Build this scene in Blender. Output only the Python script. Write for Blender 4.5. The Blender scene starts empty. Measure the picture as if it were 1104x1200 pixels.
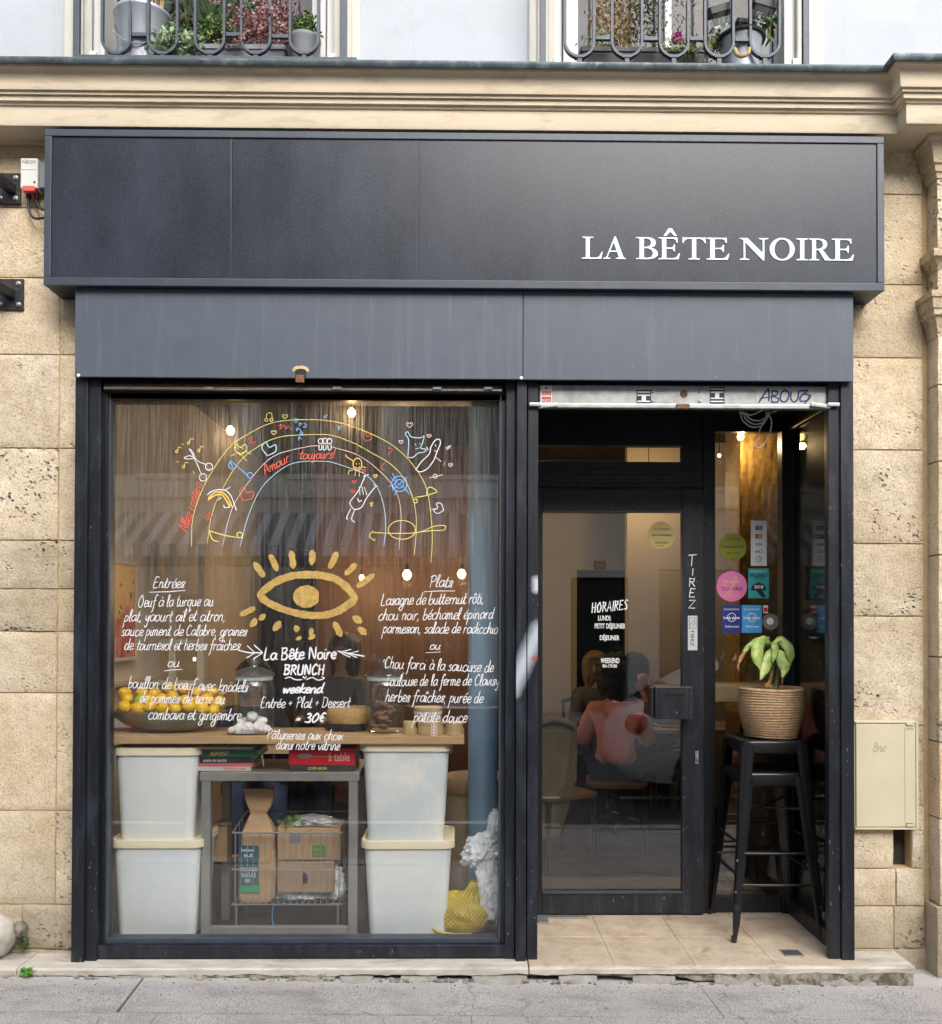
import bpy, bmesh, math, random
from mathutils import Vector, Matrix, noise
random.seed(7)
scene = bpy.context.scene
COL = scene.collection
# ---------------------------------------------------------------- camera
F_PX, CAM = 1066.0, Vector((0.0, -4.1, 1.52))
CAM_ROT = (Matrix.Rotation(math.radians(-0.7), 3, 'Z') @ Matrix.Rotation(math.radians(90.7), 3, 'X') @ Matrix.Rotation(0.0026, 3, 'Z'))
cam = bpy.data.objects.new('camera', bpy.data.cameras.new('camera'))
COL.objects.link(cam)
cam.data.sensor_fit = 'HORIZONTAL'; cam.data.sensor_width = 36
cam.data.lens = 36 * F_PX / 1104
PP = 717.0                        # row of the photograph that the lens axis meets
cam.data.shift_y = (PP - 600) / 1104
cam.data.clip_start = 0.05; cam.data.clip_end = 500
cam.matrix_world = Matrix.Translation(CAM) @ CAM_ROT.to_4x4()
scene.camera = cam
# ---------------------------------------------------------------- world + sun
SUN_EL, SUN_AZ = 40, 163      # azimuth measured so the light comes from the street side, a little from the right
world = bpy.data.worlds.new('World'); scene.world = world; world.use_nodes = True
wn = world.node_tree.nodes; wl = world.node_tree.links
sky = wn.new('ShaderNodeTexSky'); sky.sky_type = 'NISHITA'; sky.sun_disc = False
sky.sun_elevation = math.radians(SUN_EL); sky.sun_rotation = math.radians(SUN_AZ)
sky.air_density = 1.0; sky.dust_density = 2.5; sky.ozone_density = 1.0
hsv = wn.new('ShaderNodeHueSaturation'); hsv.inputs['Saturation'].default_value = 0.6
wl.new(sky.outputs[0], hsv.inputs['Color'])
wl.new(hsv.outputs[0], wn['Background'].inputs['Color'])
wn['Background'].inputs['Strength'].default_value = 0.15
sl = bpy.data.lights.new('sun', 'SUN'); sl.energy = 1.05; sl.angle = math.radians(50); sl.color = (1.0, 0.98, 0.95)
sun = bpy.data.objects.new('sun', sl); COL.objects.link(sun)
_a, _e = math.radians(SUN_AZ), math.radians(SUN_EL)
sdir = Vector((math.sin(_a) * math.cos(_e), math.cos(_a) * math.cos(_e), math.sin(_e)))
sun.rotation_euler = sdir.to_track_quat('Z', 'Y').to_euler(); sun.location = sdir * 30
scene.view_settings.view_transform = 'Standard'; scene.view_settings.look = 'None'
scene.view_settings.exposure = 1.55; scene.view_settings.gamma = 1.0
scene.view_settings.use_curve_mapping = False
scene.render.engine = 'CYCLES'
cy = scene.cycles
cy.max_bounces = 8; cy.diffuse_bounces = 4; cy.glossy_bounces = 4; cy.transmission_bounces = 6
cy.transparent_max_bounces = 24; cy.use_denoising = True; cy.sample_clamp_indirect = 6
cy.caustics_reflective = False; cy.caustics_refractive = False

# ---------------------------------------------------------------- placement from the survey of the photograph
def at(px, py, Y):
    d = CAM_ROT @ Vector(((px - 552) / F_PX, (PP - py) / F_PX, -1.0))
    return CAM + d * ((Y - CAM.y) / d.y)
def PX(px, Y, py=730): return at(px, py, Y).x
def PZ(py, Y, px=552): return at(px, py, Y).z
def on_z(px, py, z):
    d = CAM_ROT @ Vector(((px - 552) / F_PX, (PP - py) / F_PX, -1.0))
    return CAM + d * ((z - CAM.z) / d.z)

# ---------------------------------------------------------------- object helpers
def link(name, me, parent=None, mat=None, kind=None, label=None):
    o = bpy.data.objects.new(name, me); COL.objects.link(o)
    if mat is not None and me is not None:
        for m in (mat if isinstance(mat, (list, tuple)) else [mat]): me.materials.append(m)
    if parent is not None:
        o.parent = parent
        o.matrix_parent_inverse = Matrix.Translation(-parent_loc(parent))
    if kind: o['kind'] = kind
    if label: o['label'] = label
    return o
def parent_loc(p):
    v = Vector(p.location)
    if p.parent: v = p.matrix_parent_inverse.translation + v + parent_loc(p.parent)
    return v
def thing(name, label, cat, loc=(0, 0, 0), group=None):
    o = bpy.data.objects.new(name, None); COL.objects.link(o); o.location = loc
    o.empty_display_size = 0.1
    o['label'] = label; o['category'] = cat
    if group: o['group'] = group
    return o
def tag(o, label=None, cat=None, group=None):
    if label: o['label'] = label
    if cat: o['category'] = cat
    if group: o['group'] = group
    return o
def fin(name, bm, mat, parent=None, smooth=None, **k):
    me = bpy.data.meshes.new(name)
    bmesh.ops.recalc_face_normals(bm, faces=bm.faces[:]) if k.pop('recalc', True) else None
    bm.to_mesh(me); bm.free()
    if smooth:
        for p in me.polygons: p.use_smooth = True
        if smooth < 179: me.set_sharp_from_angle(angle=math.radians(smooth))
    return link(name, me, parent, mat, **k)
def bx(bm, x0, x1, y0, y1, z0, z1, mi=0):
    if x0 > x1: x0, x1 = x1, x0
    if y0 > y1: y0, y1 = y1, y0
    if z0 > z1: z0, z1 = z1, z0
    v = [bm.verts.new(c) for c in ((x0, y0, z0), (x1, y0, z0), (x1, y1, z0), (x0, y1, z0), (x0, y0, z1), (x1, y0, z1), (x1, y1, z1), (x0, y1, z1))]
    fs = []
    for f in ((0, 3, 2, 1), (4, 5, 6, 7), (0, 1, 5, 4), (1, 2, 6, 5), (2, 3, 7, 6), (3, 0, 4, 7)):
        fc = bm.faces.new([v[i] for i in f]); fc.material_index = mi; fs.append(fc)
    return v, fs
def box(name, x0, x1, y0, y1, z0, z1, mat, parent=None, bev=0.002, seg=2, rot=None, **k):
    bm = bmesh.new(); bx(bm, x0, x1, y0, y1, z0, z1)
    if bev: bmesh.ops.bevel(bm, geom=bm.edges[:], offset=bev, segments=seg, affect='EDGES', profile=0.6)
    if rot:
        c = Vector(((x0 + x1) / 2, (y0 + y1) / 2, (z0 + z1) / 2))
        bmesh.ops.rotate(bm, verts=bm.verts, cent=c, matrix=Matrix.Rotation(rot[1], 3, rot[0]))
    return fin(name, bm, mat, parent, **k)
def tube(bm, pts, r, seg=8, caps=True, mi=0, closed=False):
    pts = [Vector(p) for p in pts]
    n = len(pts); rad = r if isinstance(r, (list, tuple)) else [r] * n
    if n < 2: return
    t0 = (pts[1] - pts[0]).normalized()
    up = Vector((0, 0, 1)) if abs(t0.z) < 0.9 else Vector((1, 0, 0))
    u = t0.cross(up).normalized(); prev_t = t0; rings = []
    for i, p in enumerate(pts):
        if closed: t = (pts[(i + 1) % n] - pts[i - 1]).normalized()
        else: t = (pts[min(i + 1, n - 1)] - pts[max(i - 1, 0)])
        if t.length < 1e-9: t = prev_t
        t = t.normalized()
        q = prev_t.rotation_difference(t); u = q @ u; u = (u - t * u.dot(t)).normalized(); w = t.cross(u); prev_t = t
        rings.append([bm.verts.new(p + (u * math.cos(a) + w * math.sin(a)) * rad[i]) for a in [2 * math.pi * k / seg for k in range(seg)]])
    m = n if closed else n - 1
    for i in range(m):
        A, B = rings[i], rings[(i + 1) % n]
        for k in range(seg):
            f = bm.faces.new((A[k], A[(k + 1) % seg], B[(k + 1) % seg], B[k])); f.material_index = mi
    if caps and not closed:
        bm.faces.new(rings[0][::-1]).material_index = mi; bm.faces.new(rings[-1]).material_index = mi
def lathe(bm, prof, c, seg=32, mi=0, jit=0, capb=True, capt=True, sx=1, sy=1):
    c = Vector(c); rings = []
    for j, (r, z) in enumerate(prof):
        rings.append([bm.verts.new(c + Vector((r * sx * math.cos(2 * math.pi * k / seg), r * sy * math.sin(2 * math.pi * k / seg), z + (random.uniform(-jit, jit) if jit else 0)))) for k in range(seg)])
    for i in range(len(rings) - 1):
        for k in range(seg):
            f = bm.faces.new((rings[i][k], rings[i][(k + 1) % seg], rings[i + 1][(k + 1) % seg], rings[i + 1][k])); f.material_index = mi
    if capb and prof[0][0] > 1e-4: bm.faces.new(rings[0][::-1]).material_index = mi
    if capt and prof[-1][0] > 1e-4: bm.faces.new(rings[-1]).material_index = mi
def rrect(hw, hd, r, n=5):
    out = []
    for cx, cy, a0 in ((hw - r, hd - r, 0), (-hw + r, hd - r, 90), (-hw + r, -hd + r, 180), (hw - r, -hd + r, 270)):
        for k in range(n + 1):
            a = math.radians(a0 + 90 * k / n); out.append((cx + r * math.cos(a), cy + r * math.sin(a)))
    return out
def loft(bm, secs, c, capb=True, capt=True, mi=0, n=5):
    """secs: (z, half width, half depth, corner radius)"""
    c = Vector(c); rings = []
    for z, hw, hd, r in secs: rings.append([bm.verts.new(c + Vector((x, y, z))) for x, y in rrect(hw, hd, min(r, hw * .99, hd * .99), n)])
    m = len(rings[0])
    for i in range(len(rings) - 1):
        for k in range(m):
            f = bm.faces.new((rings[i][k], rings[i][(k + 1) % m], rings[i + 1][(k + 1) % m], rings[i + 1][k])); f.material_index = mi
    if capb: bm.faces.new(rings[0][::-1]).material_index = mi
    if capt: bm.faces.new(rings[-1]).material_index = mi
def sweep(bm, path, prof, close=True, mi=0):
    """path: XY points; prof: (out, z); out goes to the right-hand side of the path direction (towards -Y for a path in +X)"""
    P = [Vector((x, y)) for x, y in path]; n = len(P); rings = []
    for i in range(n):
        d0 = (P[i] - P[i - 1]).normalized() if i else (P[1] - P[0]).normalized()
        d1 = (P[i + 1] - P[i]).normalized() if i < n - 1 else d0
        n0 = Vector((d0.y, -d0.x)); n1 = Vector((d1.y, -d1.x)); m = (n0 + n1)
        m = m / max(1e-6, m.dot(n0)) if m.length > 1e-6 else n0
        rings.append([bm.verts.new((P[i].x + m.x * o, P[i].y + m.y * o, z)) for o, z in prof])
    k = len(prof)
    for i in range(n - 1):
        for j in range(k if close else k - 1):
            bm.faces.new((rings[i][j], rings[i + 1][j], rings[i + 1][(j + 1) % k], rings[i][(j + 1) % k])).material_index = mi
    if close: bm.faces.new(rings[0]); bm.faces.new(rings[-1][::-1])
def catmull(pts, sub=5, closed=False):
    P = [Vector(p) for p in pts]; n = len(P)
    if n < 3: return P
    out = []
    rng = n if closed else n - 1
    for i in range(rng):
        p0 = P[(i - 1) % n] if closed or i > 0 else P[0] * 2 - P[1]
        p1, p2 = P[i], P[(i + 1) % n]
        p3 = P[(i + 2) % n] if closed or i + 2 < n else P[-1] * 2 - P[-2]
        for k in range(sub):
            t = k / sub
            out.append(0.5 * ((2 * p1) + (p2 - p0) * t + (2 * p0 - 5 * p1 + 4 * p2 - p3) * t * t + (3 * p1 - p0 - 3 * p2 + p3) * t ** 3))
    if not closed: out.append(P[-1])
    return out
def nz(x, y=0, z=0, s=1.0): return noise.noise(Vector((x * s, y * s, z * s)))

# ---------------------------------------------------------------- materials
def new_mat(name):
    m = bpy.data.materials.new(name); m.use_nodes = True
    return m, m.node_tree.nodes, m.node_tree.links, m.node_tree.nodes['Principled BSDF']
def N(nodes, typ, **k):
    n = nodes.new(typ)
    for a, v in k.items():
        if hasattr(n, a): setattr(n, a, v)
        else: n.inputs[a.replace('_', ' ')].default_value = v
    return n
def ramp(nodes, links, src, stops):
    r = nodes.new('ShaderNodeValToRGB'); el = r.color_ramp.elements
    while len(el) < len(stops): el.new(0.5)
    for e, (p, c) in zip(el, stops):
        e.position = p; e.color = (c, c, c, 1) if isinstance(c, (int, float)) else (*c, 1)
    links.new(src, r.inputs[0]); return r.outputs[0]
def mixc(nodes, links, fac, a, b, blend='MIX'):
    n = nodes.new('ShaderNodeMix'); n.data_type = 'RGBA'; n.blend_type = blend
    for i, v in ((0, fac), (6, a), (7, b)):
        if isinstance(v, bpy.types.NodeSocket): links.new(v, n.inputs[i])
        elif isinstance(v, (int, float)): n.inputs[i].default_value = v if i == 0 else (v, v, v, 1)
        else: n.inputs[i].default_value = (*v, 1)
    return n.outputs[2]
def mth(nodes, links, op, a, b=None, clamp=False):
    n = nodes.new('ShaderNodeMath'); n.operation = op; n.use_clamp = clamp
    for i, v in ((0, a), (1, b)):
        if v is None: continue
        if isinstance(v, bpy.types.NodeSocket): links.new(v, n.inputs[i])
        else: n.inputs[i].default_value = v
    return n.outputs[0]
def coords(nodes, links, scale=(1, 1, 1)):
    g = nodes.new('ShaderNodeNewGeometry'); mp = nodes.new('ShaderNodeMapping')
    links.new(g.outputs['Position'], mp.inputs[0]); mp.inputs['Scale'].default_value = scale
    return mp.outputs[0]
def noi(nodes, links, vec, scale, detail=5, rough=0.6, dist=0):
    n = nodes.new('ShaderNodeTexNoise'); n.inputs['Scale'].default_value = scale; n.inputs['Detail'].default_value = detail
    n.inputs['Roughness'].default_value = rough; n.inputs['Distortion'].default_value = dist
    links.new(vec, n.inputs['Vector']); return n.outputs['Fac']
def bump(nodes, links, h, strength, dist, bsdf, prev=None):
    b = nodes.new('ShaderNodeBump'); b.inputs['Strength'].default_value = strength; b.inputs['Distance'].default_value = dist
    links.new(h, b.inputs['Height'])
    if prev is not None: links.new(prev, b.inputs['Normal'])
    links.new(b.outputs[0], bsdf.inputs['Normal']); return b.outputs[0]
def pmat(name, col, rough=0.5, metal=0.0, var=0.12, vs=6, bs=60, bst=0.15, bd=0.002, col2=None, c2t=(0.5, 0.7), c2s=3, spec=None, stretch=(1, 1, 1), rvar=0.08, rnd=0.0, coat=0, trans=0, sss=0, fleck=0, streak=None):
    m, n, l, b = new_mat(name)
    v = coords(n, l, stretch)
    a = noi(n, l, v, vs, 6, 0.65)
    d = tuple(max(0, c * (1 - var * 2)) for c in col); e = tuple(min(1, c * (1 + var)) for c in col)
    c = mixc(n, l, ramp(n, l, a, [(0.25, 0.0), (0.75, 1.0)]), d, e)
    if col2 is not None:
        c = mixc(n, l, ramp(n, l, noi(n, l, v, c2s, 8, 0.7, 0.4), [(c2t[0], 0.0), (c2t[1], 1.0)]), c, col2)
    if streak:
        sv = coords(n, l, (22, 22, 0.9)); c = mixc(n, l, ramp(n, l, noi(n, l, sv, 1.4, 6, 0.65), [(0.56, 0.0), (0.74, streak[1])]), c, streak[0])
    if fleck:
        f1 = ramp(n, l, noi(n, l, coords(n, l, (1, 1, 0.45)), 95, 2, 0.4, 0.6), [(0.70, 0.0), (0.76, 1.0)]); f2 = ramp(n, l, noi(n, l, v, 3.5, 4, 0.6), [(0.44, 0.0), (0.62, 1.0)])
        c = mixc(n, l, mth(n, l, 'MULTIPLY', mth(n, l, 'MULTIPLY', f1, f2), fleck), c, (0.34, 0.35, 0.36))
    if rnd:
        oi = n.new('ShaderNodeObjectInfo')
        f = mth(n, l, 'MULTIPLY_ADD', oi.outputs['Random'], rnd * 2)
        f.node.inputs[2].default_value = 1 - rnd
        hs = n.new('ShaderNodeHueSaturation'); l.new(f, hs.inputs['Value']); l.new(c, hs.inputs['Color']); c = hs.outputs[0]
    l.new(c, b.inputs['Base Color'])
    if rvar: l.new(mth(n, l, 'MULTIPLY_ADD', noi(n, l, v, vs * 3, 4), rvar * 2), b.inputs['Roughness']); b.inputs['Roughness'].links[0].from_node.inputs[2].default_value = rough - rvar
    else: b.inputs['Roughness'].default_value = rough
    b.inputs['Metallic'].default_value = metal
    if spec is not None: b.inputs['Specular IOR Level'].default_value = spec
    if coat: b.inputs['Coat Weight'].default_value = coat; b.inputs['Coat Roughness'].default_value = 0.1
    if sss:
        b.inputs['Subsurface Weight'].default_value = sss; b.inputs['Subsurface Radius'].default_value = (0.02, 0.02, 0.02)
    if bst: bump(n, l, noi(n, l, v, bs, 8, 0.7), bst, bd, b)
    return m
def emat(name, col, st):
    m, n, l, b = new_mat(name)
    b.inputs['Base Color'].default_value = (*col, 1); b.inputs['Emission Color'].default_value = (*col, 1); b.inputs['Emission Strength'].default_value = st
    return m
def stone_mat(name, base, light, dark, pit=1.0, rough=0.92, stain=None):
    m, n, l, b = new_mat(name); v = coords(n, l)
    oi = n.new('ShaderNodeObjectInfo')
    off = n.new('ShaderNodeVectorMath'); off.operation = 'MULTIPLY_ADD'
    l.new(oi.outputs['Random'], off.inputs[0]); off.inputs[1].default_value = (37, 11, 23); l.new(v, off.inputs[2]); v = off.outputs[0]
    big = noi(n, l, v, 2.2, 6, 0.6, 0.5); mid = noi(n, l, v, 14, 8, 0.7); fine = noi(n, l, v, 105, 6, 0.75)
    c = mixc(n, l, ramp(n, l, big, [(0.38, 0.0), (0.60, 1.0)]), base, light)
    c = mixc(n, l, ramp(n, l, mid, [(0.46, 0.0), (0.68, 0.65)]), c, dark)
    c = mixc(n, l, ramp(n, l, fine, [(0.36, 0.7), (0.5, 0.0)]), c, dark, 'MULTIPLY')
    hs = n.new('ShaderNodeHueSaturation'); vv = mth(n, l, 'MULTIPLY_ADD', oi.outputs['Random'], 0.30); vv.node.inputs[2].default_value = 0.87
    l.new(vv, hs.inputs['Value']); l.new(c, hs.inputs['Color']); c = hs.outputs[0]
    # holes of the weathered faces
    where = ramp(n, l, noi(n, l, v, 3.0, 3, 0.5), [(0.54, 0.0), (0.63, 1.0)])
    vo = n.new('ShaderNodeTexVoronoi'); vo.inputs['Scale'].default_value = 48; vo.inputs['Randomness'].default_value = 1
    wv = n.new('ShaderNodeVectorMath'); wv.operation = 'MULTIPLY_ADD'
    nn = n.new('ShaderNodeTexNoise'); nn.inputs['Scale'].default_value = 20; l.new(v, nn.inputs['Vector'])
    l.new(nn.outputs['Color'], wv.inputs[0]); wv.inputs[1].default_value = (0.03, 0.03, 0.03); l.new(v, wv.inputs[2]); l.new(wv.outputs[0], vo.inputs['Vector'])
    hole = ramp(n, l, vo.outputs['Distance'], [(0.16, 1.0), (0.42, 0.0)])
    sparse = ramp(n, l, noi(n, l, v, 30, 3), [(0.45, 0.0), (0.6, 1.0)])
    hole = mth(n, l, 'MULTIPLY', hole, sparse)
    hole = mth(n, l, 'MULTIPLY', hole, mth(n, l, 'MULTIPLY', where, pit))
    c = mixc(n, l, mth(n, l, 'MULTIPLY', hole, 0.5), c, tuple(x * 0.30 for x in dark))
    if stain:
        # grime rising from the ground and splash marks
        g = n.new('ShaderNodeNewGeometry'); sp = n.new('ShaderNodeSeparateXYZ'); l.new(g.outputs['Position'], sp.inputs[0])
        h = mth(n, l, 'ADD', sp.outputs['Z'], mth(n, l, 'MULTIPLY', noi(n, l, v, 4, 5), 0.9))
        c = mixc(n, l, ramp(n, l, h, [(0.45, 0.55), (0.95, 0.0)]), c, stain)
    l.new(c, b.inputs['Base Color']); b.inputs['Roughness'].default_value = rough; b.inputs['Specular IOR Level'].default_value = 0.2
    hsum = mth(n, l, 'SUBTRACT', mth(n, l, 'ADD', mth(n, l, 'MULTIPLY', mid, 0.8), mth(n, l, 'MULTIPLY', fine, 0.35)), mth(n, l, 'MULTIPLY', hole, 2.2))
    bump(n, l, hsum, 1.0, 0.014, b)
    return m
def glass_mat(name, r0=0.05, tint=(0.93, 0.96, 0.95), fog=0.0, rough=0.0, dirt=0.02):
    m, n, l, b = new_mat(name); n.remove(b); out = n['Material Output']
    tr = N(n, 'ShaderNodeBsdfTransparent'); tr.inputs[0].default_value = (*tint, 1)
    gl = N(n, 'ShaderNodeBsdfGlossy'); gl.inputs['Roughness'].default_value = rough
    lw = n.new('ShaderNodeLayerWeight'); lw.inputs['Blend'].default_value = 0.5
    p = mth(n, l, 'POWER', lw.outputs['Facing'], 5.0)
    f = mth(n, l, 'MULTIPLY_ADD', p, 1 - r0); f.node.inputs[2].default_value = r0
    mx = n.new('ShaderNodeMixShader'); l.new(f, mx.inputs[0]); l.new(tr.outputs[0], mx.inputs[1]); l.new(gl.outputs[0], mx.inputs[2])
    v = coords(n, l, (1, 1, 1))
    df = N(n, 'ShaderNodeBsdfDiffuse'); df.inputs[0].default_value = (0.8, 0.8, 0.78, 1)
    tl = N(n, 'ShaderNodeBsdfTranslucent'); tl.inputs[0].default_value = (0.8, 0.8, 0.78, 1)
    dd = n.new('ShaderNodeMixShader'); dd.inputs[0].default_value = 0.5; l.new(df.outputs[0], dd.inputs[1]); l.new(tl.outputs[0], dd.inputs[2])
    # specks of dust plus, on the misted pane, runs of condensation that thin out downwards
    vo = n.new('ShaderNodeTexVoronoi'); vo.inputs['Scale'].default_value = 70; l.new(v, vo.inputs['Vector'])
    spk = ramp(n, l, vo.outputs['Distance'], [(0.05, 0.6), (0.10, 0.0)])
    spk = mth(n, l, 'MULTIPLY', spk, ramp(n, l, noi(n, l, v, 6, 3), [(0.5, 0.0), (0.62, 1.0)]))
    fac = mth(n, l, 'ADD', spk, mth(n, l, 'MULTIPLY', ramp(n, l, noi(n, l, v, 3, 8, 0.7), [(0.35, 0.0), (0.8, 1.0)]), dirt * 2))
    if fog:
        vs = coords(n, l, (48, 1, 1.0)); st = ramp(n, l, noi(n, l, vs, 3.2, 6, 0.65), [(0.42, 0.15), (0.62, 1.0)])
        vf = coords(n, l, (150, 1, 3)); st2 = ramp(n, l, noi(n, l, vf, 2, 6, 0.7), [(0.40, 0.2), (0.60, 1.0)])
        g = n.new('ShaderNodeNewGeometry'); sp = n.new('ShaderNodeSeparateXYZ'); l.new(g.outputs['Position'], sp.inputs[0])
        hz = mth(n, l, 'ADD', sp.outputs['Z'], mth(n, l, 'MULTIPLY', noi(n, l, v, 2.5, 4), 0.5))
        band = ramp(n, l, mth(n, l, 'MULTIPLY', hz, 0.3), [(0.36, 0.0), (0.62, 0.6), (0.85, 1.0)])
        fg = mth(n, l, 'MULTIPLY', mth(n, l, 'MULTIPLY', st, st2), mth(n, l, 'MULTIPLY', band, fog))
        fac = mth(n, l, 'ADD', fac, fg)
    fac = mth(n, l, 'MINIMUM', fac, 0.9)
    fx = n.new('ShaderNodeMixShader'); l.new(fac, fx.inputs[0]); l.new(mx.outputs[0], fx.inputs[1]); l.new(dd.outputs[0], fx.inputs[2])
    l.new(fx.outputs[0], out.inputs['Surface'])
    return m

M = {}
M['stone'] = stone_mat('limestone', (0.60, 0.495, 0.345), (0.73, 0.63, 0.475), (0.46, 0.37, 0.245), 1.0, stain=(0.30, 0.26, 0.20))
M['stone_smooth'] = stone_mat('limestone_smooth', (0.62, 0.505, 0.34), (0.73, 0.62, 0.46), (0.54, 0.41, 0.25), 0.35, stain=(0.32, 0.27, 0.21))
M['mortar'] = pmat('mortar', (0.56, 0.41, 0.22), 0.95, var=0.12, vs=20, bs=120, bst=0.5, bd=0.004)
M['cornice'] = pmat('cornice_paint', (0.68, 0.57, 0.415), 0.75, var=0.05, vs=2.2, bs=70, bst=0.3, bd=0.002, col2=(0.40, 0.32, 0.22), c2t=(0.52, 0.8), c2s=5, stretch=(0.8, 1, 3))
M['render'] = pmat('white_render', (0.46, 0.485, 0.515), 0.85, var=0.03, vs=3, bs=90, bst=0.35, bd=0.003, col2=(0.40, 0.42, 0.44), c2t=(.5, .8), c2s=2.5, streak=((.36, .37, .38), .35))
M['surround'] = pmat('surround_paint', (0.60, 0.58, 0.51), 0.75, var=0.05, vs=5, bs=60, bst=0.4, bd=0.003)
M['zinc'] = pmat('zinc', (0.10, 0.13, 0.14), 0.5, 0.4, var=0.3, vs=12, bs=40, bst=0.2, col2=(0.25, 0.29, 0.29), c2s=9)
M['rail'] = pmat('railing_paint', (0.055, 0.068, 0.088), 0.5, var=0.15, vs=20, bs=80, bst=0.2)
M['frame'] = pmat('slate_paint', (0.010, 0.012, 0.018), 0.4, var=0.3, vs=7, bs=60, bst=0.15, col2=(0.035, 0.041, 0.055), c2t=(0.5, 0.75), c2s=5, stretch=(2, 2, 0.5), fleck=.8, streak=((.06, .065, .075), .5))
def blotched_mat():  # slate paint with soft pale blotches and a small red one
    m = M['frame'].copy(); m.name = 'slate_paint_blotched'; n, l, b = m.node_tree.nodes, m.node_tree.links, m.node_tree.nodes['Principled BSDF']
    old = b.inputs['Base Color'].links[0].from_socket
    def dist(pa, pb, r):
        A, B = at(*pa, 0.0), at(*pb, 0.0); d = Vector((B.x - A.x, B.z - A.z)); L = d.length; d /= L
        g = n.new('ShaderNodeNewGeometry'); s = n.new('ShaderNodeSeparateXYZ'); l.new(g.outputs['Position'], s.inputs[0])
        u = mth(n, l, 'SUBTRACT', s.outputs['X'], A.x); w = mth(n, l, 'SUBTRACT', s.outputs['Z'], A.z)
        t = mth(n, l, 'ADD', mth(n, l, 'MULTIPLY', u, d.x), mth(n, l, 'MULTIPLY', w, d.y)); t = mth(n, l, 'MINIMUM', mth(n, l, 'MAXIMUM', t, 0.0), L)
        ex = mth(n, l, 'SUBTRACT', u, mth(n, l, 'MULTIPLY', t, d.x)); ez = mth(n, l, 'SUBTRACT', w, mth(n, l, 'MULTIPLY', t, d.y))
        q = mth(n, l, 'SQRT', mth(n, l, 'ADD', mth(n, l, 'MULTIPLY', ex, ex), mth(n, l, 'MULTIPLY', ez, ez)))
        return ramp(n, l, mth(n, l, 'DIVIDE', mth(n, l, 'ADD', q, mth(n, l, 'MULTIPLY', noi(n, l, coords(n, l), 60, 3), .012)), r), [(0.25, 0.85), (1.0, 0.0)])
    c = old
    for pa, pb, r, col in (((600, 808), (632, 738), .060, (.50, .54, .60)), ((629, 680), (629, 690), .035, (.62, .64, .68)), ((625, 772), (632, 770), .02, (.45, .02, .02))): c = mixc(n, l, dist(pa, pb, r), c, col)
    l.new(c, b.inputs['Base Color']); return m
M['framedark'] = pmat('black_paint', (0.006, 0.0065, 0.008), 0.4, var=0.2, vs=9, bs=60, bst=0.1, fleck=.4)
M['fascia'] = pmat('fascia_slate', (0.080, 0.095, 0.121), 0.5, var=0.08, vs=3, bs=40, bst=0.1, col2=(0.062, 0.074, 0.097), c2t=(0.5, 0.75), c2s=3, fleck=.35, streak=((.15, .17, .20), .45))
M['signtrim'] = pmat('sign_trim', (0.045, 0.056, 0.075), 0.42, var=0.15, vs=10, bs=60, bst=0.12, col2=(0.14, 0.15, 0.16), c2t=(0.62, 0.8), c2s=14)
def sign_panel_mat():
    m, n, l, b = new_mat('sign_panel'); v = coords(n, l)
    a = noi(n, l, coords(n, l, (1, 1, 0.4)), 3, 7, 0.7)
    c = mixc(n, l, ramp(n, l, a, [(0.35, 0.0), (0.7, 1.0)]), (0.013, 0.016, 0.024), (0.030, 0.037, 0.052))
    sp = ramp(n, l, noi(n, l, v, 210, 2, 0.5), [(0.56, 0.0), (0.72, 0.7)])
    c = mixc(n, l, sp, c, (0.12, 0.13, 0.15))
    st = ramp(n, l, noi(n, l, coords(n, l, (60, 1, 0.7)), 1.5, 5, 0.6), [(0.6, 0.0), (0.75, 0.35)])
    c = mixc(n, l, st, c, (0.05, 0.05, 0.06))
    l.new(c, b.inputs['Base Color'])
    r = mth(n, l, 'MULTIPLY_ADD', a, 0.12); r.node.inputs[2].default_value = 0.24; l.new(r, b.inputs['Roughness'])
    b.inputs['Specular IOR Level'].default_value = 0.36
    bump(n, l, noi(n, l, v, 220, 4, 0.6), 0.12, 0.001, b)
    return m
M['panel'] = sign_panel_mat()
M['letter'] = pmat('letter_enamel', (0.68, 0.78, 0.82), 0.4, var=0.03, bst=0)
M['galv'] = pmat('galvanised', (0.42, 0.43, 0.42), 0.42, 0.7, var=0.15, vs=25, bs=30, bst=0.1, col2=(0.25, 0.25, 0.24), c2s=6)
M['steel'] = pmat('steel', (0.46, 0.47, 0.47), 0.35, 0.85, var=0.1, vs=12, bst=0.05)
M['tablesteel'] = pmat('table_steel', (0.36, 0.35, 0.33), 0.45, 0.5, var=0.1, vs=12, bst=0.05)
M['rust'] = pmat('rust', (0.20, 0.10, 0.05), 0.8, 0.2, var=0.3, vs=40, bs=90, bst=0.4)
M['brackets'] = pmat('bracket_iron', (0.035, 0.035, 0.04), 0.5, 0.4, var=0.3, vs=30, bs=80, bst=0.3, col2=(0.09, 0.06, 0.045), c2s=20)
M['white'] = pmat('white_paint', (0.82, 0.82, 0.8), 0.6, var=0.03, bst=0)
M['black'] = pmat('black_plastic', (0.015, 0.015, 0.016), 0.45, var=0.1, bst=0.05)
M['stool'] = pmat('stool_paint', (0.013, 0.013, 0.015), 0.3, 0.2, var=0.2, vs=14, bs=60, bst=0.05, col2=(0.08, 0.08, 0.085), c2t=(0.7, 0.8), c2s=22)
M['cream_box'] = pmat('cream_enamel', (0.62, 0.55, 0.38), 0.45, var=0.04, vs=5, bs=40, bst=0.08, col2=(0.48, 0.40, 0.26), c2t=(0.66, 0.85), c2s=12)
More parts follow.
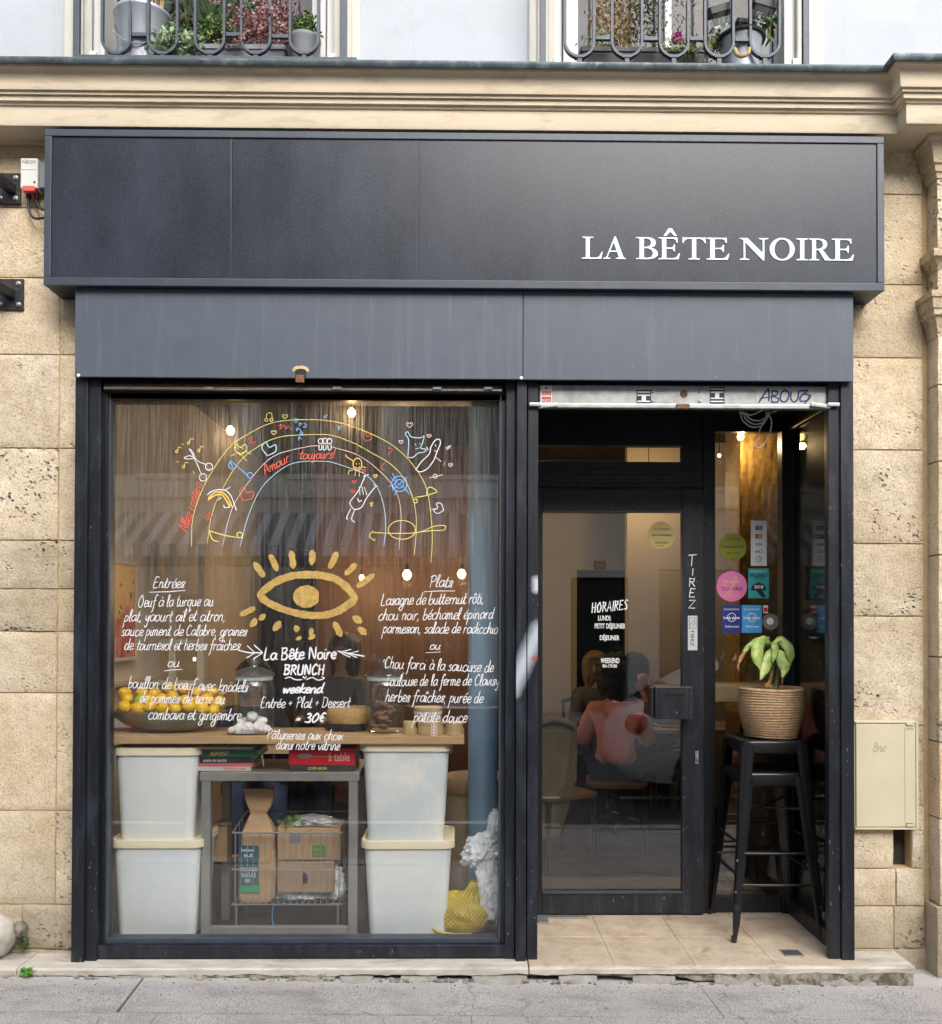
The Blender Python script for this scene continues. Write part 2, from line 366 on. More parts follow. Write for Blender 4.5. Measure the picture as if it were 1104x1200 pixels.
M['tile'] = pmat('beige_marble', (0.57, 0.46, 0.335), 0.5, var=0.14, vs=6, bs=60, bst=0.2, col2=(0.34, 0.235, 0.145), c2t=(0.5, 0.72), c2s=11, streak=None, rnd=0.05)
M['slab'] = pmat('threshold_stone', (0.56, 0.51, 0.43), 0.8, var=0.16, vs=9, bs=70, bst=0.5, bd=0.003, col2=(0.24, 0.21, 0.17), c2t=(0.50, 0.72), c2s=5, stretch=(0.6, 2, 2))
M['rubble'] = pmat('broken_mortar', (0.36, 0.32, 0.26), 0.95, var=0.25, vs=18, bs=80, bst=0.8, bd=0.006, col2=(0.10, 0.08, 0.06), c2t=(0.45, 0.6), c2s=22)
M['earth'] = pmat('gap_earth', (0.05, 0.042, 0.032), 0.95, var=0.3, vs=30, bs=90, bst=0.8, bd=0.005)
M['dirt_wood'] = pmat('plank_oak', (0.55, 0.36, 0.19), 0.5, var=0.14, vs=4, bs=40, bst=0.1, stretch=(1, 6, 12), col2=(0.42, 0.25, 0.12), c2s=4)
M['wood_light'] = pmat('pale_wood', (0.55, 0.40, 0.22), 0.5, var=0.1, vs=6, bst=0.05, stretch=(1, 5, 8))
def paving_mat():
    m, n, l, b = new_mat('paving_granite'); v = coords(n, l)
    a = noi(n, l, v, 2.0, 8, 0.65, 0.3); g = noi(n, l, v, 170, 3, 0.6); g2 = noi(n, l, v, 70, 4, 0.7)
    c = mixc(n, l, ramp(n, l, a, [(0.3, 0.0), (0.7, 1.0)]), (0.33, 0.31, 0.29), (0.46, 0.435, 0.405))
    c = mixc(n, l, ramp(n, l, g, [(0.36, 0.8), (0.5, 0.0)]), c, (0.09, 0.085, 0.08))
    c = mixc(n, l, ramp(n, l, g, [(0.58, 0.0), (0.7, 0.7)]), c, (0.5, 0.49, 0.47))
    st = ramp(n, l, noi(n, l, coords(n, l, (1.2, 3, 1)), 3.5, 6, 0.6), [(0.5, 0.0), (0.72, 0.5)])
    c = mixc(n, l, st, c, (0.14, 0.13, 0.12))
    gv = n.new('ShaderNodeTexVoronoi'); gv.inputs['Scale'].default_value = 4.5; l.new(v, gv.inputs['Vector'])
    c = mixc(n, l, ramp(n, l, mth(n, l, 'ADD', gv.outputs['Distance'], mth(n, l, 'MULTIPLY', g2, .03)), [(0.055, 0.55), (0.075, 0.0)]), c, (0.10, 0.095, 0.09))
    ck = n.new('ShaderNodeTexVoronoi'); ck.feature = 'DISTANCE_TO_EDGE'; ck.inputs['Scale'].default_value = 1.3
    wv = n.new('ShaderNodeVectorMath'); wv.operation = 'MULTIPLY_ADD'; wn_ = n.new('ShaderNodeTexNoise'); wn_.inputs['Scale'].default_value = 5; wn_.inputs['Detail'].default_value = 8; l.new(v, wn_.inputs['Vector'])
    l.new(wn_.outputs['Color'], wv.inputs[0]); wv.inputs[1].default_value = (.25, .25, .25); l.new(v, wv.inputs[2]); l.new(wv.outputs[0], ck.inputs['Vector'])
    crk = mth(n, l, 'MULTIPLY', ramp(n, l, ck.outputs['Distance'], [(0.0, 1.0), (0.006, 0.0)]), ramp(n, l, noi(n, l, v, 1.1, 3), [(0.5, 0.0), (0.6, 0.6)]))
    c = mixc(n, l, crk, c, (0.06, 0.055, 0.05))
    gy = n.new('ShaderNodeNewGeometry'); sy = n.new('ShaderNodeSeparateXYZ'); l.new(gy.outputs['Position'], sy.inputs[0])
    near = ramp(n, l, mth(n, l, 'ADD', mth(n, l, 'MULTIPLY', sy.outputs['Y'], -1.0), mth(n, l, 'MULTIPLY', a, 0.16)), [(0.14, 0.7), (0.26, 0.0)])
    c = mixc(n, l, near, c, (0.50, 0.47, 0.43))
    l.new(c, b.inputs['Base Color']); b.inputs['Roughness'].default_value = 0.8
    h = mth(n, l, 'ADD', mth(n, l, 'MULTIPLY', g, 0.25), mth(n, l, 'ADD', mth(n, l, 'MULTIPLY', g2, 0.5), mth(n, l, 'MULTIPLY', a, 1.5)))
    bump(n, l, h, 0.9, 0.010, b)
    return m
M['paving'] = paving_mat()
M['asphalt'] = pmat('asphalt', (0.05, 0.05, 0.052), 0.85, var=0.2, vs=3, bs=200, bst=0.6, bd=0.005, col2=(0.065, 0.064, 0.062), c2s=1.5)
M['kerb'] = pmat('kerb_granite', (0.30, 0.29, 0.28), 0.8, var=0.2, vs=60, bs=120, bst=0.4)
M['lemon'] = pmat('lemon_skin', (0.85, 0.52, 0.02), 0.4, var=0.08, vs=20, bs=260, bst=0.35, bd=0.001)
M['lime'] = pmat('lime_skin', (0.45, 0.55, 0.04), 0.4, var=0.1, vs=20, bs=260, bst=0.35, bd=0.001)
M['ginger'] = pmat('ginger_skin', (0.55, 0.34, 0.17), 0.7, var=0.15, vs=30, bs=90, bst=0.3)
M['bowl'] = pmat('grey_ceramic', (0.22, 0.23, 0.16), 0.35, var=0.15, vs=10, bst=0.1, coat=0.3)
M['binwhite'] = pmat('translucent_bin', (0.86, 0.88, 0.87), 0.42, var=0.04, vs=3, bst=0.03, bs=30, col2=(0.72, 0.79, 0.84), c2t=(.40, .62), c2s=2.6, sss=0.3)
M['binpale'] = pmat('flour_bin', (0.72, 0.78, 0.81), 0.42, var=0.05, vs=4, bst=0.03, bs=30, col2=(0.88, 0.88, 0.84), c2t=(0.45, 0.56), c2s=2.2, sss=0.3)
M['binlid'] = pmat('cream_lid', (0.84, 0.75, 0.55), 0.45, var=0.04, vs=6, bst=0.03)
M['paper'] = pmat('kraft_paper', (0.48, 0.31, 0.17), 0.8, var=0.08, vs=9, bs=40, bst=0.5, bd=0.004)
M['card'] = pmat('cardboard', (0.47, 0.31, 0.18), 0.8, var=0.06, vs=5, bs=30, bst=0.1)
M['card2'] = pmat('cardboard_dark', (0.40, 0.26, 0.15), 0.8, var=0.06, vs=5, bs=30, bst=0.1)
M['plastic'] = pmat('crumpled_plastic', (0.84, 0.87, 0.90), 0.25, var=0.03, vs=8, bs=30, bst=0.6, bd=0.008, coat=0.4)
M['net'] = pmat('yellow_net', (0.72, 0.55, 0.03), 0.5, var=0.2, vs=20, bs=50, bst=0.4)
M['meringue'] = pmat('meringue', (0.85, 0.84, 0.82), 0.6, var=0.04, vs=30, bs=40, bst=0.9, bd=0.01)
M['blue'] = pmat('blue_column_paint', (0.24, 0.40, 0.58), 0.5, var=0.08, vs=4, bst=0.1, stretch=(1, 1, 0.3))
M['cream_wall'] = pmat('cream_plaster', (0.66, 0.58, 0.46), 0.85, var=0.04, vs=3, bst=0.1)
M['brown_wall'] = pmat('brown_panelling', (0.17, 0.085, 0.035), 0.6, var=0.2, vs=4, bst=0.1, stretch=(14, 14, 0.6))
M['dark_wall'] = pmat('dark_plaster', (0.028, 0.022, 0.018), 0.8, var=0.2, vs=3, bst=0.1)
M['gold'] = pmat('gold_plaster', (0.42, 0.27, 0.08), 0.45, 0.5, var=0.25, vs=30, bs=90, bst=1.0, bd=0.006)
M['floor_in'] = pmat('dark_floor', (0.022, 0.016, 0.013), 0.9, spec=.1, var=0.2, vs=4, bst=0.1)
M['rope'] = pmat('seagrass_rope', (0.52, 0.34, 0.18), 0.8, var=0.18, vs=60, bs=160, bst=0.8, bd=0.003, stretch=(1, 1, 0.6), col2=(0.34, 0.20, 0.10), c2t=(0.55, 0.75), c2s=40)
M['leaf'] = pmat('drooping_leaf', (0.26, 0.40, 0.09), 0.45, var=0.2, vs=18, bs=30, bst=0.3, col2=(0.55, 0.60, 0.18), c2t=(0.45, 0.65), c2s=14)
M['leafbrown'] = pmat('dry_leaf', (0.40, 0.20, 0.07), 0.7, var=0.2, vs=18, bs=30, bst=0.3)
M['stalk'] = pmat('plant_stalk', (0.30, 0.30, 0.10), 0.6, var=0.3, vs=40, bst=0.2, col2=(0.35, 0.2, 0.1), c2s=20)
def lf(name, c, v=0.3): return pmat(name, c, 0.55, var=v, vs=25, bst=0)
M['green1'] = lf('ivy_green', (0.10, 0.20, 0.06)); M['green2'] = lf('fresh_green', (0.14, 0.26, 0.04)); M['green3'] = lf('dull_green', (0.055, 0.10, 0.03))
M['ivyp'] = lf('variegated_ivy', (0.30, 0.40, 0.24)); M['heather'] = lf('heather_pink', (0.42, 0.22, 0.20)); M['straw'] = lf('straw', (0.52, 0.38, 0.16))
M['autumn'] = lf('autumn_leaf', (0.33, 0.18, 0.05)); M['magenta'] = lf('magenta_petal', (0.6, 0.08, 0.35)); M['moss'] = lf('weed_green', (0.12, 0.35, 0.03))
M['pot'] = pmat('grey_pot', (0.22, 0.23, 0.24), 0.7, var=0.12, vs=8, bs=60, bst=0.2)
M['potlight'] = pmat('galvanised_bucket', (0.45, 0.48, 0.52), 0.4, 0.4, var=0.12, vs=8, bs=30, bst=0.1, col2=(0.25, 0.14, 0.09), c2t=(0.68, 0.75), c2s=8)
M['potdark'] = pmat('dark_planter', (0.035, 0.032, 0.036), 0.6, var=0.2, vs=8, bst=0.1)
M['shutter'] = pmat('shutter_paint', (0.66, 0.66, 0.62), 0.6, var=0.04, vs=8, bst=0.1)
M['curtain'] = pmat('grey_curtain', (0.16, 0.155, 0.17), 0.9, var=0.2, vs=5, bst=0.2)
M['skin'] = pmat('skin', (0.52, 0.30, 0.20), 0.5, var=0.05, vs=20, bst=0.05, sss=0.2)
M['hair_black'] = pmat('black_curly_hair', (0.012, 0.009, 0.008), 0.5, var=0.4, vs=60, bs=80, bst=1.0, bd=0.015)
M['hair_brown'] = pmat('brown_hair', (0.035, 0.02, 0.012), 0.45, var=0.3, vs=30, bs=70, bst=0.8, bd=0.01, stretch=(4, 4, 0.5))
M['hair_blond'] = pmat('blond_hair', (0.30, 0.20, 0.10), 0.5, var=0.3, vs=30, bs=70, bst=0.8, bd=0.01, stretch=(4, 4, 0.5))
M['salmon'] = pmat('salmon_knit', (0.72, 0.27, 0.22), 0.85, var=0.1, vs=20, bs=110, bst=0.8, bd=0.004)
M['navy_cloth'] = pmat('navy_cloth', (0.02, 0.025, 0.045), 0.85, var=0.15, vs=12, bst=0.3)
M['grey_cloth'] = pmat('grey_cloth', (0.12, 0.12, 0.13), 0.85, var=0.15, vs=12, bst=0.3)
M['jeans'] = pmat('jeans', (0.03, 0.045, 0.09), 0.85, var=0.15, vs=12, bst=0.3)
M['khaki'] = pmat('khaki_cloth', (0.13, 0.10, 0.055), 0.85, var=0.15, vs=12, bs=30, bst=0.5, bd=0.01)
M['gl_main'] = glass_mat('misted_window_glass', 0.088, (0.98, 0.98, 0.97), fog=0.17, dirt=0.004)
M['gl_dull'] = glass_mat('upstairs_glass', 0.012, (.8, .8, .8), dirt=0.0)
M['gl'] = glass_mat('clear_window_glass', 0.09, (0.95, 0.96, 0.95), dirt=0.001)
M['jar'] = glass_mat('jar_glass', 0.13, (0.90, 0.94, 0.92), dirt=0.03)
M['eyegold'] = pmat('gold_paint', (0.68, 0.45, 0.14), 0.4, 0.35, var=0.22, vs=60, bs=120, bst=0.4, bd=0.001)
M['chalk'] = pmat('white_marker', (0.72, 0.72, 0.72), 0.7, var=0.02, bst=0)
def flat(name, c, r=0.6): return pmat(name, c, r, var=0.03, bst=0, rvar=0)
M['blotched'] = blotched_mat()
M['m_yellow'] = flat('yellow_marker', (0.72, 0.62, 0.16)); M['m_blue'] = flat('blue_marker', (0.14, 0.38, 0.70)); M['m_lblue'] = flat('pale_blue_marker', (0.42, 0.62, 0.72))
M['m_red'] = flat('red_marker', (0.70, 0.11, 0.07)); M['m_pink'] = flat('pink_marker', (0.72, 0.55, 0.50)); M['m_amber'] = flat('amber_marker', (0.75, 0.50, 0.12))
def copy_tree(o, parent=None):
    c = o.copy(); COL.objects.link(c)
    if parent is not None: c.parent = parent
    for ch in list(o.children): copy_tree(ch, c)
    return c
def curve_mesh(cu):
    o = bpy.data.objects.new('tmp', cu); COL.objects.link(o)
    bpy.context.view_layer.update()
    me = bpy.data.meshes.new_from_object(o.evaluated_get(bpy.context.evaluated_depsgraph_get()))
    bpy.data.objects.remove(o); bpy.data.curves.remove(cu)
    return me
def text_obj(name, s, x0, x1, z, h, y, mat, parent=None, bold=0.0, rot180=False, ext=0.0006, shear=0, facing=None, **k):
    """block lettering, fitted to the width x0..x1 and cap height h, on a plane at depth y that faces the street"""
    cu = bpy.data.curves.new('t', 'FONT'); cu.body = s; cu.extrude = 0.5; cu.offset = bold; cu.resolution_u = 3; cu.shear = shear
    me = curve_mesh(cu)
    xs = [v.co.x for v in me.vertices]; ys = [v.co.y for v in me.vertices]
    if not xs: return None
    a, b2, c, d = min(xs), max(xs), min(ys), max(ys)
    c0 = 0.0 if c < 0 else c
    caph = (d - c0) if not any(ch in s for ch in 'ÉÊÈ') else (d - c0) * 0.8
    for v in me.vertices:
        u = (v.co.x - a) / (b2 - a); w = (v.co.y - c0) / caph; e = v.co.z * 2 * ext
        if rot180: u, w = 1 - u, 1 - w
        v.co = (x0 + (x1 - x0) * u, y - e, z + h * w)
    return link(name, me, parent, mat, **k)
# ---- handwriting: one polyline set per letter, x height = 100, written with a felt pen
HW = {
'a': (82, '72,82 40,100 8,58 18,5 50,12 74,60 76,96|76,96 72,22 90,4'), 'b': (72, '20,185 10,100 10,10 40,0 68,38 52,88 14,60'),
'c': (70, '66,82 40,100 8,60 18,6 46,0 72,22'), 'd': (88, '70,84 40,100 8,50 20,2 50,12 72,60|80,190 70,60 74,14 92,6'),
'e': (68, '8,46 62,60 58,94 30,100 8,50 26,2 70,22'), 'f': (56, '76,165 54,192 34,140 22,-40 8,-84|2,88 62,100'),
'g': (84, '72,85 40,100 8,55 20,6 56,18 76,90|76,90 68,-50 40,-92 8,-60 40,-20 90,10'), 'h': (80, '22,190 10,0|10,50 36,98 62,80 60,10 82,6'),
'i': (32, '14,95 12,12 32,5|20,140 22,146'), 'j': (36, '22,95 16,-60 -6,-80|24,140 26,146'), 'k': (70, '22,190 10,0|62,98 12,46 66,0'),
'l': (40, '8,20 36,140 30,190 12,150 14,14 38,5'), 'm': (112, '10,95 8,0|8,55 30,98 46,80 44,0|44,55 70,98 88,80 86,8 108,6'),
'n': (80, '10,95 8,0|8,55 34,98 60,82 58,10 80,6'), 'o': (74, '46,98 12,78 12,15 40,0 68,30 64,86 40,98'), 'p': (74, '16,98 2,-90|12,70 42,98 66,62 46,8 12,18'),
'q': (84, '70,85 40,100 8,55 25,5 60,20|74,95 66,-84 90,-50'), 'r': (56, '12,95 8,0|8,55 32,96 58,88'), 's': (60, '62,86 36,100 14,74 48,42 42,4 4,10'),
't': (54, '32,165 20,22 38,0 56,14|2,100 56,104'), 'u': (82, '12,95 8,25 30,0 58,25 66,96|66,96 62,15 84,6'), 'v': (66, '5,95 28,0 64,98'),
'w': (92, '5,95 20,0 42,80 60,0 86,98'), 'x': (66, '5,95 60,0|62,95 2,0'), 'y': (76, '10,95 14,28 40,20 64,95|66,96 54,-50 28,-86 8,-58'), 'z': (70, '6,92 60,95 6,3 66,6'),
'E': (82, '70,172 18,178 12,5 74,8|14,92 58,96'), 'P': (84, '20,0 22,180|2,160 54,186 80,140 56,92 20,88'), 'L': (78, '20,185 12,5 76,8'), 'C': (86, '78,150 48,182 10,100 30,2 82,26'),
'T': (90, '0,172 92,182|46,178 38,0'), 'O': (94, '54,182 10,110 22,8 60,0 86,80 52,182'), 'B': (84, '12,0 14,178|4,168 62,168 56,112 16,96|16,96 74,76 64,8 8,0'),
'N': (92, '10,0 14,178 72,5 80,182'), 'R': (84, '12,0 14,178|4,168 64,164 58,104 16,92|30,92 78,0'), 'D': (94, '14,0 16,178|4,172 66,160 88,90 60,12 4,2'),
'U': (90, '12,178 12,30 40,0 70,30 76,178'), 'H': (84, '12,178 12,0|72,180 70,0|12,92 70,96'), 'A': (86, '0,0 42,182 82,0|16,62 68,64'), 'I': (30, '14,178 14,0'),
'S': (74, '68,160 40,182 12,140 60,60 40,2 6,20'), 'Z': (80, '8,172 70,176 8,4 76,8'), '3': (76, '8,160 40,180 64,140 30,96|30,96 72,70 60,8 6,16'), '0': (86, '46,180 8,100 30,2 74,60 70,150 44,180'),
'€': (66, '64,165 38,182 14,100 30,20 60,30|2,112 50,114|2,84 48,86'), '=': (60, '6,74 54,76|6,44 54,46'), '+': (70, '34,110 32,40|4,74 64,78'), ',': (26, '14,12 8,-30'), '!': (26, '14,180 12,50|12,8 13,14'),
':': (26, '12,70 13,78|12,8 13,16'), '.': (24, '12,4 13,10'), ' ': (42, ''), "'": (20, '12,185 8,150'), '1': (40, '6,140 26,180 24,0'), '4': (80, '50,180 8,60 76,62|54,110 50,0'), '-': (40, '4,80 38,82')}
ACC = {'é': ('e', '36,126 62,156'), 'è': ('e', '28,158 50,126'), 'à': ('a', '30,158 54,126'), 'ê': ('e', '18,124 38,156 60,126'), 'î': ('i', '-4,126 16,158 36,128'), 'ô': ('o', '18,124 40,158 62,126'),
       'ö': ('o', '24,134 26,140|56,134 58,140'), 'â': ('a', '18,124 40,158 62,126'), 'ç': ('c', '40,0 46,-30 30,-40'), 'œ': None}
def ribbon(bm, pts, w, y, mi=0):
    """flat felt-pen stroke in the plane Y = y, with rounded ends; pts are (x, z)"""
    P = [Vector((p[0], p[1])) for p in pts]
    Q = [P[0]]
    for p in P[1:]:
        if (p - Q[-1]).length > w * 0.15: Q.append(p)
    if len(Q) == 1: Q.append(Q[0] + Vector((w * 0.2, 0)))
    n = len(Q); L = []; R = []
    for i in range(n):
        a = (Q[i] - Q[max(0, i - 1)]); b = (Q[min(n - 1, i + 1)] - Q[i])
        if a.length < 1e-9: a = b
        if b.length < 1e-9: b = a
        a.normalize(); b.normalize(); t = a + b
        t = t.normalized() if t.length > 0.2 else a
        m = Vector((-t.y, t.x)); wi = w * 0.5 * random.uniform(0.85, 1.12)
        if i in (0, n - 1): wi *= 0.75
        L.append(Q[i] + m * wi); R.append(Q[i] - m * wi)
    d0 = (Q[0] - Q[1]).normalized() * w * 0.32; d1 = (Q[-1] - Q[-2]).normalized() * w * 0.32
    yy = y - random.uniform(0, 0.0003)
    V = lambda p, i=0: bm.verts.new((p.x, yy - i * 1.2e-5, p.y))
    l = [V(p, i) for i, p in enumerate(L)]; r = [V(p, i) for i, p in enumerate(R)]
    for i in range(n - 1): bm.faces.new((l[i], r[i], r[i + 1], l[i + 1])).material_index = mi
    s0 = V(L[0] * .75 + R[0] * .25 + d0); s1 = V(L[0] * .25 + R[0] * .75 + d0); bm.faces.new((l[0], s0, s1, r[0])).material_index = mi
    e0 = V(L[-1] * .75 + R[-1] * .25 + d1, n); e1 = V(L[-1] * .25 + R[-1] * .75 + d1, n); bm.faces.new((l[-1], r[-1], e1, e0)).material_index = mi
def strokes_of(s, slant=0.22, smooth=True):
    out = []; x = 0; prev = None
    for ch in s:
        acc = None
        if ch in ACC and ACC[ch]: ch, acc = ACC[ch]
        adv, st = HW.get(ch, HW.get(ch.lower(), (50, '')))
        jy = random.uniform(-4, 4); jx = random.uniform(0.93, 1.08)
        for pi, part in enumerate((st + ('|' + acc if acc else '')).split('|')):
            if not part: prev = None; continue
            pts = [tuple(map(float, q.split(','))) for q in part.split()]
            pts = [(x + (px_ + random.uniform(-3, 3)) * jx + slant * py_, py_ + jy + random.uniform(-3, 3)) for px_, py_ in pts]
            if smooth and pi == 0 and prev is not None and ch in 'bhkliejmnpsuvwxyt': pts = [prev, ((prev[0] + pts[0][0]) / 2 + 4, (prev[1] + pts[0][1]) / 2 - 6)] + pts
            out.append([tuple(v)[:2] for v in catmull([Vector((p[0], p[1], 0)) for p in pts], 4)] if smooth and len(pts) > 2 else pts)
            if pi == 0: first_end = pts[-1]
            last_end = pts[-1]
        if ch.islower() and ch in 'acdehiklmntuw': prev = last_end if ch in 'ahkmnu' else first_end
        else: prev = None
        x += (adv + (10 if not ch.islower() else 5)) * jx
    return out, x
def handwrite(name, s, px0, px1, py0, Y, xh, w, mat, parent, py1=None, slant=0.22, smooth=True, extra=(), **k):
    """s written between photograph columns px0..px1 on the pane at depth Y, base line py0 (to py1), x height xh and pen width w in photograph pixels"""
    st, tot = strokes_of(s, slant, smooth); py1 = py0 if py1 is None else py1
    bm = bmesh.new(); pw = (CAM.y * -1 + Y) / F_PX
    for sk in st:
        pts = []
        for p in sk:
            u = p[0] / tot; q = at(px0 + (px1 - px0) * u, py0 + (py1 - py0) * u - p[1] / 100 * xh, Y); pts.append((q.x, q.z))
        ribbon(bm, pts, w * pw, Y)
    for sk in extra:
        pts = [at(a, b, Y) for a, b in sk]; ribbon(bm, [(q.x, q.z) for q in pts], w * pw, Y)
    return fin(name, bm, mat, parent, recalc=False, **k)
def sketch(name, strokes, Y, w, mat, parent, smooth=True, **k):
    bm = bmesh.new(); pw = (-CAM.y + Y) / F_PX
    for sk in strokes:
        pts = [at(a, b, Y) for a, b in sk]; pts = [Vector((q.x, q.z, 0)) for q in pts]
        if smooth and len(pts) > 2: pts = catmull(pts, 5)
        ribbon(bm, [(q.x, q.y) for q in pts], w * pw, Y)
    return fin(name, bm, mat, parent, recalc=False, **k)
def disc(name, px, py, r, Y, mat, parent, th=0.0005, n=32, **k):
    c = at(px, py, Y); R = r * (Y - CAM.y) / F_PX; bm = bmesh.new()
    a = [bm.verts.new((c.x + R * math.cos(t), Y - th, c.z + R * math.sin(t))) for t in [2 * math.pi * i / n for i in range(n)]]
    b = [bm.verts.new((v.co.x, Y, v.co.z)) for v in a]
    bm.faces.new(a); bm.faces.new(b[::-1])
    for i in range(n): bm.faces.new((a[i], b[i], b[(i + 1) % n], a[(i + 1) % n]))
    return fin(name, bm, mat, parent, **k)
def rect(name, px0, py0, px1, py1, Y, mat, parent=None, th=0.0005, **k):
    a = at(px0, py0, Y); b = at(px1, py1, Y)
    return box(name, a.x, b.x, Y - th, Y, b.z, a.z, mat, parent, bev=0, **k)
def ptext(name, s, px0, px1, py_base, hpx, Y, mat, parent=None, **k):
    a = at(px0, py_base, Y); b = at(px1, py_base, Y)
    return text_obj(name, s, a.x, b.x, a.z, hpx * (Y - CAM.y) / F_PX, Y, mat, parent, **k)
def foliage(bm, c, rad, n, size, mi=0, droop=0.0, shape='leaf', thin=0.45, shell=0.5):
    c = Vector(c)
    for _ in range(n):
        while True:
            p = Vector((random.uniform(-1, 1), random.uniform(-1, 1), random.uniform(-1, 1)))
            if shell * 0.5 < p.length <= 1: break
        q = c + Vector((p.x * rad[0], p.y * rad[1], p.z * rad[2])) * (1 + 0.25 * nz(p.x * 3, p.y * 3, p.z * 3))
        d = Vector((random.uniform(-1, 1), random.uniform(-1, 1), random.uniform(-1, 1) - droop)).normalized()
        s = d.cross(Vector((random.random(), random.random(), random.random())) - Vector((.5, .5, .5))).normalized()
        up = s.cross(d)
        L = size * random.uniform(0.6, 1.3); W = L * thin
        v = [q, q + d * L * .35 + s * W * .5 + up * L * .06, q + d * L * .75 + s * W * .38 + up * L * .02, q + d * L, q + d * L * .75 - s * W * .38 + up * L * .02, q + d * L * .35 - s * W * .5 + up * L * .06]
        v = [bm.verts.new(a) for a in v]
        bm.faces.new((v[0], v[1], v[2], v[3])).material_index = mi; bm.faces.new((v[0], v[3], v[4], v[5])).material_index = mi

# ================================================================ the street
YW = 0.12                                              # face of the stone wall; the shopfront pillars stand at Y = 0
def zpav(x): return -0.056 - 0.0125 * max(-6, min(6, x))
def pave_piece(name, poly, parent, tilt=0.0):
    """one slab with real thickness; poly counter-clockwise XY"""
    bm = bmesh.new()
    top = [bm.verts.new((x, y, zpav(x) + tilt)) for x, y in poly]; bot = [bm.verts.new((x, y, zpav(x) - 0.06)) for x, y in poly]
    f = bm.faces.new(top); bm.faces.new(bot[::-1]); n = len(poly)
    for i in range(n): bm.faces.new((top[i], bot[i], bot[(i + 1) % n], top[(i + 1) % n]))
    bmesh.ops.bevel(bm, geom=[e for e in bm.edges if all(v in top for v in e.verts)], offset=0.002, segments=2, affect='EDGES')
    return fin(name, bm, M['paving'], parent, smooth=35)
def grid_sheet(name, x0, x1, y0, y1, nx, ny, zf, mat, kind='structure'):
    bm = bmesh.new(); vs = [[bm.verts.new((x0 + (x1 - x0) * i / nx, y0 + (y1 - y0) * j / ny, zf(x0 + (x1 - x0) * i / nx))) for i in range(nx + 1)] for j in range(ny + 1)]
    for j in range(ny):
        for i in range(nx): bm.faces.new((vs[j][i], vs[j][i + 1], vs[j + 1][i + 1], vs[j + 1][i]))
    return fin(name, bm, mat, None, kind=kind)
YK = -1.80                                             # kerb line
pav = grid_sheet('pavement', -30, 30, YK + .05, 0.4, 60, 2, lambda x: zpav(x) - 0.05, M['earth'])
g = 0.002
def slab_row(ya, yb, xs, jag=None):
    for i in range(len(xs) - 1):
        xa, xb = xs[i] + g / 2, xs[i + 1] - g / 2
        fwd = jag[i] if jag else ((0, 0), (0, 0))
        pave_piece('paving_slab', [(xa + fwd[0][0], ya + g / 2), (xb + fwd[1][0], ya + g / 2), (xb + fwd[1][1], yb - g / 2), (xa + fwd[0][1], yb - g / 2)], pav, random.uniform(-0.001, 0.001))
# joints seen: a crack slanting down at photo x 165..135 and a fine one at x 815..850
cA, cB = on_z(165, 1142, -0.035).x, on_z(136, 1186, -0.035).x
dA, dB = on_z(815, 1155, -0.07).x, on_z(850, 1194, -0.07).x
yr = -0.43
slab_row(yr, 0.30, [-5.5, -3.4, cA, dA, 3.0, 5.5], [((0, 0), (0, 0)), ((0, 0), (cB - cA - .005, 0.0)), ((cB - cA + .006, 0.004), (dB - dA, 0)), ((dB - dA, 0), (0, 0)), ((0, 0), (0, 0))])
slab_row(yr - 0.62, yr, [-5.5, -3.6, -2.35, -1.2, 0.05, 1.35, 2.5, 3.9, 5.5])
slab_row(YK + .16, yr - 0.62, [-5.5 + 1.25 * k for k in range(9)])
kerb = link('kerb', None, None, None, kind='structure')
x = -9.0
while x < 9.0:
    L = random.uniform(0.9, 1.1)
    bm = bmesh.new(); bx(bm, x + .003, x + L - .003, YK, YK + .158, -0.27, zpav(x + .5) + 0.004); bmesh.ops.bevel(bm, geom=bm.edges[:], offset=0.012, segments=2, affect='EDGES')
    fin('kerb_stone', bm, M['kerb'], kerb, smooth=35); x += L
kerb['kind'] = 'structure'
grid_sheet('road', -60, 60, -60, YK + .01, 20, 2, lambda x: -0.22, M['asphalt'])
far = box('opposite_pavement', -60, 60, -11.0, -9.2, -0.30, -0.08, M['kerb'], None, bev=0.01, kind='structure')
for k, (xa, xb) in enumerate(((-2.0, 1.2),)):
    pass
for xa_, xb_ in ((-8, -2.4), (-1.2, 1.0), (1.6, 6)): box('road_marking', xa_, xb_, -3.72, -3.62, -0.219, -0.214, M['white'], None, bev=0, kind='structure')

# ---- doorstep and entrance floor
step = link('doorstep', None, None, None, kind='structure')
XS_R = at(1073, 1131, -0.075).x
XJ = at(620, 1130, -0.075).x
def nose(xa, xb, n, bottom, name='threshold_stone', yb=0.16, top=0.0):
    """slab with an uneven, chipped lower front edge"""
    bm = bmesh.new(); secs = []
    for i in range(n + 1):
        x = xa + (xb - xa) * i / n
        a = 0.004 * nz(x, 3, 0, 9); c = bottom + 0.010 * nz(x, 7, 1, 6) + 0.006 * nz(x, 2, 1, 30)
        secs.append([bm.verts.new(v) for v in ((x, yb, top), (x, -0.068 + a, top), (x, -0.075 + a, top - 0.007), (x, -0.075 + a, c), (x, -0.045, c - 0.004), (x, yb, c))])
    for i in range(n):
        for j in range(6): bm.faces.new((secs[i][j], secs[i][(j + 1) % 6], secs[i + 1][(j + 1) % 6], secs[i + 1][j]))
    bm.faces.new(secs[0]); bm.faces.new(secs[-1][::-1])
    return fin(name, bm, M['slab'], step, smooth=30)
nose(-4.6, at(20, 1130, -.075).x - .004, 40, -0.032); nose(at(20, 1130, -.075).x, XJ - 0.003, 90, -0.030); nose(XJ + 0.003, XS_R, 70, -0.028, yb=0.16, top=-0.0)
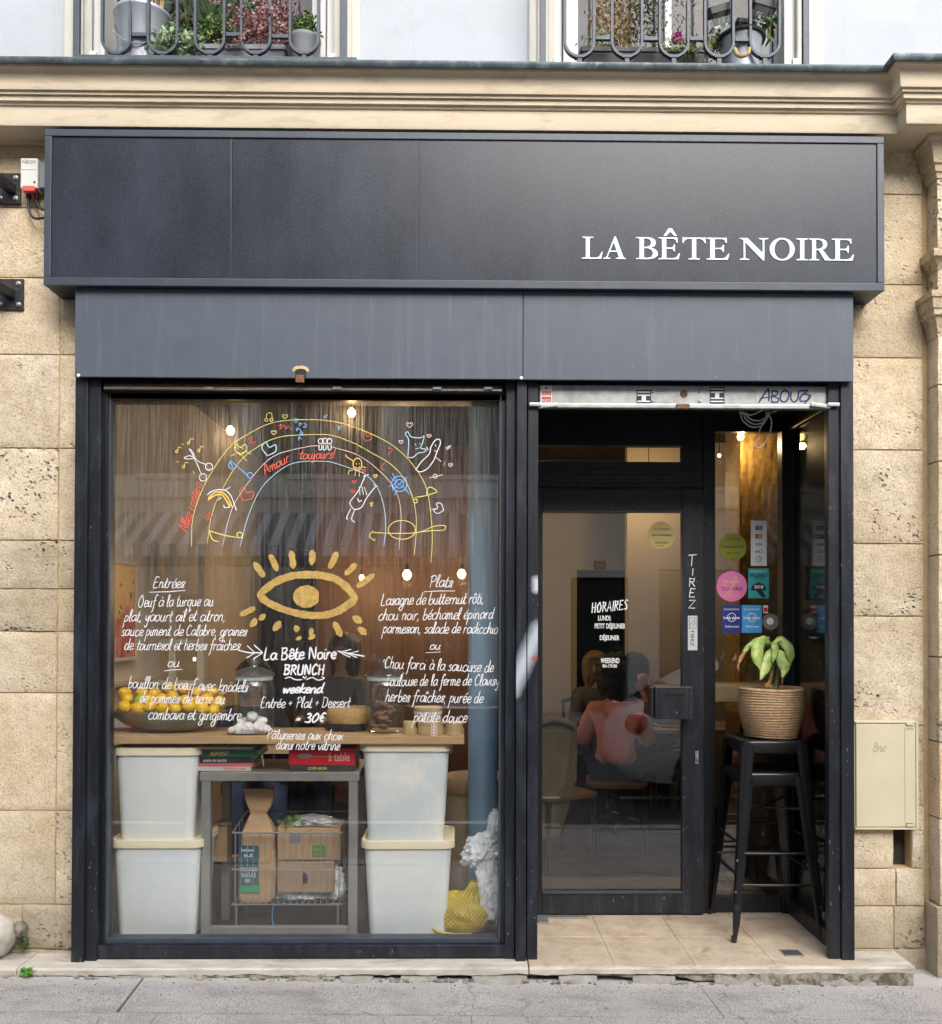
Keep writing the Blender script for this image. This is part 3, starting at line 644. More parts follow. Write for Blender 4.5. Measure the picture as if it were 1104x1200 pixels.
# tiles of the entrance: floor joints at 0.36 m
TX0 = XJ + 0.004
txs = [TX0, 0.69, 1.05, 1.41, 1.80]
for ra, rb in ((-0.06, 0.316), (0.3175, 0.70)):
    for i in range(4):
        xa, xb = txs[i] + (0.0007 if i else 0), txs[i + 1] - 0.0007
        box('floor_tile', xa, xb, ra, rb, -0.012, 0.0035 + random.uniform(-.0004, .0004), M['tile'], step, bev=0.0012, seg=1)
# small drain plate
pl = on_z(928, 1117, 0.005)
dr = box('drain_cover', pl.x - 0.045, pl.x + 0.045, pl.y - 0.04, pl.y + 0.04, 0.003, 0.008, M['galv'], step, bev=0.002)
for k in range(6): box('slot', pl.x - 0.036 + k * 0.0125, pl.x - 0.030 + k * 0.0125, pl.y - 0.028, pl.y + 0.028, 0.0078, 0.0086, M['black'], dr, bev=0)
# broken mortar face under the threshold
def mortar_face(name, xa, xb, n, top, cover):
    bm = bmesh.new(); rows = []
    for i in range(n + 1):
        x = xa + (xb - xa) * i / n; zb = zpav(x)
        e = cover(x)                      # 0 gone .. 1 whole
        yy = -0.058 - 0.016 * e + 0.010 * nz(x, 1, 0, 18)
        zt = top + 0.004
        zm = zt - (zt - zb + 0.004) * (0.35 + 0.65 * e) + 0.004 * nz(x, 0, 5, 40)
        rows.append([bm.verts.new(v) for v in ((x, 0.0, zt), (x, yy, zt), (x, yy - 0.004 + 0.004 * nz(x, 9, 9, 60), (zt + zm) / 2), (x, yy - 0.005 * e, zm), (x, 0.02, zm - 0.003))])
    for i in range(n):
        for j in range(4): bm.faces.new((rows[i][j], rows[i + 1][j], rows[i + 1][j + 1], rows[i][j + 1]))
    return fin(name, bm, M['rubble'], step, smooth=50)
mortar_face('mortar_bed', -4.5, XS_R - 0.01, 420, -0.03, lambda x: min(1, max(0, 0.55 + 1.6 * nz(x, 4, 2, 1.9) + 0.6 * nz(x, 8, 1, 7))))
bm = bmesh.new()
for _ in range(170):
    x = random.choice([random.uniform(-0.9, 0.6), random.uniform(-2.3, 2.0)]); s = random.uniform(0.003, 0.013)
    v = bmesh.ops.create_icosphere(bm, subdivisions=1, radius=s)['verts']
    c = Vector((x, -0.068 - random.random() * 0.035, zpav(x) + s * 0.35))
    for q in v: q.co = Vector((q.co.x * random.uniform(.8, 1.8), q.co.y * random.uniform(.7, 1.2), q.co.z * random.uniform(.4, .9))) + c
fin('rubble', bm, M['rubble'], step, kind='stuff')

# old mortar smeared over the joint between threshold and pavement, broken into plates
def mortar_plate(px0, px1, deep, lab=None):
    xa, xb = at(px0, 1145, -.08).x, at(px1, 1145, -.08).x; n = max(8, int((xb - xa) / .012)); bm = bmesh.new(); rows = []
    for i in range(n + 1):
        x = xa + (xb - xa) * i / n; u = i / n; w = deep * (math.sin(math.pi * min(1, max(0, u))) ** .35) * (1 + .5 * nz(x, 2, 3, 14) + .25 * nz(x, 5, 1, 50)); y0 = -.062; zb = zpav(x)
        top = min(-.034, zb + .030 + .008 * nz(x, 1, 1, 10)); rows.append([bm.verts.new(v) for v in ((x, y0, top), (x, y0 - .008 - w * .25, top - .004), (x, y0 - .012 - w * .8, zb + .008 + .004 * nz(x, 3, 0, 30)), (x, y0 - .014 - w, zb - .002), (x, y0, zb - .01))])
    for i in range(n):
        for j in range(4): bm.faces.new((rows[i][j], rows[i + 1][j], rows[i + 1][j + 1], rows[i][j + 1]))
    bm.faces.new(rows[0]); bm.faces.new(rows[-1][::-1]); fin('mortar_plate', bm, M['plate'], step, smooth=35)
M['plate'] = pmat('old_mortar', (.33, .31, .275), .95, var=.15, vs=14, bs=90, bst=.8, bd=.005, col2=(.24, .21, .17), c2t=(.5, .7), c2s=16)
random.seed(17)
for a, b, d in ((128, 180, .010), (204, 236, .012), (338, 392, .03), (398, 437, .045), (470, 512, .022), (553, 618, .045), (655, 700, .02), (742, 792, .012), (838, 905, .010), (955, 1030, .012)): mortar_plate(a, b, d)

random.seed(44); bm = bmesh.new()
for _ in range(420):
    x = random.uniform(-2.4, 2.4); y = -.09 - abs(random.gauss(0, .12)); r_ = random.uniform(.0012, .0038)
    bmesh.ops.create_icosphere(bm, subdivisions=1, radius=r_, matrix=Matrix.Translation((x, y, zpav(x) + r_ * .5)) @ Matrix.Diagonal((random.uniform(.7, 1.5), 1, .7, 1)))
fin('grit', bm, M['rubble'], pav, kind='stuff')

# ================================================================ the building with its stone wall
bld = thing('stone_building', 'pale limestone building front with moulded cornice above the slate blue shopfront', 'building', (0, YW, -0.06))
XL, XR = at(88, 730, 0).x, at(1000, 730, 0).x          # outer edges of the shopfront
def stone(xa, xb, za, zb, mat='stone', y=YW, depth=0.25, rough=0.004, cell=0.022, name='stone_block', parent=None, chip=0.0):
    nx = max(3, int((xb - xa) / cell)); nzc = max(3, int((zb - za) / cell)); bm = bmesh.new()
    sd = random.uniform(0, 99); gp = 0.0032; V = []
    for j in range(nzc + 1):
        row = []
        for i in range(nx + 1):
            u, w = i / nx, j / nzc; X = xa + gp + (xb - xa - 2 * gp) * u; Z = za + gp + (zb - za - 2 * gp) * w
            ed = min(X - xa, xb - X, Z - za, zb - Z); rr = max(0, 1 - ed / 0.016)
            dp = rough * (nz(X + sd, Z, 0, 7) + 0.6 * nz(X + sd, Z, 3, 22) + 0.5 * nz(X, Z, sd, 60)) + rr * rr * 0.007 * (1 + 0.8 * nz(X, Z, sd, 25))
            if chip and ed < 0.05: dp += chip * max(0, nz(X, Z, sd + 5, 12)) * (1 - ed / 0.05)
            jx = 0.002 * nz(X, Z, sd, 20) if 0 < i < nx else 0.0015 * nz(Z, sd, 0, 15)
            row.append(bm.verts.new((X + jx, y + dp, Z)))
        V.append(row)
    for j in range(nzc):
        for i in range(nx): bm.faces.new((V[j][i], V[j][i + 1], V[j + 1][i + 1], V[j + 1][i]))
    rim = V[0] + [r[-1] for r in V[1:]] + V[-1][-2::-1] + [r[0] for r in V[-2:0:-1]]
    back = [bm.verts.new((v.co.x, y + depth, v.co.z)) for v in rim]; n = len(rim)
    for i in range(n): bm.faces.new((rim[i], back[i], back[(i + 1) % n], rim[(i + 1) % n]))
    bm.faces.new(back)
    o = fin(name, bm, M[mat], parent or bld, smooth=50)
    return o
Z = lambda py: PZ(py, YW, 40)
ZR = lambda py: PZ(py, YW, 1040)
# left of the shop
ql = PX(67, YW)
left_z = [1112, 1060, 950, 812, 740, 690, 633, 525, 415, 325, 243, 168]
for i in range(len(left_z) - 1):
    za, zb = Z(left_z[i]), Z(left_z[i + 1]); zmid = (left_z[i] + left_z[i + 1]) / 2
    if i == 0: stone(-2.62, at(26, 1100, YW).x, za, zb, 'stone_smooth', rough=0.008); stone(at(26, 1100, YW).x, XL + 0.01, za, zb, 'stone', y=YW - 0.012, rough=0.006, chip=0.02); continue
    smooth_b = left_z[i] in (950, 1060, 812, 325, 243, 415)
    stone(-2.95 if i % 2 else -2.62, ql, za, zb, 'stone_smooth' if smooth_b else 'stone', rough=0.0025 if smooth_b else 0.0055)
    stone(ql, XL + 0.01, za, zb, 'stone_smooth' if i not in (1, ) else 'stone', rough=0.002)
    if i % 2 == 0: stone(-4.6, -2.62, za, zb, 'stone')
    else: stone(-4.6, -2.95, za, zb, 'stone_smooth')
# right of the shop up to the pilaster
XP = PX(1083, YW)
right_z = [1112, 1062, 1018, 944, 850, 722, 637, 527, 419, 333, 227, 163]
holeA, holeB = PX(1047, YW), PX(1068, YW)
for i in range(len(right_z) - 1):
    za, zb = ZR(right_z[i]), ZR(right_z[i + 1]); m = 'stone' if right_z[i] in (944, 850, 722, 637, 1062, 1112) else 'stone_smooth'
    if right_z[i] in (1018,):
        stone(XR - 0.01, holeA, za, zb, 'stone_smooth', rough=0.002); stone(holeB, XP, za, zb, 'stone', rough=0.008)
    elif right_z[i] == 1112: stone(XR - 0.01, holeA, za, zb, 'stone_smooth', rough=.004); stone(holeA, XP, za, zb, 'stone', rough=0.011)
    elif right_z[i] == 1062: stone(XR - 0.01, holeA + .01, za, zb, 'stone_smooth', rough=.003); stone(holeA + .01, XP, za, zb, 'stone', rough=0.010)
    else: stone(XR - 0.01, XP, za, zb, m, rough=0.0045 if m == 'stone' else 0.002)
stone(-4.6, XL, -0.30, Z(1112), 'stone_smooth'); stone(XR, 4.6, -0.30, ZR(1112), 'stone')
box('mortar_bed', -4.6, XL + 0.02, YW + 0.010, YW + 0.3, -0.3, 3.6, M['mortar'], bld, bev=0)
mb = box('mortar_bed', XR - 0.02, 4.6, YW + 0.012, YW + 0.3, ZR(944), 3.6, M['mortar'], bld, bev=0)
box('mortar_bed', XR - 0.02, holeA, YW + 0.012, YW + 0.3, -0.3, ZR(944), M['mortar'], bld, bev=0)
box('mortar_bed', holeB, 4.6, YW + 0.012, YW + 0.3, -0.3, ZR(944), M['mortar'], bld, bev=0)
box('mortar_bed', holeA, holeB, YW + 0.012, YW + 0.3, -0.3, ZR(1018), M['mortar'], bld, bev=0)
box('dark_hole_back', holeA + .001, holeB - .001, YW + 0.07, YW + 0.33, ZR(1018) + .001, ZR(944) - .001, M['earth'], bld, bev=0)  # dark box added in the hole, its shade put into the colour
# pilaster on the right with base, necking ring and capital
yp = YW - 0.09
pil = fin('pilaster', (lambda bm: (bx(bm, XP + 0.06, 4.6, yp + .012, YW + 0.2, -0.3, ZR(160)), bm)[1])(bmesh.new()), M['mortar'], bld)
pz = [1150, 1062, 960, 870, 770, 650, 540, 450, 385, 345, 290, 205, 160]
for i in range(len(pz) - 1):
    stone(XP + (0.0 if i == 0 else 0.022), 2.75, PZ(pz[i], yp, 1090), PZ(pz[i + 1], yp, 1090), 'stone' if i % 3 != 2 else 'stone_smooth', y=yp - (0.02 if i == 0 else 0), depth=0.12, rough=0.0035, parent=pil)
def moulding(name, pya, pyb, prof, mat='stone_smooth', parent=None):
    """prof: list of (t 0..1 from bottom to top, out) around the pilaster"""
    za, zb = PZ(pya, yp - .03, 1090), PZ(pyb, yp - .03, 1090); bm = bmesh.new()
    P = [(0 - 0.01, za)] + [(o, za + (zb - za) * t) for t, o in prof] + [(-0.01, zb)]
    sweep(bm, [(XP + 0.022, YW + 0.1), (XP + 0.022, yp), (4.6, yp)], P)
    fin(name, bm, M[mat], parent or pil, smooth=40)
moulding('capital', 205, 158, [(0, 0.004), (0.12, 0.010), (0.14, 0.018), (0.3, 0.022), (0.32, 0.032), (0.62, 0.045), (0.8, 0.06), (0.82, 0.07), (1.0, 0.072)])
moulding('necking_ring', 312, 291, [(0, 0.0), (0.2, 0.006), (0.5, 0.022), (0.6, 0.034), (1.0, 0.036)])
moulding('astragal_band', 392, 342, [(0, 0.0), (0.12, 0.004), (0.3, 0.012), (0.45, 0.024), (0.47, 0.034), (0.6, 0.036), (0.62, 0.042), (0.85, 0.05), (0.86, 0.056), (1.0, 0.058)])
# the wall soffit below the cornice
zc0 = PZ(150, -0.03, 552)
box('frieze', -4.6, 4.6, YW - 0.012, YW + 0.25, Z(170), zc0 + 0.02, M['cornice'], bld, bev=0)
# cornice
cz = lambda py, o: PZ(py, YW - o, 552)
O = [(0.0, cz(152, .15)), (0.150, cz(152, .15)), (0.153, cz(150, .15)), (0.153, cz(130, .15)), (0.161, cz(128, .16)), (0.166, cz(124, .166)), (0.176, cz(122.5, .176)), (0.178, cz(116, .178)), (0.188, cz(115, .188)), (0.190, cz(111, .19)), (0.200, cz(109.5, .20)), (0.203, cz(106, .203)),
     (0.203, cz(104, .20)), (0.205, cz(98, .205)), (0.211, cz(92, .21)), (0.222, cz(87, .22)), (0.236, cz(83, .236)), (0.24, cz(80, .24)), (0.0, cz(80, .24) + 0.02)]
xk = PX(1045, YW - 0.2, 100) + 0.2
bm = bmesh.new(); sweep(bm, [(-4.6, YW), (xk, YW), (xk, YW - 0.085), (4.6, YW - 0.085)], O); fin('cornice', bm, M['cornice'], bld, smooth=32)
zt = cz(80, .24)
bm = bmesh.new(); sweep(bm, [(-4.6, YW), (xk, YW), (xk, YW - 0.085), (4.6, YW - 0.085)], [(0.0, zt + 0.022), (0.235, zt + 0.002), (0.255, zt - 0.006), (0.262, zt + 0.004), (0.262, zt + 0.020), (0.250, zt + 0.026), (0.10, PZ(73, 0.0) - 0.022), (-0.1, PZ(73, 0.0) - 0.015)])
fin('zinc_flashing', bm, M['zinc'], bld, smooth=40)
# upper wall with two window openings
yu = YW + 0.06; zu = PZ(73, 0.0); ztop = 7.2
wl_ = [(PX(108, yu + .05), PX(390, yu + .05)), (PX(648, yu + .05), PX(930, yu + .05))]
xs = [-4.6, wl_[0][0], wl_[0][1], wl_[1][0], wl_[1][1], 4.6]
for i in (0, 2, 4): box('upper_wall', xs[i], xs[i + 1], yu, yu + 0.35, zu, ztop, M['render'], bld, bev=0)
for i in (1, 3): box('upper_wall', xs[i] - .001, xs[i + 1] + .001, yu + .001, yu + 0.35, zu + 2.4, ztop, M['render'], bld, bev=0)
for (a, b) in wl_:
    w = thing('upstairs_window', 'tall upstairs window with pale frame behind the %s railing' % ('left' if a < 0 else 'right'), 'window', ((a + b) / 2, yu, zu))
    for s, e in ((-1, a), (1, b)):
        bm = bmesh.new()
        # moulded surround
        for o0, o1, dy in ((0.0, 0.035, 0.010), (0.035, 0.085, 0.030), (0.085, 0.125, 0.018)):
            bx(bm, e + s * o0, e + s * o1, yu - dy, yu + 0.01, zu, zu + 2.42)
        bmesh.ops.bevel(bm, geom=bm.edges[:], offset=0.004, segments=2, affect='EDGES')
        fin('surround', bm, M['surround'], w, smooth=40)
        fr = box('shutter_jamb', e, e - s * 0.035, yu + 0.02, yu + 0.07, zu, zu + 2.4, M['shutter'], w)
        box('shutter_leaf', e - s * 0.040, e - s * 0.062, yu - 0.01, yu + 0.14, zu, zu + 2.35, M['shutter'], w, bev=0.003)
        for zz in (0.10, 1.2, 2.1):
            box('hinge', e + s * 0.006, e - s * 0.025, yu - 0.022, yu + 0.0, zu + zz, zu + zz + 0.035, M['white'], w)
            box('hinge', e - s * 0.008, e - s * 0.038, yu - 0.026, yu + 0.0, zu + zz - 0.05, zu + zz - 0.015, M['white'], w)
        box('sash_stile', e - s * 0.07, e - s * 0.13, yu + 0.16, yu + 0.21, zu, zu + 2.38, M['white'], w, bev=0.004)
    m = (a + b) / 2
    box('sash_stile', m - 0.016, m + 0.016, yu + 0.155, yu + 0.21, zu, zu + 2.38, M['white'], w, bev=0.004)
    for q in (-1, 1): box('curtain', min(m + q * 0.02, m + q * (b - a) * 0.48), max(m + q * 0.02, m + q * (b - a) * 0.48), yu + 0.30, yu + 0.31, zu, zu + 2.4, M['curtain'], w, bev=0)
    box('pane', a + 0.08, b - 0.08, yu + 0.18, yu + 0.186, zu, zu + 2.4, M['gl_dull'], w, bev=0)
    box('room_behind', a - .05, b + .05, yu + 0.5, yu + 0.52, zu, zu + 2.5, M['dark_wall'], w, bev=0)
# railings
def railing(px_off, us, py_bot, joins, ends, label, bar_bot):
    yr_ = YW - 0.12; r = thing('balcony_railing', label, 'railing', (PX(px_off, yr_), yr_, zu), 'iron railings of the upstairs windows')
    sc = (yr_ - CAM.y) / F_PX
    for (ua, ub) in us:
        A, B = at(px_off + ua, py_bot, yr_), at(px_off + ub, py_bot, yr_); R = (B.x - A.x) / 2; zb = A.z + 0.0; cx = (A.x + B.x) / 2
        bm = bmesh.new(); pts = [(A.x, yr_, zu + 1.0)] + [(cx - R * math.cos(t), yr_, zb + R - R * math.sin(t)) for t in [math.pi * k / 14 for k in range(15)]] + [(B.x, yr_, zu + 1.0)]
        n = len(pts); t2 = 0.0055
        secs = []
        for i, p in enumerate(pts):
            q0 = Vector(pts[max(0, i - 1)]); q1 = Vector(pts[min(n - 1, i + 1)]); t = (q1 - q0).normalized(); m = Vector((-t.z, 0, t.x))
            p = Vector(p); secs.append([bm.verts.new(p + m * t2 + Vector((0, -.011, 0))), bm.verts.new(p - m * t2 + Vector((0, -.011, 0))), bm.verts.new(p - m * t2 + Vector((0, .011, 0))), bm.verts.new(p + m * t2 + Vector((0, .011, 0)))])
        for i in range(n - 1):
            for k in range(4): bm.faces.new((secs[i][k], secs[i][(k + 1) % 4], secs[i + 1][(k + 1) % 4], secs[i + 1][k]))
        bm.faces.new(secs[0]); bm.faces.new(secs[-1][::-1])
        fin('u_bar', bm, M['rail'], r, smooth=40)
        box('foot', cx - 0.011, cx + 0.011, yr_ - .009, yr_ + .009, zu - .005, zb + 0.004, M['rail'], r)
        bm = bmesh.new(); sweep(bm, [(cx - 0.022, yr_ - 0.008), (cx + 0.022, yr_ - 0.008)], [(0.004, zb - 0.006), (0.004, zb + 0.006), (-0.02, zb + 0.006), (-0.02, zb - 0.006)]); fin('collar', bm, M['rail'], r)
    for (xa, xb, py) in joins:
        p, q = at(px_off + xa, py, yr_), at(px_off + xb, py, yr_); box('cross_bar', p.x + .008, q.x - .008, yr_ - .008, yr_ + .008, p.z - .009, p.z + .009, M['rail'], r)
    for e in ends:
        p = at(e, 60, yr_); box('end_post', p.x - 0.014, p.x + 0.014, yr_ - .012, yr_ + .012, zu - .005, zu + 1.05, M['rail'], r)
        box('wall_fixing', p.x - 0.008, p.x + 0.008, yr_ + .012, yu, zu + 0.9, zu + 0.92, M['rail'], r)
    p, q = at(ends[0], 60, yr_), at(ends[1], 60, yr_)
    box('bottom_rail', p.x - .014, q.x + .06, yr_ - .013, yr_ + .013, at(300, bar_bot, yr_).z - .009, at(300, bar_bot, yr_).z + .009, M['rail'], r)
    box('hand_rail', p.x - .014, q.x + .014, yr_ - .02, yr_ + .02, zu + 1.0, zu + 1.03, M['rail'], r)
    return r
ra1 = railing(0, [(120, 153), (174, 208), (229, 263), (283, 317), (340, 373)], 63, [(153, 174, 41), (263, 283, 41), (317, 340, 43)], (90, 403), 'slate iron railing above the misted display window', 70)
ra2 = railing(0, [(662, 696), (717, 752), (773, 806), (826, 859), (879, 913)], 67, [(696, 717, 45), (752, 773, 46), (806, 826, 46), (859, 879, 47)], (636, 944), 'slate iron railing above the entrance door', 73)
# ================================================================ the sign box
YS = -0.06
sx0, sx1 = PX(52, YS, 245), PX(1036, YS, 245); sz1, sz0 = PZ(156, YS), PZ(338, YS)
sign = thing('shop_sign', 'long black sign box with white serif letters above the shopfront', 'shop sign', ((sx0 + sx1) / 2, YW, sz0))
box('sign_body', sx0 + .002, sx1 - .002, YS + 0.012, YW + 0.005, sz0 + .002, sz1 - .002, M['frame'], sign, bev=0.002)
tw = 0.031
for (a, b, c, d) in ((sx0, sx1, sz1 - tw, sz1), (sx0, sx1, sz0, sz0 + 0.036)): box('frame_trim', a, b, YS - 0.004, YS + 0.02, c, d, M['signtrim'], sign, bev=0.003)
for (a, b) in ((sx0, sx0 + tw), (sx1 - tw, sx1)): box('frame_trim', a + .0, b - .0, YS - 0.0035, YS + 0.0195, sz0 + .0365, sz1 - tw - .0005, M['signtrim'], sign, bev=0.003)
e = [sx0 + tw, PX(271, YS, 245), PX(490, YS, 245), sx1 - tw]
for i in range(3):
    box('sign_panel', e[i] + (.003 if i else .001), e[i + 1] - (.003 if i < 2 else .001), YS + 0.003, YS + 0.011, sz0 + 0.037, sz1 - tw - .001, M['panel'], sign, bev=0.0015)
    if i: box('joint_strip', e[i] - .0018, e[i] + .0018, YS + 0.001, YS + 0.0115, sz0 + 0.037, sz1 - tw - .001, M['signtrim'], sign, bev=0.0)
SER = {
'L': ['0,0 78,0 84,32 80,32 70,12 60,6 32,6 32,90 34,94 46,96 46,100 2,100 2,96 14,94 16,90 16,10 14,6 0,4'],
'A': ['0,0 32,0 32,4 22,7 21,10 29,32 62,32 69,11 68,7 56,4 56,0 100,0 100,4 92,6 88,12 56,102 50,102 17,14 11,6 0,4', '32,38 59,38 46,76'],
'B': ['0,0 52,0 74,5 88,18 86,36 74,48 60,53 74,59 80,72 77,88 64,97 44,100 0,100 0,96 12,94 14,90 14,10 12,6 0,4', '32,50 46,50 62,43 69,27 62,11 46,6 32,8', '32,56 42,56 56,62 62,75 56,89 44,95 32,94'],
'E': ['0,0 82,0 88,28 84,28 74,12 62,6 32,6 32,48 52,48 60,44 63,36 67,36 67,68 63,68 60,58 52,54 32,54 32,94 60,94 70,89 74,77 78,77 77,100 0,100 0,96 12,94 14,90 14,10 12,6 0,4'],
'T': ['26,0 74,0 74,4 61,6 59,10 59,94 76,94 88,88 95,75 99,75 97,103 93,100 7,100 3,103 1,75 5,75 12,88 24,94 41,94 41,10 39,6 26,4'],
'N': ['0,0 34,0 34,4 22,7 20,12 20,80 82,-2 87,-2 87,88 89,94 101,96 101,100 68,100 68,96 79,93 81,88 81,32 28,100 0,100 0,96 9,94 14,88 14,12 12,7 0,4'],
'O': [], 'I': ['0,0 100,0 100,4 70,7 68,11 68,89 70,93 100,96 100,100 0,100 0,96 30,93 32,89 32,11 30,7 0,4'],
'R': ['0,0 46,0 46,4 34,6 32,10 32,47 44,47 72,0 104,0 104,4 95,7 88,14 62,50 76,57 83,72 79,88 66,97 46,100 0,100 0,96 12,94 14,90 14,10 12,6 0,4', '32,53 46,53 60,60 65,73 59,88 46,95 32,94'],
'^': ['0,0 20,0 50,55 80,0 100,0 62,100 38,100']}
for k in range(2): SER['O'].append(' '.join('%.1f,%.1f' % (50 + (50 if not k else 31) * math.cos(t), 50 + (52 if not k else 45) * math.sin(t)) for t in [2 * math.pi * i / 40 for i in range(40)]))
def serif(ch, xa, xb, za, zb, y):
    cu = bpy.data.curves.new('g', 'CURVE'); cu.dimensions = '2D'; cu.fill_mode = 'BOTH'; cu.extrude = 0.5
    for s in SER[ch]:
        P = [tuple(map(float, q.split(','))) for q in s.split()]; sp = cu.splines.new('POLY'); sp.points.add(len(P) - 1); sp.use_cyclic_u = True
        for p, q in zip(sp.points, P): p.co = (q[0], q[1], 0, 1)
    me = curve_mesh(cu); w = max(float(q.split(',')[0]) for s in SER[ch] for q in s.split())
    for v in me.vertices: v.co = (xa + (xb - xa) * v.co.x / w, y - v.co.z * 0.004, za + (zb - za) * v.co.y / 100)
    o = link('letter', me, sign, M['letter']); return o
zz = at(840, 304.3, YS); zt_ = at(840, 278.6, YS)
for ch, a, b in (('L', 681.8, 706.4), ('A', 706.6, 733.6), ('B', 745.4, 771), ('E', 771.8, 797), ('T', 799.4, 827.2), ('E', 828, 854.9), ('N', 866.8, 900.5), ('O', 902, 931.3), ('I', 933.2, 947), ('R', 948, 975), ('E', 974.8, 1000.9)):
    serif(ch, at(a, 291, YS).x, at(b, 291, YS).x, zz.z, zt_.z, YS + 0.0015)
serif('^', at(777.5, 275, YS).x, at(793.5, 275, YS).x, at(785, 276.5, YS).z, at(785, 267.5, YS).z, YS + 0.0015)

# ================================================================ shopfront joinery
shop = thing('shopfront', 'slate blue painted shopfront with a wide misted display window and recessed glass door', 'shopfront', ((XL + XR) / 2, 0.0, 0.0))
YF = -0.03
fz1, fz0 = sz0 + 0.0, PZ(444, YF, 552)
fx0, fx1, fxm = PX(88, YF, 390), PX(1000, YF, 390), PX(613, YF, 390)
box('fascia_panel', fx0, fxm - .0015, YF, YF + 0.018, fz0, fz1, M['fascia'], shop, bev=0.0015)
box('fascia_panel', fxm + .0015, fx1, YF, YF + 0.018, fz0 - .001, fz1, M['fascia'], shop, bev=0.0015)
box('fascia_core', fx0 + .003, fx1 - .003, YF + .0185, YW + 0.05, fz0 + .012, fz1, M['framedark'], shop, bev=0)
for px, py in ((92, 440), (611, 443)):
    p = at(px, py, YF); bm = bmesh.new(); lathe(bm, [(0.0075, 0), (0.0075, 0.0025), (0.004, 0.005), (0.0, 0.0052)], (0, 0, 0), 14)
    bmesh.ops.rotate(bm, verts=bm.verts, cent=(0, 0, 0), matrix=Matrix.Rotation(math.radians(90), 3, 'X')); bmesh.ops.translate(bm, verts=bm.verts, vec=p); fin('screw_cap', bm, M['white'], shop, smooth=40)
# torn notch with latch
p = at(352.5, 437, YF); bm = bmesh.new(); random.seed(3)
rim = [Vector((p.x + 0.036 * math.cos(t) * (1 + .18 * random.random()), 0, p.z + 0.008 + 0.022 * math.sin(t) * (1 + .3 * random.random()))) for t in [math.pi * k / 12 for k in range(13)]]
inn = [Vector((p.x + 0.027 * math.cos(t), 0, p.z + 0.004 + 0.015 * math.sin(t))) for t in [math.pi * k / 12 for k in range(13)]]
A = [bm.verts.new((v.x, YF - .0006, v.z)) for v in rim]; B = [bm.verts.new((v.x, YF - .0022, v.z)) for v in inn]
for i in range(12): bm.faces.new((A[i], A[i + 1], B[i + 1], B[i]))
fin('torn_edge', bm, M['wood_light'], shop)
box('latch_hole', p.x - .025, p.x + .025, YF - .0012, YF - .0004, fz0 + .001, p.z + .017, M['black'], shop, bev=0)
box('latch', p.x - .022, p.x + .016, YF - .008, YF + 0.0, fz0 - .022, fz0 + .012, M['rust'], shop)
ZH = fz0                # underside of the fascia
def post(px0, px1, y0, y1, name='pillar', z1=None, bev=0.004, mat='frame', z0=0.0):
    return box(name, PX(px0, y0), PX(px1, y0), y0, y1, z0, z1 if z1 else ZH + 0.012, M[mat], shop, bev=bev)
post(86, 101, 0.0, 0.16); post(102, 116, 0.016, 0.16, 'shutter_track')
post(117, 124, 0.05, 0.16, 'window_post', mat='framedark')
# centre group
post(592.5, 604, 0.030, 0.16, 'window_post'); post(605, 617, 0.0, 0.19, mat='blotched'); post(618, 630.5, 0.014, 0.19, 'shutter_track', mat='blotched')
pr_ = post(971, 985, 0.014, 0.05, 'shutter_track'); post(986, 1001, 0.0, 0.19)
# shutter slot over the window
xa, xb = PX(117, .05), PX(592, .05)
box('header', xa, xb, 0.055, 0.16, PZ(469, 0.055, 350), ZH + .012, M['framedark'], shop)
ro = box('shutter_bar', xa + .02, xb - .02, 0.030, 0.052, PZ(458, .03, 350), PZ(451, .03, 350), M['rust'], shop, bev=0.003)
box('shutter_lip', xa + .02, xb - .02, 0.022, 0.030, PZ(457, .022, 350), PZ(454, .022, 350), M['galv'], shop, bev=0.001)
for px in (245, 395, 512, 572): q = at(px, 455, .02); box('shutter_clip', q.x - .02, q.x + .02, 0.012, 0.0215, q.z - .007, q.z + .006, M['galv'], shop, bev=.002)
# display window frame
WY = 0.075
gx0, gx1 = PX(129, WY), PX(586, WY); gz0, gz1 = PZ(1098, WY, 352), PZ(470.5, WY, 352)
ox0, ox1 = PX(121, WY), PX(592.5, WY); oz0, oz1 = 0.006, PZ(462, WY, 352)
box('window_frame', ox0, gx0, WY - .02, WY + .05, oz0, oz1, M['frame'], shop, bev=.004)
box('window_frame', gx1, ox1, WY - .02, WY + .05, oz0, oz1, M['frame'], shop, bev=.004)
box('window_frame', gx0, gx1, WY - .02, WY + .05, gz1, oz1, M['framedark'], shop, bev=.004)
box('window_frame', PX(114, WY - .03), PX(596, WY - .03) - .01, WY - .045, WY + .05, oz0, gz0 - .024, M['frame'], shop, bev=.004)
box('glazing_bead', gx0 - .004, gx1 + .004, WY - .018, WY + .045, gz0 - .024, gz0, M['signtrim'], shop, bev=.003)
for a, b in ((gx0 - .004, gx0 + .006), (gx1 - .006, gx1 + .004)): box('glazing_bead', a, b, WY - .0215, WY + .0, gz0, gz1, M['signtrim'], shop, bev=.002)
GY = WY + 0.004                 # street side of the pane
pane = box('window_pane', gx0 - .002, gx1 + .002, GY, GY + 0.006, gz0 - .002, gz1 + .002, M['gl_main'], shop, bev=0, label='misted display window pane covered with handwriting and marker drawings')
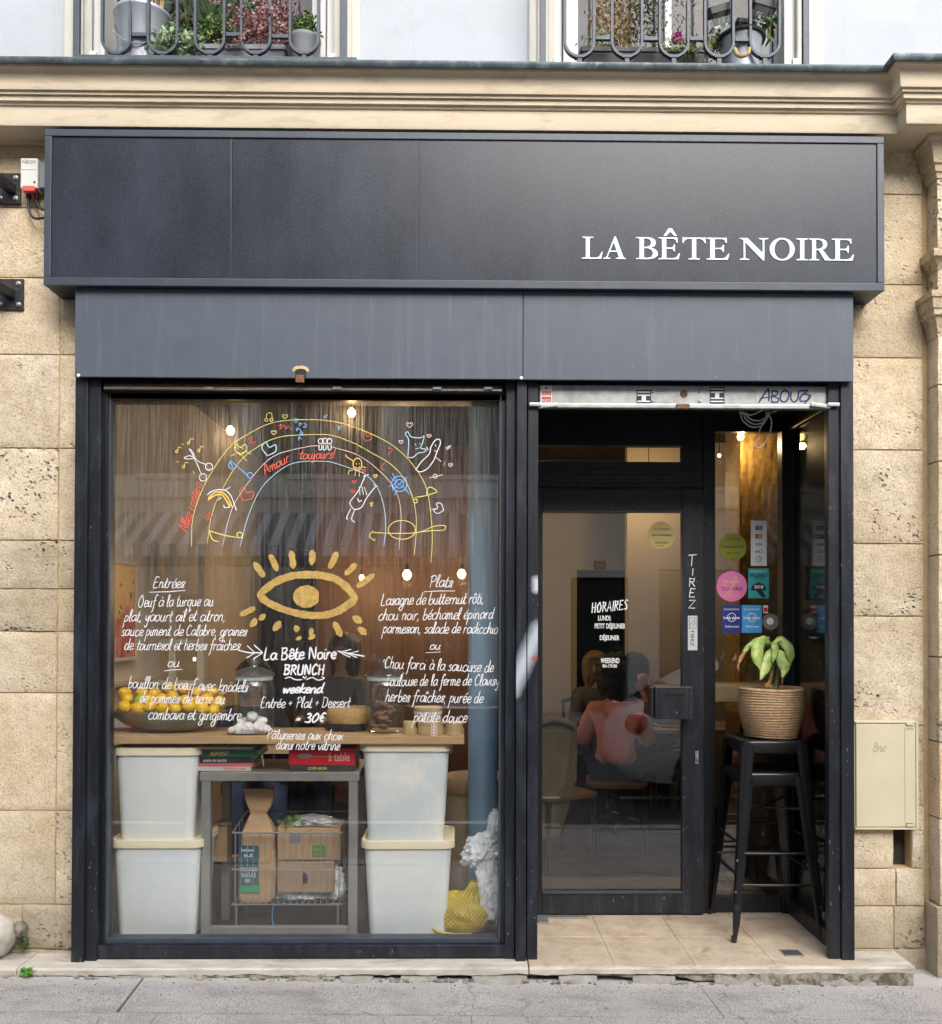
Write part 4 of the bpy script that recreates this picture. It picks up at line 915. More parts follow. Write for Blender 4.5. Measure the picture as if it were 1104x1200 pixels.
# ---- everything written on the pane
PY_ = GY - 0.0012; random.seed(11)
def hw(s, a, b, y, xh=7.4, w=0.98, y1=None, name='handwritten_line', m='chalk', **k): return handwrite(name, s, a, b, y, PY_, xh * .94, w, M[m], pane, py1=y1, **k)
hw('Entrées', 179, 216, 689, 7.5, extra=[[(175, 694), (196, 693.5), (217, 692)]])
hw('Oeuf à la turque au', 161, 250, 711.5, 8, y1=710)
hw('plat, yaourt ail et citron,', 145, 264, 728.5, 8, y1=727.5)
hw('sauce piment de Calabre, graines', 142, 289, 745, 7.4)
hw('de tournesol et herbes fraîches', 145, 281, 761.5, 7.6, y1=762)
hw('ou', 196, 210, 781.5, 6.5, extra=[[(193, 786), (203, 785), (213, 784.5)]])
hw('bouillon de boeuf avec knödels', 150, 290, 806, 8, y1=811)
hw('de pommes de terre au', 163, 263, 823.5, 8, y1=825)
hw('combava et gingembre', 173, 282, 843, 8, y1=844)
hw('La Bête Noire', 309, 394, 773, 8.2, w=1.9, y1=772, slant=.08)
hw('BRUNCH', 332, 380, 790.5, 6.9, w=2.1, slant=.1)
hw('weekend', 331, 378, 812, 6.4, w=2.0)
hw('Entrée + Plat + Dessert', 305, 410, 829.5, 7.2, y1=829)
hw('= 30€', 346, 380, 846.5, 6.3, w=1.9)
hw('Pâtisseries aux choix', 312, 402, 866, 7, y1=867.5)
hw('dans notre vitrine', 323, 398, 878, 6.8, y1=879)
hw('Plats', 502, 530, 688, 8, extra=[[(497, 693.5), (515, 692.5), (533, 692.5)]])
hw('Lasagne de butternut rôti,', 446, 567, 709.5, 8, y1=707)
hw('chou noir, béchamel épinard', 443, 578, 727, 7.8, y1=725)
hw('parmesan, salade de radicchio', 448, 583, 742, 7.6, y1=742.5)
hw('ou', 503, 516, 761, 6, extra=[[(499, 765), (516, 764)]])
hw('Chou farci à la saucisse de', 450, 578, 783, 8, y1=788)
hw('Toulouse de la ferme de Clavisy', 451, 585, 804, 7.6, y1=803)
hw('herbes fraîches, purée de', 451, 566, 822, 8, y1=824)
hw('patate douce', 484, 547, 846, 8, y1=847)
sketch('drawn_arrow', [[(279, 762), (292, 765), (307, 765)], [(290, 757), (299, 765), (289, 771)], [(298, 756), (308, 765), (297, 772)]], PY_, 1.7, M['chalk'], pane, smooth=False)
sketch('drawn_arrow', [[(396, 763), (410, 766), (427, 769)], [(411, 761), (398, 764.5), (410, 770)], [(420, 763), (407, 766), (418, 770.5)]], PY_, 1.7, M['chalk'], pane, smooth=False)
sketch('drawn_flourish', [[(334, 795), (340, 793.6), (346, 796.5), (354, 796.5)], [(359, 796.5), (366, 794), (373, 797), (380, 795), (377, 793)], [(355, 792.5), (357, 795), (359, 792.5)]], PY_, 1.3, M['chalk'], pane)
# the golden eye
def closed_band(name, outer, w, mat):
    pts = [at(a, b, PY_) for a, b in outer]; pts = [Vector((q.x, q.z, 0)) for q in catmull([Vector((p.x, p.z, 0)) for p in pts], 6, True)] if False else catmull([Vector((p.x, p.z, 0)) for p in pts], 6, True)
    bm = bmesh.new(); n = len(pts); W = w * (PY_ - CAM.y) / F_PX / 2; L = []; R = []
    for i in range(n):
        t = (pts[(i + 1) % n] - pts[i - 1]).normalized(); m = Vector((-t.y, t.x, 0)); ww = W * random.uniform(.88, 1.12)
        L.append(bm.verts.new(((pts[i] + m * ww).x, PY_ - .0006, (pts[i] + m * ww).y))); R.append(bm.verts.new(((pts[i] - m * ww).x, PY_ - .0006, (pts[i] - m * ww).y)))
    for i in range(n): bm.faces.new((L[i], R[i], R[(i + 1) % n], L[(i + 1) % n]))
    return fin(name, bm, mat, pane, recalc=False)
closed_band('golden_eye_outline', [(306, 697), (313, 689), (325, 681), (342, 675), (360, 673.5), (378, 674.5), (394, 679), (406, 688), (415, 701), (406, 710), (394, 717), (378, 721), (358, 720.5), (338, 716), (322, 710), (311, 704)], 8.6, M['eyegold'])
bm = bmesh.new(); c = at(359, 699, PY_); ring = [bm.verts.new((c.x + .0605 * math.cos(t) * random.uniform(.95, 1.04), PY_ - .0006, c.z + .052 * math.sin(t) * random.uniform(.95, 1.04))) for t in [2 * math.pi * k / 30 for k in range(30)]]
bm.faces.new(ring[::-1]); fin('golden_pupil', bm, M['eyegold'], pane, recalc=False)
for a, b, c, d, w in ((299, 661, 308, 674, 8), (317.5, 652, 324, 667, 7.5), (341.5, 648, 343.5, 664, 7.5), (366, 647, 365.3, 660, 7.5), (394, 649, 387, 664, 7.5), (416, 662, 406, 672, 7), (437, 674, 420, 686.5, 7), (297, 713, 283, 720, 7), (309, 721.5, 305, 725, 7), (299, 727, 295, 732.5, 8), (327, 730, 322, 737, 8),
                      (347, 735, 347.5, 739, 7), (352, 747, 348, 749, 4.5), (365, 738, 364, 743, 6), (368, 745, 363, 748, 5), (392.5, 731, 399, 744, 7.5), (415.5, 724, 422, 728, 8), (421.5, 737, 427.5, 742, 8)):
    sketch('golden_lash', [[(a, b), ((a + c) / 2 + .4, (b + d) / 2), (c, d)]], PY_, w, M['eyegold'], pane)
# rainbow arcs
arcs = {'m_yellow': [[(224.4, 640), (226, 608), (239.8, 568), (267, 526), (292, 508), (321, 495), (361, 491.7), (397, 495), (431.7, 507), (460, 522), (481.7, 542), (499, 570), (504.6, 600), (506.7, 631), (505, 659)],
                     [(243, 636), (248, 604), (259.7, 575), (281, 540.6), (306.8, 520.7), (330, 511.7), (361, 509.5), (388, 510), (414, 519), (436, 531), (458, 544), (475, 563.5), (486, 592), (487.8, 622), (485.6, 650)]],
        'm_pink': [[(260.6, 640), (270.6, 600), (283, 577), (305, 548), (325, 532.5), (357.5, 524), (374, 522)], [(390, 524), (418.7, 533), (442.6, 550), (462, 572), (469.8, 600), (467.6, 644)]],
        'm_lblue': [[(281.4, 640), (292, 602), (306.8, 571.4), (330, 549.7), (350, 541.5), (379, 540.6), (392.6, 542.8), (414, 550), (429.6, 557), (442.6, 572), (450, 594), (452, 618), (449.8, 640)]]}
for mn, L in arcs.items():
    for a in L: sketch('rainbow_arc', [a], PY_, 0.75, M[mn], pane)
def heart(cx, cy, s, rot=0):
    P = [(0, .5), (-.55, 0), (-.4, -.5), (0, -.2), (.4, -.5), (.55, 0), (0, .5)]; c, q = math.cos(rot), math.sin(rot)
    return [(cx + s * (x * c - y * q), cy + s * (x * q + y * c)) for x, y in P]
def circ(cx, cy, r, n=10, ry=None): return [(cx + r * math.cos(2 * math.pi * k / n), cy + (ry or r) * math.sin(2 * math.pi * k / n)) for k in range(n + 1)]
D = lambda m, st, w=1.0, name='marker_doodle', **k: sketch(name, st, PY_, w * .78, M[m], pane, **k)
def note(x, y, s=5, tilt=0): return [[(x, y), (x + s * .3 + tilt, y - s), (x + s + tilt, y - s * .8)], circ(x - 1, y, 1.4, 6)]
# the pair of fruit with smiling faces, top left
D('chalk', [circ(245, 547, 4.3), circ(238, 559.5, 4.3), [(241, 544), (233, 541), (227, 535), (232, 546), (236, 556)], [(227, 535), (223, 528), (222, 526), (226, 530), (228, 535)], [(227, 537), (220, 538), (216, 536.5), (222, 534), (227, 536)]], 1.2)
D('chalk', [[(243, 546), (243.4, 547)], [(246.5, 546), (247, 547)], [(243, 549), (245, 550), (247, 549)], [(236.5, 558.5), (237, 559.5)], [(239.5, 558.5), (240, 559.5)]], .8)
D('m_yellow', note(222, 519) + note(234, 528) + note(208, 529) + note(216, 547) + [[(206, 540), (210, 542)], [(226, 552), (228, 556)], [(212, 520), (215, 521)]])
D('m_yellow', [heart(282, 527, 13), [(279, 525), (279.3, 526)], [(284, 525), (284.3, 526)], [(279, 530), (282, 532), (285, 530)], [(275, 532), (271, 534)], [(288, 529), (294, 532)], [(284, 534), (289, 540)]], 1.3)
D('m_blue', [[(270, 540), (268, 547), (273, 549), (271, 541), (283, 551), (291, 558)], circ(293, 557, 3.2)], 1.5)
D('m_lblue', [heart(315, 527, 15, .25)], 1.5)
D('m_red', [heart(288, 580, 15, .5)], 1.4)
D('m_amber', [[(244, 584), (252, 577), (260, 577), (267, 583), (272, 594)], [(244, 586), (253, 580), (260, 580), (265, 586), (269, 593)]], 2.4)
D('chalk', [[(243, 580), (250, 575), (262, 574), (270, 580), (275, 592), (277, 598)], [(262, 575), (270, 571)], [(256, 586), (259, 583)], [(262, 592), (264, 595), (270, 594)]], 1.6)
D('m_yellow', [[(245, 622), (249, 632), (256, 635)], [(245, 622), (262, 627), (279, 630)], circ(281, 627, 3.2)], 1.6)
D('m_blue', [[(x + random.uniform(-3, 3), y + random.uniform(-3, 3)) for _ in range(7)] for x, y in ((347, 493), (352, 497), (350, 502), (353, 508), (351, 514), (356, 498))], 1.1)
D('chalk', [circ(376, 517, 3.0, 8), circ(381, 516.5, 3.0, 8), circ(386, 517, 3.0, 8), [(374, 521), (374, 527), (377, 526), (377, 521)], [(379, 521), (379, 527), (382, 526), (382, 521)], [(384, 521), (385, 527), (388, 526), (388, 521)]], 1.3)
D('m_yellow', [[(312, 489), (313, 485), (318, 484), (319, 491)], circ(312, 492, 1.8, 6), circ(318, 492, 1.8, 6), heart(334, 488, 5), heart(321, 507, 5)], 1.0)
D('m_red', [heart(430, 513, 9, .3)], .9)
D('m_red', [[(455, 525), (460, 527), (455, 533)], [(452, 541), (447, 548), (451, 551)]], .9)
D('m_red', [[(290, 516), (296, 512), (293, 520), (299, 517), (297, 524)]], .9)
D('m_red', [[(326, 500), (330, 497), (328, 503), (333, 498), (335, 503), (338, 499), (341, 503)]], .9)
for x, y in ((398, 502), (381, 488)): D('m_blue', [[(x + random.uniform(-3, 3), y + random.uniform(-3, 3)) for _ in range(7)]], .8)
# dancing lemon and bottle
D('m_amber', [circ(419, 544, 5.2, 10, 7), [(414, 540), (407, 536), (405, 533)], [(424, 547), (429, 548)], [(417, 551), (416, 558)], [(421, 551), (421, 558)], [(417, 543), (418, 544)], [(421, 543), (421.5, 544)], [(416, 547), (419, 549), (422, 547)]], 1.5)
D('chalk', [[(428, 558), (420, 575), (411, 587), (411, 592), (416, 597), (424, 594), (430, 583), (441, 569)], [(411, 596), (406, 607), (408, 608)], [(416, 597), (412, 608), (416, 612)], [(421, 571), (422, 580)], [(424, 570), (426, 580)], [(427, 571), (430, 580)], [(419, 584), (421, 588), (424, 586)], [(426, 558), (432, 556)], [(438, 568), (443, 570)]], 1.4)
D('m_yellow', [note(408, 556)[0], heart(440, 558, 4), [(433, 590), (437, 589), (434, 593), (437, 592)]], 1.1)
D('m_red', [heart(415, 565, 4), heart(414, 576, 4), heart(426, 552, 4)], 1.1)
# blue bear-like blot, bottle and hearts, top right
D('m_lblue', [[(478, 535), (479, 516), (475, 509), (478, 506), (482, 512), (493, 513), (497, 511), (495, 520), (493, 525), (500, 527), (496, 530), (490, 531), (484, 536), (478, 536)], [(487, 520), (487.5, 522)], [(492, 519), (492.5, 521)], [(487, 526), (491, 525)]], 1.3)
D('chalk', [[(487, 551), (494, 541), (503, 532), (505, 524), (510, 516), (515, 515), (516, 520), (512, 530), (508, 540), (501, 549), (493, 553), (488, 551)], [(502, 527), (500, 524)], [(511, 536), (517, 541)], [(510, 521), (511, 523)], [(509, 528), (512, 529)]], 1.4)
D('m_pink', [heart(480, 498, 6), heart(470, 518, 4), heart(503, 511, 4), heart(528, 545, 4), [(522, 525), (528, 522), (523, 527), (528, 524)], circ(510, 558, 2.4, 6), [(503, 560), (508, 559), (513, 558), (519, 556)], [(521, 541), (520, 546)]], 1.1)
D('m_blue', [circ(468, 567, 9), circ(468, 567, 5), [(458, 560), (478, 575)], [(460, 575), (477, 559)], [(460, 555), (464, 562)], [(456, 570), (463, 567)], [(475, 574), (480, 579)], [(462, 580), (466, 574)]], 1.6)
D('m_yellow', [[(486, 583), (498, 581), (505, 579), (512, 576), (505, 571), (501, 573), (500, 580)], circ(487, 587, 2.3, 6)], 1.3)
D('chalk', [heart(515, 596, 11, -1.2), [(506, 597), (511, 596)]], 1.2)
D('m_yellow', [circ(471, 621, 16, 14, 11), [(437, 622), (433, 628), (438, 633), (440, 632)], [(437, 624), (460, 625), (490, 624), (508, 617), (521, 616), (520, 621), (505, 622), (488, 624)]], 1.2)
def rot_hw(s, p0, p1, xh, w, m):
    st, tot = strokes_of(s); bm = bmesh.new(); pw = (PY_ - CAM.y) / F_PX; dx, dy = p1[0] - p0[0], p1[1] - p0[1]; L = math.hypot(dx, dy); dx, dy = dx / L, dy / L
    for sk in st:
        q = [at(p0[0] + dx * L * a / tot + dy * b * xh / 100, p0[1] + dy * L * a / tot - dx * b * xh / 100, PY_) for a, b in sk]; ribbon(bm, [(v.x, v.z) for v in q], w * pw, PY_)
    fin('handwritten_line', bm, M[m], pane, recalc=False)
rot_hw('Amour', (310, 556), (340, 540), 6, 1.2, 'm_red'); rot_hw('toujours!', (350, 538), (392, 537), 6, 1.2, 'm_red'); rot_hw('Allez rosée', (219, 624), (235, 575), 6, 1.2, 'm_red')
D('m_red', [heart(233, 569, 6, .6), [(240, 607), (247, 600), (243, 610), (250, 603)]], 1.1)
# small rectangular sensor reflection-free marks: the sticker half-way down
rect('white_scrap', 226, 770, 230, 775, PY_, M['white'], pane)

# ================================================================ entrance
YD = 0.67
dz = lambda py: PZ(py, YD, 730)
# galvanised end bar of the rolled-up shutter
hx0, hx1 = PX(632, .03), PX(970, .03); ga = at(800, 452, .03).z; gb = at(800, 479.5, .03).z
sh = box('shutter_end_bar', hx0, hx1, 0.03, 0.05, gb + .022, ga, M['galv'], shop, bev=.002, label='galvanised end bar of the rolled-up door shutter')
box('lip', hx0, hx1, 0.014, 0.05, gb, gb + .021, M['galv'], sh, bev=.004)
for px in (766, 821):
    for py in (459, 470): p = at(px - 1, py, .03); bm = bmesh.new(); bmesh.ops.create_icosphere(bm, subdivisions=2, radius=.0085); [setattr(v, 'co', Vector((v.co.x, v.co.y * .5, v.co.z)) + Vector((p.x, .03, p.z))) for v in bm.verts]; fin('rivet', bm, M['galv'], sh, smooth=60)
p = at(801.5, 461.5, .03); bm = bmesh.new(); lathe(bm, [(0.017, 0), (0.017, .003), (.009, .005), (0, .005)], (0, 0, 0), 20); bmesh.ops.rotate(bm, verts=bm.verts, cent=(0, 0, 0), matrix=Matrix.Rotation(math.radians(90), 3, 'X')); bmesh.ops.translate(bm, verts=bm.verts, vec=p); fin('lock', bm, M['rust'], sh, smooth=40)
box('keyhole', p.x - .002, p.x + .002, .0245, .0252, p.z - .006, p.z + .006, M['black'], sh, bev=0)
p = at(800, 477, .012); box('latch', p.x - .03, p.x + .03, .002, .014, p.z - .009, p.z + .012, M['rust'], sh)
for px, s in ((642, 1), (961, -1)):
    p = at(px, 476, .01); box('bolt_arm', p.x - .045, p.x + .045, .0, .012, p.z - .008, p.z + .010, M['galv'], sh, bev=.004, rot=('Y', -.12 * s)); box('bolt_tip', p.x - s * .085, p.x - s * .03, -.006, .006, p.z - .004, p.z + .012, M['steel'], sh, bev=.003)
SY = .0285
rect('red_white_label', 634, 452, 647, 472, SY, M['white'], sh)
rect('label_band', 635, 458.5, 646, 463, SY - .0006, flat('label_red', (.6, .04, .03)), sh); rect('label_band', 635, 465, 646, 471, SY - .0006, bpy.data.materials['label_red'], sh)
disc('label_dot', 640.5, 455, 1.6, SY - .0006, M['m_red'], sh)
ptext('lettering', 'KEY', 636, 645, 470.5, 3.2, SY - .0012, M['white'], sh); ptext('lettering', 'SERRURE', 635.6, 645.5, 462.6, 2.4, SY - .0012, M['white'], sh)
for (a, b, dy) in ((746, 763, 0.5), (832, 849, -3)):
    rect('striped_sticker', a, 456.5 + dy, b, 476 + dy, SY, M['black'], sh)
    for k in range(5):
        if k == 2: rect('sticker_stripe', a + 6, 463 + dy, a + 11, 470 + dy, SY - .0012, M['white'], sh); continue
        rect('sticker_stripe', a + 1, 458.2 + dy + k * 3.6, b - 1, 459.8 + dy + k * 3.6, SY - .0006, M['white'], sh)
rect('tag_patch', 885.5, 455, 953.5, 474, SY, flat('pale_patch', (.5, .5, .44)), sh)
tagm = flat('navy_tag', (.03, .05, .16))
sketch('graffiti', [[(889, 472), (893, 466), (899, 457), (901, 457), (901, 470)], [(891, 467), (904, 465)], [(905, 458), (904, 471)], [(905, 458), (911, 459), (910, 463), (905, 464), (912, 467), (911, 471), (904, 471)],
                    [(919, 457), (915, 462), (915, 469), (920, 471), (924, 466), (924, 460), (919, 457)], [(927, 459), (927, 468), (931, 471), (935, 467), (936, 459)], [(936, 458), (946, 458), (939, 464), (938, 470), (946, 469), (949, 463)], [(943, 462), (950, 464), (943, 473)]], SY - .0008, 2.2, tagm, sh)
# posts, head and transom of the recessed front
bz1 = ZH + 0.012
def bkx(px): return PX(px, YD, 800)
box('recess_ceiling', PX(606, .2), 1.80, 0.055, YD + .02, dz(494) + .03, dz(494) + .07, M['framedark'], shop, bev=0)
box('recess_side', PX(606, .2) - .0, PX(628, .2) - .01, 0.192, YD, 0.004, bz1, M['frame'], shop, bev=0)
ztf = dz(494) + .03
ht = box('door_head', bkx(612), bkx(823), YD, YD + .06, dz(522), ztf, M['framedark'], shop)
box('door_head', bkx(612), bkx(823), YD, YD + .06, dz(573) + .002, dz(541), M['framedark'], shop); box('door_head', bkx(800), bkx(823), YD + .0, YD + .06, dz(541), dz(522), M['framedark'], shop)
box('head_moulding', bkx(620), bkx(823), YD - .012, YD, dz(556), dz(551), M['frame'], shop, bev=.003); box('head_moulding', bkx(620), bkx(823), YD - .016, YD, dz(571), dz(567), M['frame'], shop, bev=.003)
box('transom_pane', bkx(612), bkx(801), YD + .02, YD + .026, dz(543), dz(519), M['gl'], shop, bev=0)
box('door_post', bkx(823.5), bkx(838), YD - .01, YD + .06, 0.004, ztf, M['framedark'], shop, bev=.004)
box('door_post', bkx(606), bkx(628), YD - .004, YD + .05, 0.004, ztf, M['framedark'], shop, bev=.004)
box('corner_post', bkx(916), 1.772, YD - .012, YD + .06, 0.004, ztf, M['framedark'], shop, bev=.004); box('corner_bead', bkx(927), bkx(929.5), YD - .018, YD - .0125, 0.004, ztf, M['signtrim'], shop, bev=.001)
box('side_rail', bkx(838) + .001, bkx(916) - .001, YD, YD + .05, dz(1069.5), dz(1051), M['frame'], shop, bev=.004); box('side_rail', bkx(838) + .001, bkx(916) - .001, YD, YD + .05, dz(505), ztf, M['framedark'], shop, bev=.004)
sidep = box('side_pane', bkx(838) - .004, bkx(916) + .004, YD + .02, YD + .026, dz(1052), dz(504), M['gl'], shop, bev=0, label='narrow side pane with round and square stickers')
XRt = 1.742
box('recess_side', 1.760, 1.774, 0.052, YD, 0.004, bz1, M['framedark'], shop, bev=0)
box('return_rail', XRt - .02, XRt + .016, 0.06, YD - .013, 0.004, .085, M['frame'], shop, bev=.004); box('return_rail', XRt - .02, XRt + .016, 0.06, YD - .013, dz(505), ztf, M['framedark'], shop, bev=.004)
box('return_pane', XRt, XRt + .006, 0.06, YD - .013, .086, dz(505) - .001, M['gl'], shop, bev=0)
# the door
door = box('door', bkx(797), bkx(822.5), YD - .045, YD + .0, dz(1068), dz(574), M['frame'], shop, bev=.004, label='black framed glass entrance door')
box('stile', bkx(626), bkx(635), YD - .045, YD, dz(1068), dz(574), M['framedark'], door, bev=.004)
box('top_rail', bkx(635), bkx(797), YD - .0445, YD - .0005, dz(600), dz(574.5), M['framedark'], door, bev=.003); box('bottom_rail', bkx(635), bkx(797), YD - .0445, YD - .0005, dz(1067.5), dz(1044), M['frame'], door, bev=.003)
for a, b, c, d in ((635, 797, 602, 600), (635, 797, 1044, 1041.5)): box('glazing_bead', bkx(a), bkx(b), YD - .052, YD - .03, dz(c), dz(d), M['signtrim'], door, bev=.001)
dg = box('door_glass', bkx(634), bkx(798), YD - .028, YD - .022, dz(1045), dz(599), M['gl'], door, bev=0)
box('door_sill', bkx(628), bkx(640), 0.5, YD - .05, .0036, .012, M['galv'], shop, bev=.002); box('door_sill_bar', PX(631, YD - .06), PX(688, YD - .06), YD - .09, YD - .05, .0036, .010, M['galv'], shop, bev=.002)
DG = YD - .0295
DF = YD - .0465
def dtext(s, a, b, y, h, **k): return ptext('lettering', s, a, b, y, h, DG, M['white'], door, **k)
handwrite('lettering', 'HORAIRES', 693, 736, 718, DG, 6.3, 1.5, M['white'], door, py1=714, slant=.08, smooth=False)
dtext('LUNDI:', 701, 716, 727, 5.6, bold=.02); dtext('PETIT DÉJEUNER', 697, 733, 736.3, 5.8, bold=.02); dtext('DÉJEUNER', 703, 726, 750, 5.6, bold=.02); dtext('WEEKEND', 704, 726, 777, 5.8, bold=.02); dtext('9H-17H30', 706, 723, 782.3, 3.8, bold=.02)
random.seed(5)
for ch, y0, y1 in (('T', 663, 650), ('I', 674, 666), ('R', 687, 677), ('E', 700, 689), ('Z', 713, 703)):
    handwrite('door_letter', ch, 806.5 + (3.5 if ch == 'I' else 0), 816 - (2 if ch == 'I' else 0), y0, DF, (y0 - y1) / 1.85, 1.35, M['white'], door, slant=.05, smooth=False)
plm = flat('plate_grey', (.55, .57, .57))
rect('pull_plate', 806.2, 721.5, 817.3, 762, DF, plm, door, th=.0015)
sketch('plate_sign', [[(809, 732), (812, 728), (814, 725), (814, 731), (811, 734)], [(808, 724), (816, 724), (816, 736), (808, 736), (808, 724)]], DF - .0019, .7, M['black'], door, smooth=False)
o = text_obj('plate_lettering', 'TIREZ', 0, .085, 0, .018, 0, M['black'], door)
c = at(809.3, 738, DF - .002)
for v in o.data.vertices: v.co = (c.x + v.co.z, c.y + v.co.y, c.z - v.co.x)
# letter box fixed to the door
lb = at(768, 805, YD - .14); lc = at(813, 843, YD - .14)
lbx = box('letter_box', lb.x, lc.x, YD - .14, YD - .046, lc.z, lb.z, M['frame'], door, bev=.003)
box('slot', at(776, 0, YD - .14).x, at(804, 0, YD - .14).x, YD - .1415, YD - .139, at(790, 817.5, YD - .14).z, at(790, 808, YD - .14).z, M['black'], lbx, bev=0)
box('flap', at(777.5, 0, YD - .14).x, at(802, 0, YD - .14).x, YD - .143, YD - .1416, at(790, 816, YD - .14).z, at(790, 812, YD - .14).z, M['framedark'], lbx, bev=.0005)
box('side_plate', lb.x - .018, lb.x - .001, YD - .12, YD - .046, lc.z + .01, lb.z - .004, M['black'], lbx)
p = at(816.5, 888, DF); box('lock_plate', p.x - .009, p.x + .009, DF - .006, DF, p.z - .032, p.z + .035, M['steel'], door, bev=.002); box('lock_barrel', p.x - .005, p.x + .005, DF - .018, DF - .006, p.z - .012, p.z + .008, M['galv'], door, bev=.003)
# stickers
gold_s = flat('gold_sticker', (.50, .40, .13), .4); green_s = flat('olive_sticker', (.24, .25, .02), .4); pink_s = flat('pink_sticker', (.75, .20, .44)); teal_s = flat('teal_sticker', (.03, .36, .38)); navy_s = flat('navy_sticker', (.015, .035, .22)); sky_s = flat('sky_sticker', (.06, .35, .72))
disc('round_sticker', 775, 627.5, 16, DG, gold_s, door)
for s, a, b, y, h in (('LE GUIDE', 766, 784, 621, 2.2), ('Lulu la Nantaise', 764, 787, 628, 3), ('PARIS 2018', 768, 783, 637, 2.2), ('* *', 772, 778, 641, 2.2)): ptext('lettering', s, a, b, y, h, DG - .0012, tagm, door)
SG = YD + .0188
disc('round_sticker', 859, 641, 16, SG, green_s, sidep)
for s, a, b, y, h in (('LE GUIDE', 851, 868, 633, 2.2), ('Carnets de Ville', 846, 872, 642, 3), ('2017 2018', 852, 867, 649, 2.2), ('* *', 857, 862, 656, 2.2)): ptext('lettering', s, a, b, y, h, SG - .0012, M['black'], sidep)
disc('round_sticker', 857.5, 687, 18, SG, pink_s, sidep)
ptext('lettering', 'Omnivore', 847, 867, 683, 4, SG - .0012, M['m_pink'], sidep); ptext('lettering', 'DU PARIS', 846, 870, 692, 4.4, SG - .0012, M['black'], sidep)
sketch('sticker_scribble', [[(850, 699), (856, 690), (861, 676), (863, 679), (858, 690), (854, 700)], [(852, 696), (858, 698), (865, 697)], [(855, 680), (849, 684), (851, 688)]], SG - .0018, .8, M['m_amber'], sidep)
w_ = rect('payment_sticker', 880, 610, 898.5, 663, SG, M['white'], sidep)
sketch('sticker_border', [[(882, 613), (896.5, 613), (896.5, 660), (882, 660), (882, 613)]], SG - .0008, .4, plm, sidep, smooth=False)
rect('card_mark', 885.2, 616, 893.4, 621, SG - .001, navy_s, sidep); ptext('lettering', 'CB', 886.5, 892.3, 620, 3, SG - .0018, M['white'], sidep)
rect('card_mark', 885.2, 626, 893.4, 631, SG - .001, M['black'], sidep); disc('red_disc', 888, 628.5, 2.1, SG - .0016, M['m_red'], sidep); disc('orange_disc', 890.9, 628.5, 2.1, SG - .0022, M['m_amber'], sidep)
ptext('lettering', 'VISA', 885.5, 893.2, 639.5, 3.2, SG - .001, navy_s, sidep, shear=.2); ptext('lettering', 'sans', 885, 890, 647.5, 2.2, SG - .001, navy_s, sidep)
sketch('contactless_mark', [circ(891.5, 646, 1.9, 8), circ(889.2, 655, 3.6, 10), [(888, 653.5), (889, 655), (888, 656.5)], [(890, 652.5), (891.3, 655), (890, 657.5)]], SG - .001, .55, navy_s, sidep)
rect('teal_sticker', 877, 666, 901, 701, SG, teal_s, sidep)
ptext('lettering', 'RECOMMANDÉ PAR', 880, 898, 670.3, 1.8, SG - .001, M['white'], sidep); ptext('lettering', 'FIGARO', 879.5, 899, 676.3, 4, SG - .001, M['black'], sidep, bold=.02); ptext('lettering', 'SCOPE', 884, 895, 679.2, 2, SG - .001, M['black'], sidep)
bm = bmesh.new(); vs = [at(889 + 8.5 * math.cos(t), 690 - 7 * math.sin(t), SG) for t in [math.pi * k / 16 for k in range(17)]] + [at(884, 692, SG), at(889, 695, SG), at(895, 701, SG), at(898, 699.5, SG)][:0]
f = bm.faces.new([bm.verts.new((v.x, SG - .001, v.z)) for v in vs]); fin('cloche_mark', bm, M['black'], sidep)
rect('cloche_mark', 880, 690, 898, 692, SG - .001, M['black'], sidep); disc('cloche_mark', 889, 682.4, 1, SG - .001, M['black'], sidep)
bm = bmesh.new(); f = bm.faces.new([bm.verts.new((at(a, b, SG).x, SG - .001, at(a, b, SG).z)) for a, b in ((886, 692), (893, 692), (898, 700), (893, 700))]); fin('cloche_mark', bm, M['black'], sidep)
ptext('lettering', '2018', 884, 894.5, 689.5, 3.7, SG - .0018, M['white'], sidep, bold=.02)
for a, m in ((846, navy_s), (869.6, sky_s)):
    rect('square_sticker', a, 709, a + 23.2, 741.5, SG, m, sidep)
    ptext('lettering', 'RECOMMANDÉ PAR', a + 2.6, a + 20.6, 715, 2, SG - .001, M['white'], sidep)
    sketch('globe_ring', [circ(a + 11.5, 723.5, 4.9, 14)], SG - .001, .8, M['white'], sidep); ptext('lettering', 'lonely planet', a + 2, a + 21, 725.3, 3, SG - .0018, M['white'], sidep, bold=.03); ptext('lettering', 'Suivez-nous', a + 4, a + 20, 735.2, 2.6, SG - .001, M['white'], sidep, bold=.02)
disc('grey_disc', 903, 728.5, 9.6, SG, flat('grey_disc', (.20, .19, .17)), sidep); disc('white_disc', 902.5, 728, 4.2, SG - .001, M['white'], sidep)
rect('tiny_label', 894.5, 709.5, 900, 718.5, SG, M['white'], sidep); rect('label_band', 895, 712, 899.6, 717, SG - .001, bpy.data.materials['label_red'], sidep)
rect('torn_tape', 893, 746, 902, 748.5, SG, plm, sidep)
